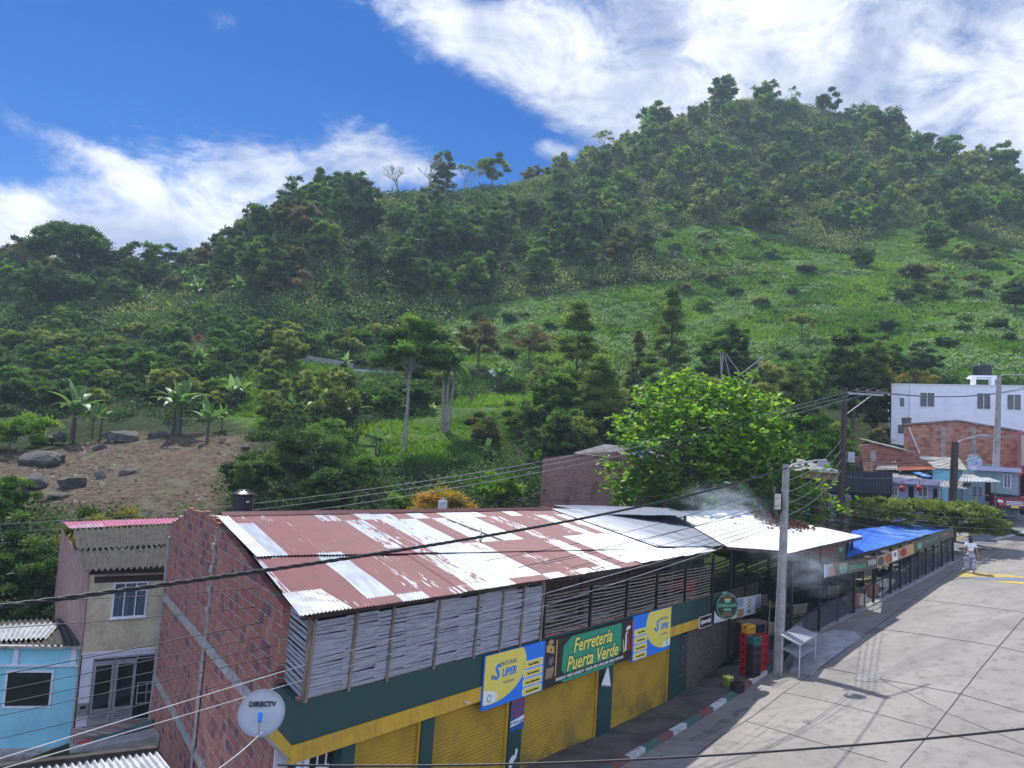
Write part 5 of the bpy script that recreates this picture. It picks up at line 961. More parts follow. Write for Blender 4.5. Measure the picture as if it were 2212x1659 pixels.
w = MB(); w.hexa([(g_[1][0], -.3, g_[1][1]+.02), (f.len+.2, -.3, g_[2][1]+.02), (f.len+.2, 5, g_[2][1]+.5), (g_[1][0], 5, g_[1][1]+.5), (g_[1][0], -.3, g_[1][1]+.1), (f.len+.2, -.3, g_[2][1]+.1), (f.len+.2, 5, g_[2][1]+.6), (g_[1][0], 5, g_[1][1]+.6)]); w.build('roof', M['roof_old'], t)
f, t = house('dark_clad_house', 'house hidden behind dark navy sheet cladding with a tall barred gate', at(1786, 1142, 48.5), at(1925, 1142, 49.5), 'building')
zt = f(1855, 1018)[1]; w = MB(); w.box(0, 0, -1.5, f.len, 4, zt); w.build('wall', M['void'], t); cl = plain('navy_cladding', (.020, .026, .045), .6, var=.1); w = MB(); n = 40
for i in range(n): x0 = f.len*i/n; w.box(x0+.01, -.05-(i % 2)*.02, f(1855, 1064)[1], x0+f.len/n, -.002, zt+.03)
w.build('cladding', cl, t); gx0, gz0, gx1, gz1 = f.rect(1785, 1070, 1834, 1142); w = MB()
for i in range(12): x = gx0+(gx1-gx0)*i/11; w.box(x-.03, -.1, gz0, x+.03, -.06, gz1)
for z in (gz0, gz0+1.0, gz0+1.2, gz1-.4, gz1): w.box(gx0, -.11, z-.03, gx1, -.05, z+.03)
w.box(gx0, -.05, gz0, gx1, -.03, gz0+1.0); w.build('gate', M['grey_metal'], t)
f, t = house('column_house', 'grey roofed house front with brick columns and a barred blue window beside the almond tree', at(1735, 1120, 46.5), at(1804, 1120, 47))
zt = f(1770, 1035)[1]; w = MB(); w.box(0, .6, -2, f.len, 3, zt); w.build('wall', plain('teal_wall', (.05, .12, .16), .8), t); w = MB(); w.box(-.5, -.4, zt, f.len, 3, zt+.42); w.build('fascia', M['brick_tan'], t); w = MB(); w.hexa([(-.7, -.6, zt+.422), (f.len+.2, -.6, zt+.422), (f.len+.2, 3.4, zt+.422), (-.7, 3.4, zt+.422), (-.5, -.5, zt+.55), (f.len, -.5, zt+.55), (f.len-.5, 3, zt+1.2), (-.5, 3, zt+1.2)]); w.build('roof', M['roof_old'], t)
for a, b in ((1726, 1734), (1769, 1787)): x0 = f(a, 1080)[0]; x1 = f(b, 1080)[0]; w = MB(); w.box(x0, 0, -2, x1, .5, zt); w.build('column', M['brick_tan'], t)
a = f.rect(1748, 1040, 1766, 1078); window(t, *a, y=.6, frame='grey_metal', glass='curtain', bars=4)
f, t = house('lilac_house', 'low lilac house with sloping grey roof and two round red lanterns', at(1924, 1095, 50.5), at(2034, 1095, 50), 'house')
ze = f(1970, 1046)[1]; w = MB(); w.box(0, .3, -2, f.len, 4, ze); w.build('wall', plain('lilac_render', (.42, .43, .66), .8), t); w = MB(); w.box(-.1, -.3, ze, f.len, .3, ze+.38); w.build('fascia', plain('lilac_fascia', (.50, .50, .70), .8), t)
q0, q1, q2, q3 = lq(t, f, (1922, 1041), 50.2), lq(t, f, (2014, 1040), 50), lq(t, f, (1975, 1018), 54), lq(t, f, (1924, 1016), 54); w = MB(); corr(w, q0, q1, q2, q3, pitch=.18, amp=.03); w.build('roof_sheets', M['roof_old'], t)
q0, q1, q2, q3 = lq(t, f, (2003, 1035), 49.8), lq(t, f, (2013, 1032), 49.8), lq(t, f, (1966, 1017.5), 54), lq(t, f, (1952, 1018.5), 54); w = MB(); k = Vector((0, 0, .12)); corr(w, q0+k, q1+k, q2+k, q3+k, pitch=.18, amp=.03); w.build('blue_roof_strip', M['roof_blue'], t)
for a, gl_ in (((1928, 1051, 1943, 1072), 'curtain'), ((1985, 1051, 2008, 1074), 'curtain')): window(t, *f.rect(*a), y=.3, frame='white', panes=2, glass=gl_, bars=5)
w = MB(); a = f.rect(1966, 1051, 1977, 1082); w.box(a[0], .27, -1, a[2], .298, a[3]); w.build('doorway', M['void'], t); w = MB(); a = f.rect(2020, 1056, 2028, 1085); w.box(a[0], .25, -1, a[2], .298, a[3]); w.build('doorway', M['void'], t)
for k, v in enumerate(((1949, 1055), (1986, 1054))):
    c_ = at(v[0], v[1], 49.6); q = thing('lantern', ('left of two round red lanterns hanging at the lilac house', 'right of two round red lanterns hanging at the lilac house')[k], 'lantern', c_); w = MB(); w.lathe([(.03, -.2), (.12, -.17), (.19, -.05), (.2, .0), (.19, .07), (.12, .17), (.03, .2)], 14); w.build('paper_globe', M['s_red'], q); w = MB(); w.tube([(0, 0, .19), (0, 0, .5)], .02, 5); w.build('cord', M['black'], q)
f, t = house('cyan_shed', 'small bright cyan block behind the dark street light pole', at(2014, 1045, 53), at(2080, 1045, 52.5), 'shed'); w = MB(); w.box(0, 0, -3, f.len, 3, f(2045, 1014)[1]); w.build('wall', M['cyan'], t); w = MB(); w.box(-.1, -.2, f(2045, 1013.5)[1], f.len+.1, 3, f(2045, 1012)[1]); w.build('roof', M['roof_bright'], t)
f, t = house('rubble_house', 'old brick house with a collapsed orange and grey sheet roof in the middle', at(1885, 1050, 55), at(2150, 1050, 54), 'house'); w = MB(); w.box(0, 0, -3, f.len, 3, f(2000, 1002)[1]); w.build('wall', M['brick_old'], t)
for k, (a, b, c, d, m_) in enumerate((((1935, 1016, 52.5), (2020, 1014, 52), (2020, 1004, 56), (1950, 1003, 56), 's_rust'), ((1890, 1014, 53), (1940, 1014, 53), (1935, 994, 57), (1905, 998, 57), 'roof_old'), ((2020, 1012, 53), (2090, 1016, 52), (2070, 988, 57), (1990, 986, 57), 'roof_old'), ((2085, 1016, 52.5), (2180, 1018, 52), (2165, 1006, 57), (2060, 990, 57), 'roof_cement'), ((1985, 990, 55.5), (2062, 1004, 55), (2064, 999, 56), (1990, 985, 56), 'roof_bright'))): w = MB(); corr(w, *[lq(t, f, v[:2], v[2]) for v in (a, b, c, d)], pitch=.15, amp=.03); w.build('roof_sheets', M[m_], t)
f, t = house('grey_blue_house', 'pale grey blue house with barred window beside the red car', at(2080, 1078, 52), at(2200, 1078, 51), 'house'); zt = f(2150, 1018)[1]; w = MB(); w.box(0, 0, -1, f.len, 3, zt); w.build('wall', plain('grey_blue_render', (.24, .36, .42), .8), t); w = MB(); w.box(f(2104, 1012)[0], -.6, zt, f.len, 3, zt+.28); w.build('fascia', M['s_lav'], t)
window(t, *f.rect(2167, 1024, 2184, 1055), frame='white', glass='curtain', bars=5); window(t, *f.rect(2098, 1050, 2124, 1074), frame='grey_metal', glass='curtain', bars=5)
w = MB(); w.box(f(2128, 1040)[0], -.03, 0, f(2140, 1040)[0], -.001, f(2128, 1042)[1]); w.build('doorway', M['void'], t)
t = thing('tin_awning', 'sagging awning of loose grey tin sheets on sticks in front of the cyan block', 'awning', at(2060, 1050, 49)); o = t.location
for a, b, c, d, m_ in (((2030, 1050, 47.5), (2088, 1056, 47), (2100, 1044, 50), (2032, 1037, 50.5), 'roof_old'), ((2070, 1040, 48), (2162, 1041, 47), (2135, 1032, 50), (2075, 1030, 50.5), 'roof_bright'), ((2075, 1033, 50), (2120, 1032, 50), (2100, 1024, 52), (2078, 1024, 52), 'roof_old')): w = MB(); corr(w, *[at(*v)-o for v in (a, b, c, d)], pitch=.2, amp=.03); w.build('tin_sheet', M[m_], t)
for v in ((2034, 1052, 47.6), (2050, 1055, 47.6), (2074, 1058, 47.4), (2150, 1042, 47.2)): p = at(*v); w = MB(); w.tube([p-o, Vector((p.x, p.y, g1(p.x, p.y)))-o], .04, 5); w.build('support_stick', M['timber'], t)
f, t = house('green_house', 'green and terracotta house half hidden behind the almond tree', at(1545, 1125, 51), at(1700, 1125, 52), 'house'); w = MB(); w.box(0, 0, -2, f.len, 4, f(1620, 1046)[1]); w.build('wall', plain('mint_render', (.10, .34, .24), .8), t); w = MB(); w.box(0, -.03, -2, f.len, 0, f(1620, 1096)[1]); w.build('dado', plain('terracotta_render', (.50, .20, .13), .8), t)
for vx in (1600, 1640, 1672): x = f(vx, 1100)[0]; w = MB(); w.box(x-.1, -.08, -2, x+.1, -.032, f(1620, 1048)[1]); w.build('white_pilaster', M['white'], t)
f, t = house('old_brick_house', 'weathered brick side wall of a house left of the almond tree', at(1166, 1110, 50), at(1400, 1110, 47), 'house'); g_ = [f(1168, 990), f(1240, 981), f(1330, 975), f(1400, 1000)]
w = MB(); w.prism([(0, -3), (f.len, -3), (f.len, g_[3][1]), g_[2], g_[1], (0, g_[0][1])], 'y', 0, 5); w.build('wall', M['brick_old'], t); w = MB(); corr(w, (g_[1][0], -.2, g_[1][1]+.05), (f.len+.4, -.2, g_[3][1]+.02), (f.len+.4, 5, g_[3][1]+.8), (g_[1][0]+.4, 5, g_[1][1]+.8), pitch=.15, amp=.03); w.build('roof_sheets', M['roof_old'], t)
tank_thing('blue water tank above the weathered brick wall left of the almond tree', at(1386, 985, 50), .55, .8, mat='s_blue')
t = thing('rear_tin_roof', 'pale tin roof on short posts behind the ridge of the store', 'roof', at(1290, 1100, 40)); o = t.location; w = MB(); corr(w, *[at(*v)-o for v in ((1290, 1111, 36), (1500, 1114, 37), (1445, 1097, 41), (1195, 1091, 41))]); w.build('roof_sheets', M['roof_zinc'], t); w = MB(); a, b = at(1168, 1095, 40)-o, at(1292, 1114, 36)-o; w.tube([a, b], .06, 6); w.build('roof_beam', M['timber_dark'], t)
for v in ((1172, 1096, 40), (1200, 1094, 40), (1290, 1114, 36), (1480, 1112, 37.5)): p = at(*v); w = MB(); w.tube([p-o, Vector((p.x, p.y, g1(p.x, p.y)))-o], .08, 6); w.build('post', M['timber_dark'], t)
p = at(1792, 1000, 47); dish_thing('small white satellite dish behind the column house', at(1779, 1007, 47.5), .42, (EYE-p)+Vector((12, 0, 8)), at(1792, 1022, 48), txt=False, grey='dish'); dish_thing('white satellite dish on the sheet roofs below the large brick house', at(2104, 997, 54), .52, (EYE-p)+Vector((14, 0, 10)), at(2110, 1008, 54), txt=False, grey='dish')
# ------------------------------------------------------------------ poles, lamps and wires
def pole(label, b, D, tp, r0, r1, mat='concrete', name='utility_pole', extra=None, cat='pole'):
    B = at(b[0], b[1], D); T = at(tp[0], tp[1], D); g = g1(B.x, B.y); B = Vector((B.x, B.y, g-.1)); t = thing(name, label, cat, B); w = MB(); v = T-B; w.tube([v*0, v*.5, v], [r0, (r0+r1)/2, r1], 14); w.build('pole_shaft', M[mat], t)
    if extra: extra(t, B, T)
    return t, B, T
def px1(t, B, T):
    z = T.z-B.z; c = T-B; w = MB()
    for q in (.13, .3, .62, .64): w.lathe([(.17, 0), (.18, .0), (.18, .03), (.17, .03)], 12, tuple(c*(1-q)-Vector((0, 0, 0))))
    w.build('steel_bands', M['grey_metal'], t); w = MB()
    for k in range(6):
        r = .28+.03*k; w.tube([(c.x-.45+r*math.cos(a)*.55, c.y-.15-.02*k, c.z-1.5+r*math.sin(a)*1.5) for a in [2*math.pi*i/14 for i in range(15)]], .014, 5, False)
    w.build('cable_coil', M['cable'], t); w = MB(); w.bevbox(c.x-.52, c.y-.32, c.z-1.75, c.x-.28, c.y-.2, c.z-1.15, .04); w.build('splice_box', M['s_cream'], t)
    w = MB(); w.tube([c+Vector((0, 0, -.25)), c+Vector((.25, .05, .0)), c+Vector((1.25, .3, .22)), c+Vector((1.7, .4, .26))], .035, 8); w.build('lamp_arm', M['grey_metal'], t)
pA, A0, A1 = pole('grey concrete utility pole in front of the restaurant with coiled cables', (1680, 1455), 30, (1699, 1003), .20, .125, extra=px1)
def lamp_arm(d, ln=1.6, rise=.35, col='grey_metal'):
    def e(t, B, T):
        c = T-B; w = MB(); w.tube([c+Vector((0, 0, -.15)), c+Vector((d*.3, 0, .1)), c+Vector((d*ln, 0, rise))], .035, 6); w.build('lamp_arm', M[col], t); w = MB(); w.bevbox(c.x+d*ln-.1, c.y-.1, c.z+rise-.04, c.x+d*ln+.5, c.y+.1, c.z+rise+.06, .02); w.build('lamp_head', M['grey_metal'], t)
    return e
def px2(t, B, T):
    c = T-B; w = MB(); w.box(c.x+.1, c.y-.06, c.z-.35, c.x+2.2, c.y+.06, c.z-.25); w.tube([c+Vector((0, 0, -1.6)), c+Vector((1.6, 0, -.3))], .03, 6); w.build('cross_arm', M['grey_metal'], t)
    for q in (.7, 1.3, 1.9): w = MB(); w.lathe([(.05, 0), (.09, .08), (.05, .14), (.08, .2), (.03, .28)], 10, (c.x+q, c.y, c.z-.25)); w.build('insulator', M['s_brown'], t)
    w = MB(); w.bevbox(c.x+.15, c.y-.2, c.z-4.3, c.x+.55, c.y+.15, c.z-3.7, .03); w.build('junction_box', M['grey_metal'], t); w = MB(); [w.lathe([(.2, 0), (.22, .02), (.22, .05), (.2, .06)], 12, (c.x*(1-k/8), c.y*(1-k/8), c.z*(1-k/8))) for k in (3, 3.5, 4, 4.3)]; w.build('steel_bands', M['black'], t)
    w = MB(); w.tube([Vector((0, 0, .3))+c*0, Vector((0, 0, 1.7))], .25, 14); w.build('white_paper_band', M['s_white'], t)
pB, B0, B1 = pole('tall dark utility pole with cross arm in front of the dark cladding', (1812, 1150), 44.5, (1826, 838), .24, .15, 'timber_dark', extra=px2)
pC, C0, C1 = pole('short dark pole with an arched lamp arm before the lilac house', (2056, 1085), 46, (2063, 955), .24, .2, 'timber_dark', name='street_light', extra=lamp_arm(1, 1.5, .5))
pD, D0, D1 = pole('pale concrete utility pole beside the red car', (2149, 1065), 53, (2158, 812), .26, .15, extra=lamp_arm(1, 3.2, .25))
E_ = ground_at(189, 733, 80, 160); pole('thin street light on the hill road at the left', (189, 733), E_.y, (194, 648), .10, .06, 'timber_dark', name='street_light', extra=lamp_arm(.35, 1.0, .3))
pF, F0, F1 = pole('short grey utility pole head with a box behind the red roof', (960, 1120), 34, (958, 1076), .14, .12, extra=lambda t, B, T: (lambda c, w: (w.bevbox(c.x-.2, c.y-.25, c.z-.65, c.x+.2, c.y-.1, c.z-.1, .03), w.build('junction_box', M['grey_metal'], t)))(T-B, MB()))
def wire(label, A, B, r, mat='cable', sag=.0, group=None, name='utility_wire', twist=0):
    A, B = Vector(A), Vector(B); t = thing(name, label, 'wire', A, group=group); n = 28; P = []
    for i in range(n+1): u = i/n; p = A.lerp(B, u); p.z -= sag*4*u*(1-u); P.append(p-A)
    w = MB()
    if twist:
        for k in range(3):
            Q = []
            for i in range(n*8+1):
                u = i/(n*8); j = min(int(u*n), n-1); p = P[j].lerp(P[j+1], u*n-j); a = u*twist*6.283+k*2.094; Q.append(p+Vector((0, math.cos(a), math.sin(a)))*r*1.05)
            w.tube(Q, r, 6)
    else: w.tube(P, r, 5)
    w.build('strand', M[mat], t); return t
wire('thick twisted black cable crossing the whole red roof to the concrete pole', at(-30, 1314, 9.0), A1+Vector((-.05, -.15, -.15)), .017, sag=.35, twist=38, name='twisted_cable')
Gw = 'service wires fanning over the left houses'
lw = [((-20, 1335, 13), (690, 1210, 18), (1690, 1075), .012), ((-20, 1462, 14), (1690, 1140)), ((-20, 1500, 14), (1688, 1110)), ((-20, 1520, 13), (1690, 1120)), ((-20, 1548, 13), (1688, 1130)), ((-20, 1578, 12.5), (1688, 1135)), ((-20, 1583, 12), (1690, 1100))]
ends = [(1690, 1045), (1690, 1072), (1690, 1090), (1689, 1108), (1689, 1116), (1688, 1124), (1688, 1132)]
st_ = [(-20, 1302, 15), (-20, 1358, 14.5), (-20, 1462, 14), (-20, 1496, 14), (-20, 1525, 13), (-20, 1550, 13), (-20, 1600, 12.5)]
sg = [.9, .8, .15, .2, .25, .3, .3]
wl = ['highest thin wire from the left edge over the cream house to the pole', 'second thin wire from the top, passing the cream house window', 'wire crossing the top of the blue house wall', 'wire crossing the top of the blue house window', 'wire crossing the middle of the blue house window', 'wire crossing the sill of the blue house window', 'lowest dark wire over the glazed doors']
for k in range(7): wire(wl[k], at(*st_[k]), at(*ends[k], 29.8), .008 if k != 2 else .011, sag=sg[k], group=Gw)
wire('upper white wire passing just over the satellite dish', at(-20, 1645, 11), at(1540, 1183, 28), .009, 'cable_white', sag=-.1); wire('lower white wire passing in front of the satellite dish', at(-20, 1668, 11), at(1560, 1183, 29), .008, 'cable_white', sag=.1)
wire('white cable hanging from the satellite dish to the bottom edge', at(566, 1582, 13.5), at(470, 1662, 12.6), .010, 'cable_white', sag=.03)
wire('dark cable crossing the street in the bottom right foreground', at(600, 1652, 8.5), at(2240, 1571, 7.5), .012, sag=.12)
for k, (a, b) in enumerate((((-20, 1134), (1340, 925)), ((-20, 1152), (1345, 942)), ((-20, 1175), (1350, 955)))): wire(('highest of three power lines in front of the hillside', 'middle of three power lines in front of the hillside', 'lowest of three power lines in front of the hillside')[k], at(a[0], a[1], 38), B1+Vector((.7+k*.6, -1, 0)), .016, 'cable_grey', sag=1.3, group='power lines across the hillside')
for k in range(3): wire(('left', 'middle', 'right')[k]+' line leaving the cross arm of the tall dark pole towards the right', B1+Vector((.7+k*.6, 0, -.1)), at(2240, 835-k*3, 62), .018, 'cable_grey', sag=.6, group='power lines beyond the cross arm')
lab = ['topmost', 'second', 'third', 'fourth', 'fifth', 'sixth', 'lowest']
for k in range(7): wire(lab[k]+' wire fanning right from the concrete pole over the flat topped tree', at(1692, 1062+k*9, 30), at(2240, 1120+k*11, 34), .007, ['cable_grey', 'cable'][k % 2], sag=.35, group='wires over the flat topped tree')
for k in range(5): wire(lab[k]+' wire between the tall dark pole and the short dark pole', at(1816, 985+k*14, 44.3), at(2060, 985+k*6, 46), .013, ['cable', 'cable_grey'][k % 2], sag=.45, group='wires between the two dark poles')
for k in range(4): wire(lab[k]+' wire from the concrete pole up to the tall dark pole', at(1694, 1040+k*25, 30), at(1817, 950+k*22, 44.2), .013, 'cable_grey', sag=.4, group='wires between the concrete and dark poles')
for k in range(3): wire(lab[k]+' wire from the short dark pole to the pale pole by the car', at(2061, 985+k*8, 46), at(2151, 940+k*12, 52.8), .013, 'cable', sag=.3, group='wires near the red car')
wire('thin wire from the small pole head behind the red roof to the tall pole', F1, at(1815, 1003, 44), .014, sag=.8)
# broken mast in the almond tree
t = thing('fallen_mast', 'bundle of bent thin poles and struts sticking up behind the almond tree', 'mast', at(1558, 850, 60)); o = t.location
for a, b in (((1556, 760), (1560, 850)), ((1562, 760), (1556, 860)), ((1566, 770), (1580, 830)), ((1568, 765), (1605, 815)), ((1650, 770), (1560, 840)), ((1648, 775), (1620, 830)), ((1615, 815), (1600, 830)), ((1615, 845), (1640, 895))): w = MB(); w.tube([at(a[0], a[1], 60)-o, at(b[0], b[1], 60)-o], .05, 5); w.build('strut', M['bark_pale'], t)
w = MB(); p = at(1570, 850, 60); w.tube([Vector((0, 0, 0)), Vector((p.x, p.y, g1(p.x, p.y)))-o], .08, 5); w.build('mast_foot', M['bark_pale'], t)
# ------------------------------------------------------------------ road furniture on the hillside
def diamond(label, v, size, mat, mark):
    p = ground_at(v[0], v[1]+14, 60, 160); D = p.y; c = at(v[0], v[1], D); t = thing('road_sign', label, 'sign', p); w = MB(); h = c.z-p.z; s_ = size
    w.prism([(0, h-s_), (s_, h), (0, h+s_), (-s_, h)], 'y', -.03, 0); w.build('plate', M[mat], t); w = MB(); w.prism([(-.08, h-.3), (.08, h-.3), (.08, h+.05), (.3, h+.05), (0, h+.4), (-.3, h+.05), (-.08, h+.05)], 'y', -.045, -.031); w.build('symbol', M[mark], t); w = MB(); w.tube([(0, .04, 0), (0, .04, h)], .05, 6); w.build('post', M['grey_metal'], t)
diamond('white diamond road sign with a blue mark beside the hill road', (1066, 803), .62, 's_white', 's_navy'); diamond('orange diamond road sign low on the left hillside', (428, 730), .62, 's_rust', 's_black')
def guard(name, label, vs, h, mat, w_=.25):
    P = [ground_at(*v, 60, 160) for v in vs]; t = thing(name, label, 'wall' if 'wall' in name else 'barrier', P[0]); w = MB()
    for a, b in zip(P[:-1], P[1:]): a = a-P[0]; b = b-P[0]; w.hexa([a-Vector((0, 0, .4)), b-Vector((0, 0, .4)), b+Vector((0, w_, -.4)), a+Vector((0, w_, -.4)), a+Vector((0, 0, h)), b+Vector((0, 0, h)), b+Vector((0, w_, h)), a+Vector((0, w_, h))])
    w.build('wall_body' if 'wall' in name else 'rail', M[mat], t)
guard('retaining_wall', 'pale concrete retaining wall along the hill road', [(640, 782), (690, 789), (740, 797), (762, 802)], 1.0, 'concrete'); guard('guard_rail', 'pale blue steel guard rail on the road at the far left', [(128, 716), (165, 722), (200, 728)], .8, 's_lav', .08); guard('guard_rail', 'low steel guard rail right of the concrete retaining wall', [(765, 801), (850, 808)], .25, 's_lav', .08)
# ------------------------------------------------------------------ person
def skinmesh(name, V, E, mat, parent, sub=2):
    me = bpy.data.meshes.new(name); me.from_pydata([v[:3] for v in V], E, []); o = bpy.data.objects.new(name, me); COL.objects.link(o); o.parent = parent; me.materials.append(mat)
    m = o.modifiers.new('skin', 'SKIN'); sv = me.skin_vertices[0].data
    for i, v in enumerate(V): sv[i].radius = (v[3], v[4] if len(v) > 4 else v[3])
    sv[0].use_root = True; m.use_smooth_shade = True; o.modifiers.new('sub', 'SUBSURF').render_levels = sub; o.modifiers['sub'].levels = sub; return o
pp = GA_(2096, 1240); pp = Vector((pp.x, pp.y, pp.z+.06)); t = thing('person', 'person in white top and patterned blue white trousers walking away up the street', 'person', pp, R(-18)); t.scale = (1.03,)*3
V = [(0, 0, .92, .13, .10), (0, .0, 1.10, .115, .09), (0, .01, 1.30, .14, .10), (0, 0, 1.42, .07, .06), (0, .01, 1.50, .052), (0, .02, 1.57, .075, .085), (0, .02, 1.66, .08, .095),
     (-.17, 0, 1.37, .05), (-.25, -.02, 1.12, .038), (-.27, .06, .90, .028), (.17, 0, 1.37, .05), (.27, .0, 1.12, .038), (.33, .05, .90, .028), (.35, .06, .82, .03, .02), (-.28, .08, .82, .03, .02),
     (-.1, .06, .80, .09), (-.11, .14, .48, .065), (-.12, .10, .10, .04), (-.12, .22, .05, .04), (.1, -.04, .80, .09), (.11, -.06, .48, .065), (.12, -.22, .12, .04), (.12, -.12, .05, .04)]
E = [(0, 1), (1, 2), (2, 3), (3, 4), (4, 5), (5, 6), (2, 7), (7, 8), (8, 9), (9, 14), (2, 10), (10, 11), (11, 12), (12, 13), (0, 15), (15, 16), (16, 17), (17, 18), (0, 19), (19, 20), (20, 21), (21, 22)]
skinmesh('body', V, E, M['s_skin'], t)
hand = [(.35, .06, .83, .028, .016)]; HE = []
for k in range(5):
    i0 = len(hand); a = (k-2)*.016; hand += [(.35+a, .065+abs(k-2)*.002, .775-(.0 if k else -.02), .009), (.352+a*1.2, .055, .745+(.02 if k in (0, 4) else 0), .008)]; HE += [(0, i0), (i0, i0+1)]
skinmesh('hand', hand, HE, M['s_skin'], t, 1)
skinmesh('shirt', [(0, 0, 1.0, .155, .12), (0, .0, 1.12, .14, .11), (0, .01, 1.30, .17, .125), (0, 0, 1.43, .09, .08), (-.18, 0, 1.38, .075), (-.24, -.01, 1.22, .07), (.18, 0, 1.38, .075), (.25, 0, 1.22, .07)], [(0, 1), (1, 2), (2, 3), (2, 4), (4, 5), (2, 6), (6, 7)], M['s_white'], t)
m, N, b = newmat('patterned_cloth'); nn = N.noise(coords(N), 11, 2, .5, 1.5); N.set(b.inputs['Base Color'], N.mix(N.mr(nn, .47, .53), (.60, .62, .68), (.10, .14, .26))); b.inputs['Roughness'].default_value = .8
skinmesh('trousers', [(0, 0, 1.0, .15, .12), (0, 0, .90, .16, .13), (-.1, .06, .78, .12), (-.12, .13, .45, .11), (-.13, .10, .13, .10), (.1, -.04, .78, .12), (.12, -.07, .45, .11), (.13, -.2, .16, .10)], [(0, 1), (1, 2), (2, 3), (3, 4), (1, 5), (5, 6), (6, 7)], m, t)
skinmesh('hair', [(0, .0, 1.68, .105, .115), (0, -.04, 1.60, .115, .10), (0, -.06, 1.50, .10, .07), (-.01, -.07, 1.42, .07, .04)], [(0, 1), (1, 2), (2, 3)], M['black'], t)
skinmesh('shoes', [(-.12, .10, .05, .05), (-.12, .24, .04, .045)], [(0, 1)], M['s_cream'], t, 1); skinmesh('shoes', [(.12, -.2, .07, .05), (.12, -.07, .035, .045)], [(0, 1)], M['s_cream'], t, 1)
t2 = thing('cap', 'dark peaked cap worn by the person walking up the street', 'cap', pp+Vector((0, 0, 1.74)), R(60)); w = MB(); w.lathe([(.12, 0), (.122, .04), (.09, .09), (.01, .11)], 16, (0, .02, 0)); w.build('crown', M['black'], t2); w = MB(); w.prism([(-.09, .12), (.09, .12), (.08, .24), (0, .28), (-.08, .24)], 'z', 0, .012); w.build('peak', M['black'], t2)
# ------------------------------------------------------------------ car
cc = at(2192, 1112, 51); g = g1(cc.x, cc.y); t = thing('parked_car', 'dark red suv with chrome grille at the right edge of the road', 'car', (cc.x-.3, cc.y+1.0, max(g, g1(cc.x-.3, cc.y+1.0))+.25), R(-14))
red = plain('car_red', (.34, .010, .022), .22, var=.05, spec=.8)
def car_part(name, prof, mat, hw_, bev=.06, taper=None):
    bm = bmesh.new(); n = len(prof); a = [bm.verts.new((-hw_, y, z)) for y, z in prof]; b = [bm.verts.new((hw_, y, z)) for y, z in prof]
    bm.faces.new(a); bm.faces.new(b[::-1]); [bm.faces.new((a[(i+1) % n], a[i], b[i], b[(i+1) % n])) for i in range(n)]
    if taper:
        for v in bm.verts:
            if v.co.z > taper[0]: v.co.x *= taper[1]
    bmesh.ops.recalc_face_normals(bm, faces=bm.faces[:]); bmesh.ops.bevel(bm, geom=bm.edges[:], offset=bev, segments=3, affect='EDGES', profile=.6)
    w = MB(); w.bm(bm, True); o = w.build(name, mat, t); return o
car_part('body', [(-2.3, .35), (2.3, .35), (2.35, .8), (2.3, 1.05), (-1.0, 1.08), (-1.9, .98), (-2.3, .86), (-2.38, .6)], red, .93, .08)
car_part('cabin', [(-1.05, 1.06), (2.2, 1.06), (1.95, 1.62), (1.5, 1.68), (-.1, 1.66), (-.35, 1.6)], M['glass'], .86, .06, (1.3, .86)); car_part('roof_panel', [(-.15, 1.64), (1.85, 1.64), (1.8, 1.72), (-.05, 1.71)], red, .74, .03)
w = MB(); w.hexa([(-.86, -1.07, 1.06), (-.80, -1.1, 1.07), (-.70, -.36, 1.63), (-.76, -.33, 1.62), (-.86, -1.0, 1.06), (-.8, -1.03, 1.06), (-.7, -.3, 1.63), (-.76, -.27, 1.62)]); w.build('windscreen_pillar', red, t); w = MB(); w.hexa([(.86, -1.07, 1.06), (.80, -1.1, 1.07), (.70, -.36, 1.63), (.76, -.33, 1.62), (.86, -1.0, 1.06), (.8, -1.03, 1.06), (.7, -.3, 1.63), (.76, -.27, 1.62)]); w.build('windscreen_pillar', red, t)
for sx in (-1, 1):
    for y in (-1.45, 1.4): w = MB(); w.tube([(sx*.72, y, .36), (sx*.95, y, .36)], .36, 20); wh = w.build('wheel', M['black'], t); w = MB(); w.tube([(sx*.95, y, .36), (sx*.965, y, .36)], .22, 12); w.build('rim', M['grey_metal'], wh)
    w = MB(); w.bevbox(sx*.78-.17, -2.40, .72, sx*.78+.12, -2.2, .90, .04); w.build('headlight', M['white_plastic'], t); w = MB(); w.bevbox(sx*1.02-.11, -.75, 1.05, sx*1.02+.11, -.6, 1.2, .03); w.build('mirror', red, t)
    for y in (.15, 1.1): w = MB(); w.box(sx*.83-.02, y-.035, 1.1, sx*.83+.02, y+.035, 1.55); w.build('door_pillar', M['black'], t)
w = MB(); [w.box(-.48, -2.44, .60+k*.1, .48, -2.36, .66+k*.1) for k in range(3)]; w.build('chrome_grille', M['steel'], t); w = MB(); w.box(-.85, -2.40, .38, .85, -2.3, .52); w.build('lower_bumper', M['black'], t); w = MB(); w.box(-.22, -2.47, .44, .22, -2.44, .56); w.build('number_plate', M['s_yellow'], t)
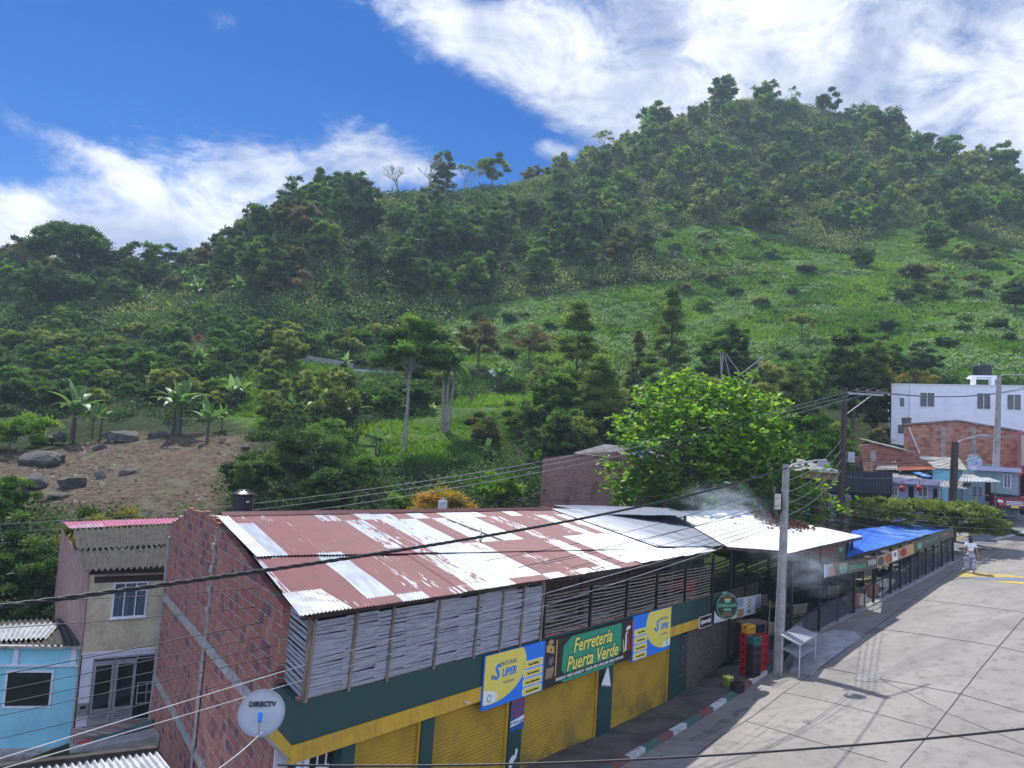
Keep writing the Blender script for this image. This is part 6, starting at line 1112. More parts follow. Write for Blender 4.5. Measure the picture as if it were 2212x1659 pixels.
# ------------------------------------------------------------------ vegetation
def unit(v): return v/np.maximum(np.linalg.norm(v, axis=1, keepdims=True), 1e-6)
def rdir(r_, n): return unit(r_.normal(size=(n, 3)))
def leafquads(r_, P, A, Ln, Wd):
    """rhombic leaves at P, along A"""
    n = len(P); A = unit(A); S = unit(np.cross(A, rdir(r_, n)+np.array([0, 0, .6]))); Ln = np.broadcast_to(np.asarray(Ln, float).reshape(-1, 1), (n, 1)); Wd = np.broadcast_to(np.asarray(Wd, float).reshape(-1, 1), (n, 1))
    return np.stack([P, P+A*Ln*.45+S*Wd*.5, P+A*Ln, P+A*Ln*.45-S*Wd*.5], 1).reshape(-1, 3)
def clumps(r_, kind, n, rx, rz, cz):
    d = rdir(r_, n); u = r_.rand(n, 1)**.42
    if kind == 'round': C = d*u*np.array([rx, rx, rz]); C[:, 2] = np.where(C[:, 2] < 0, C[:, 2]*.8, C[:, 2])
    elif kind == 'dome': d[:, 2] = np.abs(d[:, 2])*1.0-.25; C = d*(r_.rand(n, 1)**.25)*np.array([rx, rx, rz*1.1]); C[:, 2] -= rz*.3
    elif kind == 'cone':
        h = r_.rand(n)**1.25; a = r_.rand(n)*6.283; rr_ = rx*(1-h)**.8*(.25+.75*r_.rand(n)**.5)*(1+.25*np.sin(a*2+h*9)); C = np.c_[np.cos(a)*rr_, np.sin(a)*rr_, (h*2-1)*rz]
    elif kind == 'column': h = r_.rand(n); a = r_.rand(n)*6.283; rr_ = rx*(.55+.45*np.sin(h*3.1))*(.3+.7*r_.rand(n)**.5); C = np.c_[np.cos(a)*rr_, np.sin(a)*rr_, (h*2-1)*rz]
    elif kind == 'flat':
        k = r_.randint(0, 4, n); a = r_.rand(n)*6.283; q = r_.rand(n)**.5; off = np.array([[0, 0, .6], [.35, .1, .1], [-.4, 0, 0.0], [.15, -.2, -.6]])[k]; C = np.c_[np.cos(a)*q*rx*.62, np.sin(a)*q*rx*.62, -q*q*rz*.5]+off*np.array([rx, rx, rz])
    else: C = d*u*np.array([rx, rx, rz])
    lump = np.sin(C[:, :1]*2.1/max(rx, .1)+r_.rand()*6)+np.sin(C[:, 1:2]*2.9/max(rx, .1)+r_.rand()*6); C = C*(1+.10*lump); C[:, 2] += cz; return C
def foliage(r_, C, rc, n, Ln, Wd, droop=.1, flat=.7, t0=.2, t1=.75):
    k = len(C); idx = np.repeat(np.arange(k), n); m = len(idx); d = rdir(r_, m); d[:, 2] = np.where(d[:, 2] < -.2, -d[:, 2], d[:, 2])
    P = C[idx]+d*np.array([1, 1, flat])*rc*np.abs(r_.normal(.55, .38, (m, 1))); A = d*.8+r_.normal(size=(m, 3))*.45+np.array([0, 0, -droop])
    tone = (t0+(t1-t0)*r_.rand(k))[idx]+r_.uniform(-.16, .16, m); return leafquads(r_, P, A, Ln*r_.uniform(.65, 1.25, m), Wd*r_.uniform(.7, 1.2, m)), np.clip(tone, 0, 1)
_treecache = {}
def tree(name, label, base, H, Wd, kind='round', mat='mid', cf=.8, leaf=None, dens=1.0, bark='bark', group=None, cat='tree', seed=1, trunks=1, open_=1.0, D=None, tr=None):
    r_ = np.random.RandomState(seed*7+3); D = D or base.y; lf = leaf or max(.13, .0026*D); rx = Wd/2; rz = H*cf/2; cz = H-rz
    rc = float(np.clip(.105*Wd, .3, 1.0))
    nc = int(np.clip((rx*rx*rz)/(rc**3)*.42*open_, 14, 240)); C = clumps(r_, kind, nc, max(rx-rc*.6, .2), max(rz-rc*.5, .2), cz)
    tot = np.clip(9.5*dens*(Wd*max(H*cf, Wd*.4))*1.6/(lf*lf*.55), 300, 42000); V, T = foliage(r_, C*np.array([1.06, 1.06, 1.0]), rc, max(6, int(tot/nc*.8)), lf*1.15, lf*.7, flat=.65 if kind != 'flat' else .4, droop=.5 if kind == 'cone' else .1, t0=.0, t1=.9)
    t = thing(name, label, cat, base, 0, group); npmesh('crown', V, 4, L[mat], t, tone=T)
    w = MB(); rr = random.Random(seed); r0 = tr or max(.07, H*.018)
    for q in range(trunks):
        dx, dy = (rr.uniform(-.25, .25)*Wd*.4, rr.uniform(-.2, .2)*Wd*.4) if trunks > 1 else (rr.uniform(-.05, .05)*Wd, 0)
        top = Vector((dx, dy, cz+rz*.5)); mid = Vector((dx*.4+rr.uniform(-.1, .1), dy*.4, cz*.5)); w.tube([(dx*.1, dy*.1, -.5), mid, top], [r0*1.15, r0*.85, r0*.3], 8)
        for c in (C[r_.choice(nc, min(9, nc), replace=False)]): s = Vector((0, 0, 0)).lerp(top, rr.uniform(.5, .85)) if trunks > 1 else mid.lerp(top, rr.uniform(.0, .6)); e = Vector(c); w.tube([s, s.lerp(e, .5)+Vector((0, 0, .1*rx)), e], [r0*.4, r0*.28, r0*.1], 5)
    w.build('trunk', M[bark], t); return t
def bare_tree(label, base, H, Wd, seed=1, mat='bark_pale', leaves=None, name='bare_tree'):
    t = thing(name, label, 'tree', base); rr = random.Random(seed); w = MB(); tips = []
    def br(p, d, l, r, k):
        q = p+d*l; w.tube([p, p.lerp(q, .5)+Vector((rr.uniform(-.05, .05), 0, 0))*l, q], [r, r*.8, r*.6], 5, False)
        if k == 0: tips.append(q); return
        for _ in range(rr.choice((2, 3))): br(q, (d+Vector((rr.uniform(-.8, .8)*Wd/H*1.3, rr.uniform(-.6, .6), rr.uniform(-.1, .5)))).normalized(), l*rr.uniform(.62, .85), r*.6, k-1)
    br(Vector((0, 0, -.5)), Vector((0, 0, 1)), H*.34, max(.26, H*.04), 5); w.build('trunk', M[mat], t)
    if leaves:
        r_ = np.random.RandomState(seed); C = np.array([tuple(q) for q in tips]); V, T = foliage(r_, C, H*.05, 14, .35, .22); npmesh('crown', V, 4, L[leaves], t, tone=T)
    return t
def banana(name='banana_plant', label='', base=(0, 0, 0), H=3.0, seed=1, group=None, nstem=1):
    rr = random.Random(seed); t = thing(name, label, 'banana plant', base, rr.uniform(0, 6), group); V = []; T = []
    for s in range(nstem):
        sx, sy = (rr.uniform(-.5, .5), rr.uniform(-.5, .5)) if nstem > 1 else (0, 0); h = H*rr.uniform(.42, .6); w = MB(); w.tube([(sx, sy, -.3), (sx, sy, h*.6), (sx*1.1, sy*1.1, h)], [.13*H/3, .11*H/3, .06*H/3], 8); w.build('stem', M['bark'], t)
        for k in range(rr.choice((7, 8, 9))):
            a = k*2.4+rr.uniform(-.3, .3); ln = H*rr.uniform(.5, .8); wd = ln*.16; e0 = rr.uniform(.7, 1.35) if k > 1 else 1.5; p = np.array([sx*1.1, sy*1.1, h]); tn = rr.uniform(.2, .95); n = 7; fall = rr.uniform(.9, 1.9) if k > 1 else .5
            for i in range(n):
                u = i/n; el = e0-fall*u; d = np.array([math.cos(a)*math.cos(el), math.sin(a)*math.cos(el), math.sin(el)]); q = p+d*ln/n; sd_ = np.array([-math.sin(a), math.cos(a), 0]); w0 = wd*math.sin(math.pi*min(.98, .12+u*.86)); w1 = wd*math.sin(math.pi*min(.99, .12+(u+1/n)*.86)); up = np.array([0, 0, .35])
                for sgn in (1, -1): V += [p, p+sd_*w0*sgn+up*w0*.6, q+sd_*w1*sgn+up*w1*.6-d*.02*rr.random(), q]; T.append(tn+rr.uniform(-.1, .1))
                p = q
    npmesh('leaves', np.array(V), 4, L['banana'], t, tone=np.clip(T, 0, 1)); return t
def palm(label, base, H, fr=2.2, seed=1, stems=1, lean=0.0, nf=14, name='palm_tree', r0=.13):
    rr = random.Random(seed); t = thing(name, label, 'palm', base); V = []; T = []; w = MB()
    for s in range(stems):
        dx = (s-(stems-1)/2)*.5; h = H*(1-.13*s if stems > 1 else 1); top = Vector((dx*1.1+lean, rr.uniform(-.3, .3), h)); w.tube([(dx*.4, 0, -.4), (dx*.8+lean*.3, 0, h*.5), top], [r0*1.2, r0, r0*.8], 8)
        for k in range(nf):
            a = rr.uniform(0, 6.28); e0 = rr.uniform(-.2, 1.35); p = np.array(top); n = 9; tn = rr.uniform(.2, .8)
            for i in range(n):
                el = e0-1.9*i/n; d = np.array([math.cos(a)*math.cos(el), math.sin(a)*math.cos(el), math.sin(el)]); q = p+d*fr/n; sd_ = np.array([-math.sin(a), math.cos(a), 0]); ll = fr*.34*math.sin(math.pi*(.15+.8*i/n))
                for sgn in (1, -1):
                    for o_ in (0, .5): b = p+(q-p)*o_; e = b+(sd_*sgn+d*.6+np.array([0, 0, -.7]))*ll*.6; V += [b, (b+e)/2+d*.05*fr, e, (b+e)/2-d*.03*fr]; T.append(tn+rr.uniform(-.1, .1))
                p = q
    w.build('trunk', M['bark_pale'], t); npmesh('fronds', np.array(V), 4, L['mid'], t, tone=np.clip(T, 0, 1)); return t
def ridge(vx):
    D = np.linspace(90, 300, 500); d = ray(vx, 900); X = d.x*D/d.y; g = gz(X, D); i = int(np.argmax((g-9)/D)); return D[i]
def top_h(vx, vtop, base): 
    q = at(vx, vtop, base.y); return q.z-base.z
def T_(kind, vx, vtop, w, D, mat, label, cf=.85, name='tree', **k):
    if D is None: D = ridge(vx)-1.5
    b = gnd(vx, D); d0 = ray(vx, vtop); b.x = d0.x*D/d0.y; b.z = g1(b.x, D); H = max(1.2, top_h(vx, vtop, b)); return tree(name, label, b, H, w*D/FOC, kind, mat, cf, **k)
# --- the two big trees by the restaurant
def almond_tree():
    D = 45.5; b = gnd(1522, D); c = at(1524, 985, D); t = thing('almond_tree', 'large spreading tree with glossy bright green leaves behind the white restaurant roof', 'tree', b); r_ = np.random.RandomState(5); k = D/FOC
    n = 1350; d = rdir(r_, n); d[:, 2] = np.where((d[:, 2] < 0) & (r_.rand(n) < .45), -d[:, 2], d[:, 2]); rad = r_.rand(n)**.28; ax = np.where(d[:, 2:3] > 0, 1.0, 1.0); C = d*rad[:, None]*np.array([200*k, 160*k, 1])
    C[:, 2] = d[:, 2]*rad*np.where(d[:, 2] > 0, 178*k, 128*k); C[:, 0] += np.where(C[:, 2] < 0, .0, -.0)-np.clip(C[:, 2], 0, 9)*.02
    wob = 1+.13*np.sin(C[:, 0]*1.7+1)*np.cos(C[:, 2]*2.1)+.08*np.sin(C[:, 1]*3); C *= wob[:, None]; C += np.array(c-b)
    C2 = np.array(at(1722, 1085, D-1)-b)+r_.normal(size=(150, 3))*np.array([50*k, .8, 30*k]); C3 = np.array(at(1370, 1060, D-1)-b)+r_.normal(size=(150, 3))*np.array([42*k, .8, 34*k]); C4 = np.array(at(1640, 1000, D-1)-b)+r_.normal(size=(160, 3))*np.array([50*k, .8, 40*k]); C = np.vstack([C, C2, C3, C4]); n = len(C)
    idx = np.repeat(np.arange(n), 9); m = len(idx); a = r_.rand(m)*6.283; el = r_.uniform(-.5, .8, m); A = np.c_[np.cos(a)*np.cos(el), np.sin(a)*np.cos(el), np.sin(el)]; P = C[idx]+A*.05; l = r_.uniform(.24, .46, m); Ln, Wd = l, l*.58
    A = unit(A); S = unit(np.cross(A, np.array([0, 0, 1.0])+r_.normal(size=(m, 3))*.35)); Ln = Ln[:, None]; Wd = Wd[:, None]
    V = np.stack([P, P+A*Ln*.45+S*Wd*.42, P+A*Ln*.82+S*Wd*.45, P+A*Ln*1.0, P+A*Ln*.82-S*Wd*.45, P+A*Ln*.45-S*Wd*.42], 1).reshape(-1, 3); hgt = np.clip((C[idx, 2]-(c-b).z)/4, -1, 1)
    T = np.clip(.5+r_.uniform(-.45, .42, m)+.0*hgt, 0, .955); T = np.where(r_.rand(m) < .02, 1.0, T); npmesh('crown', V, 6, L['almond'], t, tone=T)
    w = MB(); top = Vector(at(1518, 860, D)-b); base = Vector((0, 0, -.4)); mid = Vector(at(1508, 960, D)-b); w.tube([base, mid, top], [.32, .22, .07], 10); rr = random.Random(8)
    for i in r_.choice(n, 60, replace=False): e = Vector(C[i]); s = base.lerp(mid, rr.uniform(.6, 1)) if rr.random() < .5 else mid.lerp(top, rr.uniform(0, .8)); w.tube([s, s.lerp(e, .5)-Vector((0, 0, .15)), e], [.075, .05, .02], 5)
    w.build('trunk', M['bark'], t)
almond_tree()
def flat_tree():
    D = 43.5; b = gnd(2050, D); t = thing('flat_topped_tree', 'low wide flat topped tree with fine olive foliage beside the blue roof', 'tree', b); r_ = np.random.RandomState(12); k = D/FOC; C = []
    for vx, vy, rx, rz, n in ((1905, 1090, 62, 9, 50), (1985, 1092, 85, 11, 75), (2075, 1098, 75, 10, 60), (1960, 1114, 80, 9, 55), (2095, 1120, 60, 10, 50), (2140, 1128, 34, 12, 34), (1895, 1112, 40, 8, 26), (2110, 1142, 48, 10, 40)):
        c = np.array(at(vx, vy, D)-b); a = r_.rand(n)*6.283; q = r_.rand(n)**.5; C.append(c+np.c_[np.cos(a)*q*rx*k, np.sin(a)*q*rx*k*.9, (1-q*q)*rz*k*1.2-rz*k*.6+r_.normal(size=n)*.08])
    C = np.vstack(C); V, T = foliage(r_, C, .24, 70, .19, .08, flat=.45, droop=.25, t0=.15, t1=.85); npmesh('crown', V, 4, L['olive'], t, tone=T)
    w = MB(); rr = random.Random(3); s = Vector((0, 0, 2.0)); w.tube([(0, 0, -.4), s, (-.2, 0, 2.6)], [.22, .19, .12], 8)
    for i in r_.choice(len(C), 30, replace=False): e = Vector(C[i]); w.tube([s, s.lerp(e, .5)+Vector((0, 0, .3)), e], [.07, .05, .015], 5)
    w.build('trunk', M['bark'], t)
flat_tree()
# --- trees one can tell apart
TR = [
 ('round', 640, 905, 250, 50, 'dark', 'large dark tree with pale specks of blossom behind the black water tank', dict(cf=.95, seed=3, dens=1.0)),
 ('round', 560, 960, 130, 47, 'dark', 'dark leafy tree at the left foot of the large dark tree', dict(cf=.95, seed=4)),
 ('round', 720, 1000, 130, 47, 'dark', 'dark tree at the right foot of the large dark tree', dict(cf=.95, seed=24)),
 ('dome', 955, 1006, 185, 46.5, 'orange', 'rounded tree with orange and yellow flowering foliage above the red roof', dict(cf=.97, seed=5, dens=1.3, open_=1.6)),
 ('round', 1086, 1005, 112, 49, 'lime', 'bright light green tree right of the orange flowering tree', dict(cf=.95, seed=6)),
 ('round', 860, 1055, 90, 46, 'mid', 'green bushy tree left of the orange flowering tree', dict(cf=.95, seed=26)),
 ('dome', 240, 1060, 200, 40, 'orange2', 'rounded yellow green bush behind the pink edged roof', dict(cf=.95, seed=7)),
 ('round', 45, 1105, 200, 35, 'dark', 'dense dark tree at the left edge above the blue house', dict(cf=.98, seed=8)),
 ('round', 100, 1175, 130, 33, 'dark', 'dark glossy bush between the left edge and the cream house', dict(cf=.98, seed=9)),
 ('round', 20, 1015, 110, 44, 'mid', 'green bush at the left edge below the bare soil', dict(cf=.95, seed=10)),
 ('round', 30, 890, 170, 62, 'lime', 'light green bushes beside the boulders at the left edge', dict(cf=.95, seed=11)),
 ('round', 893, 685, 190, None, 'mid', 'tall slender tree with bare pale trunk in the green clearing', dict(cf=.55, seed=12, bark='bark_pale', tr=.17, D_=66)),
 ('cone', 1255, 660, 180, 76, 'lime2', 'tall pointed bamboo clump left of the bright almond tree', dict(cf=.97, seed=13)),
 ('cone', 1300, 760, 150, 70, 'lime2', 'shorter bamboo mound at the foot of the tall bamboo clump', dict(cf=.97, seed=14)),
 ('cone', 1452, 635, 115, 92, 'lime2', 'tall narrow pointed tree above the almond tree', dict(cf=.95, seed=15)),
 ('round', 1560, 690, 110, 88, 'mid', 'broad green tree right of the narrow pointed tree', dict(cf=.9, seed=16)),
 ('column', 1600, 705, 50, 86, 'dark', 'narrow dark tree beside the broken mast', dict(cf=.9, seed=17)),
 ('cone', 1380, 720, 60, 92, 'olive', 'thin pale bamboo tuft between the bamboo clump and the pointed tree', dict(cf=.95, seed=18, open_=.6)),
 ('round', 1690, 770, 130, 72, 'olive', 'yellowish green tree behind the almond tree crown', dict(cf=.9, seed=19)),
 ('round', 1845, 695, 130, 72, 'dark', 'tall dark vine covered tree left of the white apartment house', dict(cf=.95, seed=20)),
 ('round', 1890, 745, 90, 76, 'orange2', 'tree with yellow tipped crown beside the tall dark vine covered tree', dict(cf=.9, seed=21)),
 ('round', 1770, 868, 130, 54, 'lime', 'vine covered light green tree right of the almond tree', dict(cf=.97, seed=22)),
 ('round', 1700, 860, 90, 56, 'mid', 'green tree between the almond tree and the vine covered tree', dict(cf=.97, seed=23)),
 ('round', 1815, 920, 80, 56, 'mid', 'green tree behind the tall dark utility pole', dict(cf=.97, seed=25)),
 ('round', 1893, 800, 80, 74, 'brownish', 'brown green tree touching the left side of the white house', dict(cf=.97, seed=27)),
 ('dome', 1975, 788, 100, 84, 'orange2', 'russet tinged bush behind the roof of the white house', dict(cf=.9, seed=28)),
 ('round', 1900, 925, 70, 62, 'brownish', 'small brownish bush above the small brick house', dict(cf=.95, seed=29)),
 ('round', 1040, 680, 120, 98, 'brownish', 'grey brown leafless looking tree behind the slender tall tree', dict(cf=.85, seed=30, dens=.6)),
 ('round', 1150, 700, 130, 104, 'brownish', 'thin grey tree left of the tall bamboo clump', dict(cf=.85, seed=31, dens=.35)),
 ('round', 1050, 890, 110, 66, 'brownish', 'dusky rounded bush in the clearing right of the palms', dict(cf=.95, seed=32)),
 ('round', 1130, 860, 120, 70, 'dark', 'dark tree right of the dusky rounded bush', dict(cf=.95, seed=33)),
 ('round', 1180, 960, 120, 60, 'mid', 'green tree standing left of the weathered brick wall', dict(cf=.97, seed=34)),
 ('round', 1210, 800, 80, 72, 'mid', 'green tree left of the foot of the bamboo clump', dict(cf=.9, seed=35)),
 ('round', 785, 985, 90, 54, 'mid', 'green tree between the large dark tree and the slender trunk', dict(cf=.97, seed=36)),
 ('round', 790, 845, 130, 80, 'dark', 'dark bushes left of the slender trunk in the clearing', dict(cf=.95, seed=37)),
 ('round', 715, 800, 90, 90, 'mid', 'rounded green tree below the retaining wall', dict(cf=.95, seed=38)),
 ('dome', 175, 455, 175, 142, 'dark', 'large round crowned tree standing alone on the left skyline', dict(cf=.68, seed=39, open_=2.0, dens=1.3)),
 ('round', 130, 570, 200, 132, 'dark', 'dark tree below the large round skyline tree', dict(cf=.95, seed=40)),
 ('round', 230, 585, 130, 130, 'dark', 'dark tree right below the large round skyline tree', dict(cf=.95, seed=41)),
 ('flat', 62, 505, 70, 148, 'brownish', 'sparse flat tree left of the large round skyline tree', dict(cf=.4, seed=42, dens=.5)),
 ('round', 20, 535, 110, 148, 'dark', 'dark tree at the left edge of the skyline', dict(cf=.95, seed=43)),
 ('column', 60, 630, 50, 126, 'mid', 'slim green tree at the left edge above the road', dict(cf=.85, seed=44)),
 ('round', 420, 545, 70, None, 'dark', 'small twin topped tree on the low saddle of the left skyline', dict(cf=.8, seed=45)),
 ('round', 500, 500, 90, None, 'dark', 'dark tree where the left skyline starts to climb', dict(cf=.95, seed=46)),
 ('round', 560, 470, 110, None, 'dark', 'dark rounded tree left of the plumed bamboo', dict(cf=.95, seed=47)),
 ('round', 575, 510, 110, 132, 'lime', 'pale green tree in the dark slope left of the plumed bamboo', dict(cf=.95, seed=48)),
 ('round', 640, 405, 90, None, 'dark', 'dark leaning bamboo mass left of the tall plume', dict(cf=.95, seed=49)),
 ('cone', 693, 358, 60, None, 'mid', 'tall plume of bamboo on the left skyline', dict(cf=.95, seed=50)),
 ('round', 740, 375, 75, None, 'mid', 'open crowned tree right of the tall bamboo plume', dict(cf=.8, seed=51, dens=.7, open_=.6)),
 ('round', 790, 445, 120, 150, 'dark', 'dark green tree below the bare skyline trees', dict(cf=.95, seed=52)),
 ('column', 958, 337, 55, None, 'dark', 'tall dark tree right of the two bare skyline trees', dict(cf=.9, seed=53)),
 ('round', 1066, 330, 70, None, 'mid', 'open green tree alone on the middle skyline', dict(cf=.8, seed=54, dens=.7, open_=.5)),
 ('round', 1150, 360, 50, None, 'brownish', 'small dull tree on the skyline right of the open green tree', dict(cf=.9, seed=55)),
 ('round', 1420, 222, 80, None, 'mid', 'pair of green trees on the left shoulder of the peak', dict(cf=.85, seed=56, open_=.6)),
 ('round', 1564, 165, 72, None, 'dark', 'dense dark tree on the left of the summit', dict(cf=.9, seed=57)),
 ('round', 1656, 178, 62, None, 'mid', 'rounded green tree on the summit right of the dense dark one', dict(cf=.9, seed=58)),
 ('round', 1792, 196, 62, None, 'dark', 'open crowned tree on the skyline right of the summit palms', dict(cf=.8, seed=59, open_=.6)),
 ('round', 1905, 240, 110, None, 'dark', 'large dark tree mass on the right shoulder of the peak', dict(cf=.97, seed=60)),
 ('round', 1855, 232, 90, None, 'mid', 'green tree left of the large dark mass on the right shoulder', dict(cf=.95, seed=61)),
 ('round', 2000, 285, 60, None, 'brownish', 'brownish tree on the right skyline', dict(cf=.9, seed=62)),
 ('round', 2050, 292, 70, None, 'mid', 'thin crowned tree on the right skyline', dict(cf=.85, seed=63, dens=.6)),
 ('round', 2168, 312, 70, None, 'mid', 'green tree near the right end of the skyline', dict(cf=.9, seed=64)),
 ('round', 1655, 420, 95, 172, 'dark', 'round dark green tree at the top of the fern meadow', dict(cf=.97, seed=65)),
 ('round', 1620, 400, 80, 178, 'dark', 'darker tree behind the round tree of the fern meadow', dict(cf=.97, seed=66)),
 ('round', 2085, 412, 95, 172, 'dark', 'dome shaped dark tree above the right pasture', dict(cf=.97, seed=67)),
 ('round', 2020, 475, 80, 160, 'mid', 'pale green tree below the dome shaped dark tree', dict(cf=.9, seed=68)),
 ('round', 985, 460, 150, 150, 'mid', 'broad layered tree standing at the upper edge of the pasture', dict(cf=.8, seed=69)),
 ('column', 1206, 405, 70, 168, 'dark', 'tall dark vine draped column of a tree in mid slope', dict(cf=.95, seed=70)),
 ('cone', 1130, 530, 80, 152, 'dark', 'dark conical shrub mass beside the vine draped column', dict(cf=.95, seed=71)),
 ('round', 620, 585, 160, 126, 'brownish', 'vine draped grey green tree above the hill road', dict(cf=.97, seed=72)),
 ('round', 635, 552, 70, 132, 'orange2', 'small russet tree in the dark left slope', dict(cf=.9, seed=73)),
 ('round', 700, 520, 110, 138, 'mid', 'green tree right of the small russet tree', dict(cf=.95, seed=74)),
 ('round', 860, 560, 110, 140, 'dark', 'dark tree left of the broad layered tree', dict(cf=.95, seed=75)),
 ('round', 1390, 505, 110, 158, 'dark', 'dark tree left of the fern meadow', dict(cf=.95, seed=76)),
 ('round', 1970, 575, 90, 140, 'brownish', 'dark olive bush on the crest of the bright pasture', dict(cf=.95, seed=77)),
 ('dome', 2010, 625, 130, 130, 'olive', 'spreading grey olive shrub on the bright pasture', dict(cf=.9, seed=78)),
 ('round', 1865, 535, 50, 150, 'dark', 'small dark conical tree in the pasture hollow', dict(cf=.95, seed=79)),
 ('round', 2195, 590, 80, 116, 'dark', 'dark tree at the right edge of the pasture', dict(cf=.95, seed=80)),
 ('round', 1920, 690, 60, 110, 'dark', 'dark rock and bush knot in the middle of the pasture', dict(cf=.95, seed=81)),
 ('flat', 1735, 670, 60, 110, 'olive', 'tiny flat topped tree on the middle pasture', dict(cf=.5, seed=82, dens=.6)),
 ('round', 2110, 520, 90, 150, 'olive', 'olive tree right of the pale green tree', dict(cf=.9, seed=83)),
 ('round', 1740, 620-40, 60, 146, 'brownish', 'dark bush on the edge of the fern meadow', dict(cf=.95, seed=84)),
]
L['orange2'] = leafmat('leaves_yellow_tipped', [(0, (.05, .09, .02)), (.5, (.13, .16, .03)), (.8, (.28, .25, .06)), (1, (.36, .22, .06))])
L['lime2'] = leafmat('bamboo_leaves', [(0, (.05, .10, .03)), (.5, (.14, .22, .05)), (1, (.30, .38, .09))], trans=.5)
for kd, vx, vt, w_, D, mt, lb, k in TR:
    k = dict(k); D = k.pop('D_', D); T_(kd, vx, vt, w_, D, mt, lb, **k)
for vx, vt, w_, sd_, lb in ((820, 340, 75, 3, 'left of two bare grey trees on the skyline'), (892, 338, 80, 7, 'right of two bare grey trees on the skyline'), (1275, 283, 70, 11, 'bare branched tree with few leaves on the slope to the peak'), (1850, 215, 50, 13, 'thin bare tree on the skyline right of the summit'), (2115, 318, 40, 17, 'small bare tree on the right skyline'), (970, 355, 45, 19, 'slight bare tree beside the tall dark skyline tree')):
    D = ridge(vx)-1; b = gnd(vx, D); bare_tree(lb, b, max(2.5, top_h(vx, vt, b)*.95), w_*D/FOC, sd_, leaves='olive' if vx in (1275, 970) else None)
for vx, vt, D, lb, sd_ in ((1375, 545, 150, 'left pale trunked leafless tree on the edge of the meadow', 23), (1442, 520, 152, 'middle pale trunked tree on the edge of the meadow', 29), (1500, 490, 154, 'right pale trunked tree on the edge of the meadow', 31), (1265, 540, 146, 'pale trunked tree below the vine draped column', 37)):
    b = gnd(vx, D); bare_tree(lb, b, max(3, top_h(vx, vt, b)*.8), 5, sd_, leaves='scrub')
for vx, vt, lb, sd_ in ((1690, 188, 'left of two small palms on the summit', 1), (1702, 198, 'right of two small palms on the summit', 2), (1508, 210, 'small palm left of the summit', 3), (1604, 185, 'small palm just right of the dense dark summit tree', 5)):
    D = ridge(vx)-1; b = gnd(vx, D); palm(lb, b, max(2, top_h(vx, vt, b)-.6), 1.8, sd_, nf=11, r0=.1)
b = ground_at(960, 942, 50, 110); palm('group of three tall grey palm trunks with drooping fronds in the clearing', b, top_h(975, 735, b), 2.2, 9, stems=3, lean=.1, nf=18)
# --- forest trees on the left slope and small trees in the scrub: copies of a few prototypes
def copies(protos, spots, labels, group):
    for i, (b, sc, rz) in enumerate(spots):
        o = protos[i % len(protos)]
        if i >= len(protos): o = copy_tree(o)
        o.location = b; o.scale = (sc, sc, sc*random.Random(i).uniform(.85, 1.2)); o.rotation_euler.z = rz; o['label'] = labels[i % len(protos)]; o['group'] = group
r_ = np.random.RandomState(77)
def spots(n, x0, x1, d0, d1, ytest, s0, s1, mind):
    out = []
    for _ in range(n*30):
        vx, D = r_.uniform(x0, x1), r_.uniform(d0, d1); b = gnd(vx, D); px, py = proj([tuple(b)]); px, py = float(px[0]), float(py[0])
        if not ytest(px, py) or any((b-q[0]).length < mind for q in out): continue
        out.append((b, r_.uniform(s0, s1), r_.rand()*6.28))
        if len(out) >= n: break
    return out
_p = [tree('forest_tree', '', Vector((0, 0, 0)), 8, 6.5, kd, mt, .9, seed=100+i, D=140) for i, (kd, mt) in enumerate((('round', 'dark'), ('round', 'dark'), ('column', 'dark'), ('round', 'mid'), ('dome', 'brownish'), ('round', 'dark')))]
copies(_p, spots(120, -40, 1380, 116, 178, lambda x, y: y < 665 and not (770 < x < 1100 and y < 490) and not inpoly(np.array([x]), np.array([y]), ZONES['upper'])[0] and y < np.interp(x, [0, 600, 640, 1000, 1300, 1400], [665, 650, 690, 655, 600, 560]), .55, 1.15, 4.6), ['wide dark round tree packed among others on the left slope', 'dark round tree with lumpy crown packed on the left slope', 'tall narrow dark tree rising from the left slope', 'mid green round tree among the dark trees of the left slope', 'brownish domed tree among the dark trees of the left slope', 'smaller dark tree packed on the shaded left slope'], 'dense trees on the left slope')
_p = [tree('scrub_tree', '', Vector((0, 0, 0)), 4.8, 4.2, kd, mt, .9, seed=120+i, D=180, dens=.8) for i, (kd, mt) in enumerate((('round', 'mid'), ('round', 'olive'), ('column', 'dark'), ('round', 'dark'), ('round', 'olive'), ('round', 'lime')))]
copies(_p, spots(285, 1150, 2280, 160, 240, lambda x, y: y < np.interp(x, [1150, 1400, 1700, 1850, 2000, 2250], [520, 490, 490, 500, 480, 500]), .5, 1.45, 3.6), ['small green tree dotted on the scrubby slope of the peak', 'small olive tree dotted on the scrubby slope of the peak', 'small narrow dark tree on the scrubby slope of the peak', 'small round dark tree on the scrubby slope of the peak', 'small spreading green tree on the scrubby slope of the peak', 'small bright lime tree on the scrubby slope of the peak'], 'small trees on the upper slope')
_p = [tree('valley_tree', '', Vector((0, 0, 0)), 4.6, 4.2, kd, mt, .93, seed=140+i, D=72) for i, (kd, mt) in enumerate((('round', 'mid'), ('round', 'dark'), ('dome', 'mid'), ('round', 'olive'), ('round', 'dark')))]
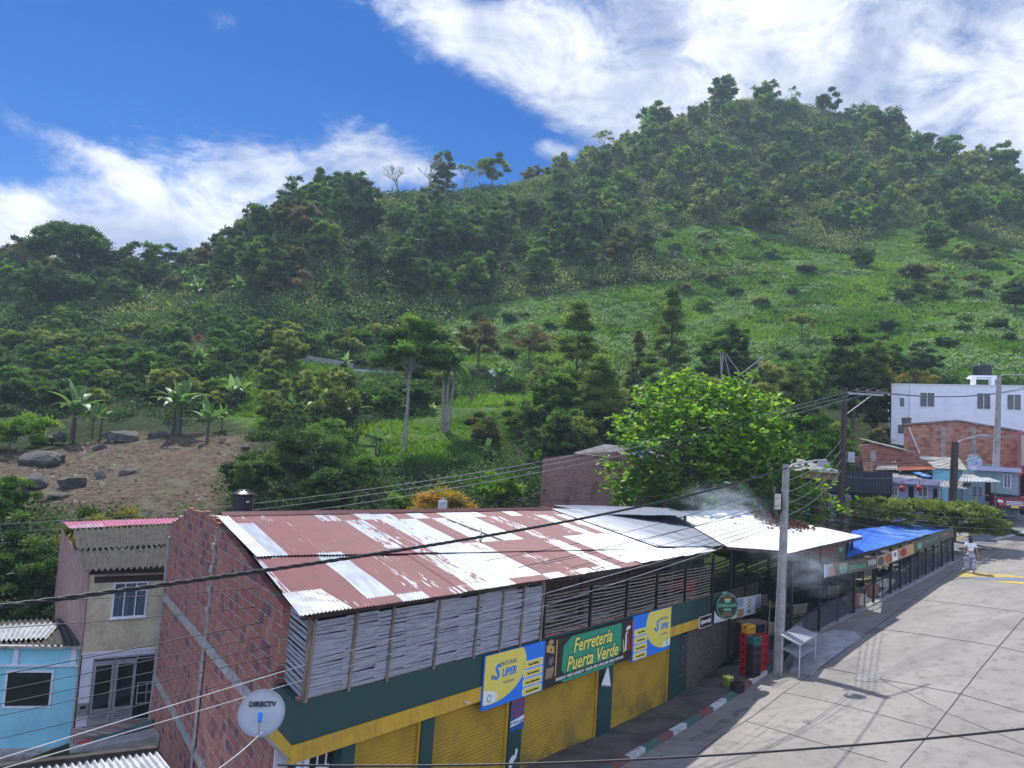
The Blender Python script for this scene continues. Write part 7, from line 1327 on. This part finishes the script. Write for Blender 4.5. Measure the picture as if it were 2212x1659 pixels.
copies(_p, spots(80, 560, 2000, 57, 100, lambda x, y: y > 760 and not (x > 1740 and y > 840) and not any(inpoly(np.array([x]), np.array([y]), ZONES[q])[0] for q in ('earth', 'clearing', 'pasture')) and not (640 < x < 1160 and 770 < y < 850) and not (740 < x < 1160 and 860 < y < 1062), .45, 1.15, 2.6), ['mid green bushy tree in the valley behind the store', 'dark bushy tree in the valley behind the store', 'low domed green tree in the valley behind the store', 'olive bushy tree in the valley behind the store', 'small dark rounded tree in the valley behind the store'], 'bushy trees in the valley')
_p = [tree('round_bush', '', Vector((0, 0, 0)), 3.4, 4.6, kd, mt, .97, seed=160+i, D=88, dens=1.1) for i, (kd, mt) in enumerate((('dome', 'mid'), ('dome', 'dark'), ('round', 'mid'), ('dome', 'olive'), ('round', 'dark')))]
copies(_p, spots(150, -60, 960, 76, 128, lambda x, y: 690 < y < 905 and not any(inpoly(np.array([x]), np.array([y]), ZONES[q])[0] for q in ('earth', 'clearing', 'pasture', 'tallgrass')) and not (600 < x < 960 and 770 < y < 875) and not (395 < x < 465 and 720 < y < 800), .5, 1.1, 3.0), ['leafy green domed bush on the lower left slope', 'dark domed bush on the lower left slope', 'green rounded bush on the lower left slope', 'olive domed bush on the lower left slope', 'dark rounded bush on the lower left slope'], 'bushes covering the lower left slope')
_p = [tree('meadow_shrub', '', Vector((0, 0, 0)), 2.2, 3.2, kd, mt, .97, seed=180+i, D=125) for i, (kd, mt) in enumerate((('round', 'dark'), ('dome', 'olive'), ('round', 'mid')))]
copies(_p, spots(60, 980, 2260, 98, 165, lambda x, y: y > 500 and any(inpoly(np.array([x]), np.array([y]), ZONES[q])[0] for q in ('upper', 'pasture')) and math.sin(x*.013)+math.sin(y*.05+x*.004) > .1, .35, 1.05, 3.0), ['small dark shrub growing in the sloping pasture', 'small olive shrub growing in the sloping pasture', 'small green shrub growing in the sloping pasture'], 'shrubs in the pasture')
# --- banana plants
bl = [((150, 945), 125, 'banana plant standing among the boulders at the left', 2), ((203, 940), 70, 'small banana plant right of the one among the boulders', 2), ((383, 938), 118, 'clump of banana plants at the upper edge of the bare soil', 4), ((447, 955), 105, 'single banana plant at the right corner of the bare soil', 1), ((478, 935), 60, 'young banana plant beside the one at the soil corner', 1), ((500, 888), 85, 'banana plant in the tall grass above the soil corner', 2),
      ((428, 800), 60, 'upper banana plant on the coffee slope', 1), ((431, 836), 55, 'lower banana plant on the coffee slope', 1), ((625, 905), 60, 'banana plant left of the large dark tree top', 1), ((738, 945), 110, 'large banana clump beside the large dark tree', 4), ((705, 925), 90, 'banana plant at the left of the large banana clump', 2), ((745, 812), 55, 'banana plant below the retaining wall', 1), ((815, 985), 60, 'banana plant on the left of the clearing', 2), ((1080, 850), 70, 'banana plant below the white road sign', 2),
      ((1052, 1000), 55, 'banana plant below the dusky bush', 1), ((1250, 985), 80, 'banana plant behind the weathered brick wall', 2), ((933, 905), 35, 'small dry banana plant between slender trunk and palms', 1), ((865, 905), 40, 'young yellowish banana plant in the clearing', 1), ((425, 665), 75, 'upper banana plant on the left saddle slope', 3), ((455, 625), 70, 'banana plant higher on the left saddle slope', 3), ((390, 625), 60, 'banana plant on the left saddle skyline', 2), ((300, 655), 45, 'banana plant near the hill street light', 1), ((560, 620), 60, 'banana plant left of the vine draped tree', 2), ((520, 650), 55, 'banana plant right of the saddle slope group', 2), ((590, 560), 50, 'banana leaves showing beside the small russet tree', 1)]
for i, (v, hpx, lb, ns) in enumerate(bl): b = ground_at(v[0], v[1], 44, 160); banana('banana_plant', lb, b, hpx*.85*b.y/FOC, i+1, 'banana plants on the hillside', ns)
for i, (vx, vt, D) in enumerate(((640, 1075, 38), (690, 1085, 36), (1100, 1085, 38))): b = gnd(vx, D); banana('banana_plant', ('young banana plant just behind the broken brick parapet', 'banana leaves showing above the middle of the red ridge', 'banana plant behind the right end of the red ridge')[i], b, 2.2, 40+i, 'banana plants behind the store', 2)
# --- boulders
def rock(label, v, w_, h_, seed, D=None):
    b = ground_at(v[0], v[1], 42, 90); k = b.y/FOC; t = thing('boulder', label, 'rock', b+Vector((0, 0, -.15)), group='boulders around the bare soil'); bm = bmesh.new(); bmesh.ops.create_icosphere(bm, subdivisions=3, radius=1); rr = np.random.RandomState(seed)
    pl = unit(rr.normal(size=(15, 3))); of = rr.uniform(.5, .85, 15)
    for q in bm.verts:
        c = np.array(q.co)
        for n_, o_ in zip(pl, of): s = c@n_-o_; c = c-n_*max(0, s)*1.0
        c *= 1+rr.uniform(-.035, .035); q.co = Vector((c[0]*w_*k/2*1.02, c[1]*w_*k/2.4, max(c[2], -.3)*h_*k*.62+h_*k*.12))
    w = MB(); w.bm(bm); w.build('rock', M['rock'], t)
for i, (v, w_, h_, lb) in enumerate((((85, 1000), 135, 42, 'largest flat mossy boulder left of the bare soil'), ((75, 1045), 66, 38, 'pale pinkish boulder at the left on the bare soil'), ((155, 1047), 80, 42, 'dark boulder in the middle left of the bare soil'), ((217, 1030), 32, 24, 'small dark boulder right of the middle one'), ((277, 1025), 40, 26, 'low dark boulder farthest right on the bare soil'), ((122, 1070), 66, 18, 'flat boulder lowest on the bare soil'), ((218, 968), 42, 20, 'small rounded boulder near the upper soil edge'), ((262, 947), 105, 40, 'large pointed mossy boulder at the top of the soil'), ((90, 950), 52, 30, 'boulder left of the banana plant'), ((127, 950), 45, 28, 'boulder just behind the banana plant stem'), ((345, 945), 50, 36, 'dark boulder left of the banana clump'), ((530, 965), 32, 10, 'small flat boulder at the far right soil edge'), ((1165-430, 1000), 22, 12, 'little boulder in the clearing'))): rock(lb, v, w_, h_, i+3)
# --- masses nobody could count
def scatter(name, n, box, test, fn, mat, seed, kind='stuff'):
    r_ = np.random.RandomState(seed); X = r_.uniform(box[0], box[1], n); Y = r_.uniform(box[2], box[3], n); Z = gz(X, Y); px, py = proj(np.stack([X, Y, Z], 1)); k = test(X, Y, px, py); X, Y, Z = X[k], Y[k], Z[k]
    P = np.stack([X, Y, Z], 1); V, T = fn(r_, P, px[k], py[k]); o = npmesh(name, V, 4, L[mat], None, tone=T); tag(o, kind='stuff'); return o
def bushes(rmin, rmax, nl, lf, t0=.1, t1=.9, flat=.8, droop=.0, ts=9.0, lscale=True):
    def fn(r_, P, px, py):
        n = len(P); r = r_.uniform(rmin, rmax, n)**1.0; sp_ = vnoise(P[:, 0], P[:, 1], ts, 21); tn = np.clip(t0+(t1-t0)*(.35*sp_+.65*r_.rand(n)), 0, 1); idx = np.repeat(np.arange(n), nl); m = len(idx); d = rdir(r_, m); d[:, 2] = np.abs(d[:, 2])
        off = d*(r[idx][:, None])*np.array([1, 1, flat])*(.55+.5*r_.rand(m, 1)); Q = P[idx]+off+np.array([0, 0, 1])*(r[idx]*.15)[:, None]; A = d*.6+r_.normal(size=(m, 3))*.5+np.array([0, 0, -droop]); l = lf*r_.uniform(.6, 1.3, m)*(.7+.3*r[idx]/rmax if lscale else 1)
        return leafquads(r_, Q, A, l, l*.62), np.clip(tn[idx]+r_.uniform(-.13, .13, m), 0, 1)
    return fn
ROADZ = [(635, 772), (770, 790), (1170, 812), (1170, 832), (760, 816), (635, 800)]
SIGNZ = [(405, 715), (455, 715), (455, 760), (405, 760)]
Z_ = lambda px, py, nm: inpoly(px, py, ZONES[nm])
def natural(X, Y, px, py): return ((Y > 34) & (px < 1160) | (Y > 50) & (px >= 1160) & (px < 1780) | (Y > 80) & (px >= 1780)) & ~inpoly(px, py, ROADZ) & ~((Y > 58) & (Y < 72) & (px > 880) & (px < 905))
open_ = lambda px, py: Z_(px, py, 'pasture') | Z_(px, py, 'upper') | Z_(px, py, 'clearing') | Z_(px, py, 'tallgrass') | Z_(px, py, 'earth')
left = lambda px, py: (px < 1000) & (py > 740)
scatter('hillside_scrub', 21000, (-110, 150, 118, 262), lambda X, Y, px, py: natural(X, Y, px, py) & ~open_(px, py) & (py < 760) & (px > -150) & (px < 2400), bushes(.7, 2.3, 46, .52, .0, 1.0, flat=.95), 'scrub', 31)
scatter('hillside_thicket', 2600, (-110, 60, 110, 200), lambda X, Y, px, py: natural(X, Y, px, py) & ~open_(px, py) & (py < 740) & (px > -150) & (px < 1350), bushes(1.4, 3.0, 120, .5, .0, 1.0, flat=1.0), 'dark', 32)
scatter('coffee_undergrowth', 2600, (-110, 20, 72, 122), lambda X, Y, px, py: natural(X, Y, px, py) & ~open_(px, py) & (py > 700) & (px < 960) & (px > -150) & ~inpoly(px, py, [(405, 725), (455, 725), (450, 790), (410, 790)]), bushes(.6, 1.5, 80, .30, .0, .8, flat=.8), 'dark', 33)
scatter('valley_undergrowth', 5200, (-70, 75, 34, 104), lambda X, Y, px, py: natural(X, Y, px, py) & ~open_(px, py) & (px > -150) & (px < 2350) & ((px > 600) | (Y < 50)) & (py > 740), bushes(.6, 1.6, 110, .24, .0, .95), 'dark', 34)
scatter('roadside_shrubs', 1700, (-70, 60, 85, 112), lambda X, Y, px, py: natural(X, Y, px, py) & ~open_(px, py) & (px > 640) & (px < 2350), bushes(.6, 1.5, 90, .30, .1, .9), 'mid', 35)
def fern_test(X, Y, px, py): return (Z_(px, py, 'pasture') | Z_(px, py, 'upper')) & (Y > 80) & (vnoise(X*.8, Y, 5, 51)*.6+vnoise(X, Y, 2, 52)*.4 > np.where(px > 1500, .53, .44)+.10*np.clip((700-py)/100, -1, 1)*(px > 1400))
scatter('fern_patches', 17000, (-40, 110, 85, 172), fern_test, bushes(.45, 1.1, 26, .40, .1, 1.0, flat=.55), 'frost', 36)
def blades(l0, l1, nb, wd):
    def fn(r_, P, px, py):
        n = len(P); idx = np.repeat(np.arange(n), nb); m = len(idx); a = r_.rand(m)*6.283; A = np.c_[np.cos(a)*.8, np.sin(a)*.8, np.ones(m)*.9]; sp_ = vnoise(P[:, 0], P[:, 1], 7, 61); l = r_.uniform(l0, l1, m); Q = P[idx]+np.c_[r_.normal(0, .12, m), r_.normal(0, .12, m), np.zeros(m)]
        return leafquads(r_, Q, A, l, l*wd), np.clip(.15+.6*sp_[idx]+r_.uniform(-.2, .25, m), 0, 1)
    return fn
scatter('pasture_grass', 110000, (-40, 110, 85, 175), lambda X, Y, px, py: (Z_(px, py, 'pasture') | Z_(px, py, 'upper')) & (Y > 80) & (vnoise(X*.3, Y, 1.7, 71) > .22), blades(.35, .8, 5, .35), 'grass', 37)
scatter('pasture_weeds', 11000, (-40, 110, 85, 172), lambda X, Y, px, py: (Z_(px, py, 'pasture') | Z_(px, py, 'upper')) & (Y > 80) & (vnoise(X*.5, Y, 4, 81)*.5+vnoise(X, Y, 1.7, 82)*.5 > .56), bushes(.3, .9, 30, .32, .0, .7, flat=.6), 'dark', 41)
scatter('grassland_weeds', 1500, (-45, 25, 48, 100), lambda X, Y, px, py: (Z_(px, py, 'clearing') | Z_(px, py, 'tallgrass')) & (vnoise(X, Y, 4, 83) > .45), bushes(.35, 1.0, 70, .24, .0, .9, flat=.8), 'mid', 42)
scatter('tall_grass', 42000, (-45, 25, 48, 100), lambda X, Y, px, py: (Z_(px, py, 'clearing') | Z_(px, py, 'tallgrass')) & (vnoise(X, Y, 2.2, 72) > .25), blades(.3, .85, 6, .16), 'grass', 38)
scatter('dry_litter', 12000, (-60, 0, 42, 72), lambda X, Y, px, py: Z_(px, py, 'earth') & (vnoise(X, Y, 2.0, 73) > .5), lambda r_, P, px, py: (leafquads(r_, P+np.array([0, 0, .05]), rdir(r_, len(P))*np.array([1, 1, .25]), r_.uniform(.15, .5, len(P)), r_.uniform(.03, .12, len(P))), r_.rand(len(P))), 'twig', 39)
o = npmesh('fallen_leaves', *(lambda r_: (leafquads(r_, (lambda u, v, q: (np.array(q[0])*(1-u)+np.array(q[1])*u)*(1-v)+(np.array(q[3])*(1-u)+np.array(q[2])*u)*v+np.array([0, 0, .06]))(np.clip(.45+.17*r_.normal(size=(1500, 1)), .02, .98), np.clip(.78+.15*r_.normal(size=(1500, 1)), .3, .99), (W_E, W_F, W_G, W_C)), rdir(r_, 1500)*np.array([1, 1, .3]), .2, .1), 4))(np.random.RandomState(3)), L['dry'], None, tone=np.random.RandomState(4).rand(1500)); tag(o, kind='stuff')
# ------------------------------------------------------------------ air
def volume_box(name, lo, hi, density, color, aniso=.3, mat=None):
    w = MB(); w.box(lo[0], lo[1], lo[2], hi[0], hi[1], hi[2]); m = bpy.data.materials.new(name+'_air'); m.use_nodes = True; nt = m.node_tree; nt.nodes.remove(nt.nodes['Principled BSDF']); v = nt.nodes.new('ShaderNodeVolumePrincipled')
    v.inputs['Color'].default_value = (*color, 1); v.inputs['Density'].default_value = density; v.inputs['Anisotropy'].default_value = aniso; nt.links.new(v.outputs[0], nt.nodes['Material Output'].inputs['Volume'])
    o = w.build(name, m); tag(o, kind='stuff'); return o, m
zlo = min(min(v.co.z for v in bpy.data.objects['ground'].data.vertices), -10)-1
volume_box('haze', (-352, -84, zlo), (352, 402, 132), .00042, (.66, .82, 1.0), .2)

c1, c2 = at(1560, 1130, 36), at(1790, 1250, 31)
lo = Vector((min(c1.x, c2.x)-2.6, 28.5, 1.4)); hi = Vector((max(c1.x, c2.x)+1.5, 37.5, 9.2))
smo, m = volume_box('smoke', lo, hi, .0, (.82, .92, 1.0), .1); N = NT(m.node_tree); v = [n for n in m.node_tree.nodes if n.type == 'PRINCIPLED_VOLUME'][0]; g = N.n('ShaderNodeNewGeometry').outputs['Position']
def blob3(c, r): q = N.map(g, tuple(c), (0, 0, 0), r, 'TEXTURE'); return N.mr(N.n('ShaderNodeVectorMath', operation='LENGTH', ins={0: q}).outputs['Value'], 0, 1, 1, 0)
b_ = None
for c, r in ((at(1760, 1235, 30.6), (2.0, 1.3, 1.1)), (at(1690, 1195, 30.6), (1.6, 1.3, .8)), (at(1560, 1095, 34.5), (2.4, 2.0, 1.4)), (at(1640, 1150, 33), (1.8, 1.8, 1.0))): q = blob3(c, r); b_ = q if b_ is None else N.m('MAXIMUM', b_, q)
nz = N.mr(N.noise(N.map(g, rot=(0, .5, .3), scale=(.6, 1, 1.6)), 1.1, 3, .55, 1.0), .40, .72); N.set(v.inputs['Density'], N.m('MULTIPLY', N.m('MULTIPLY', b_, nz), .65))
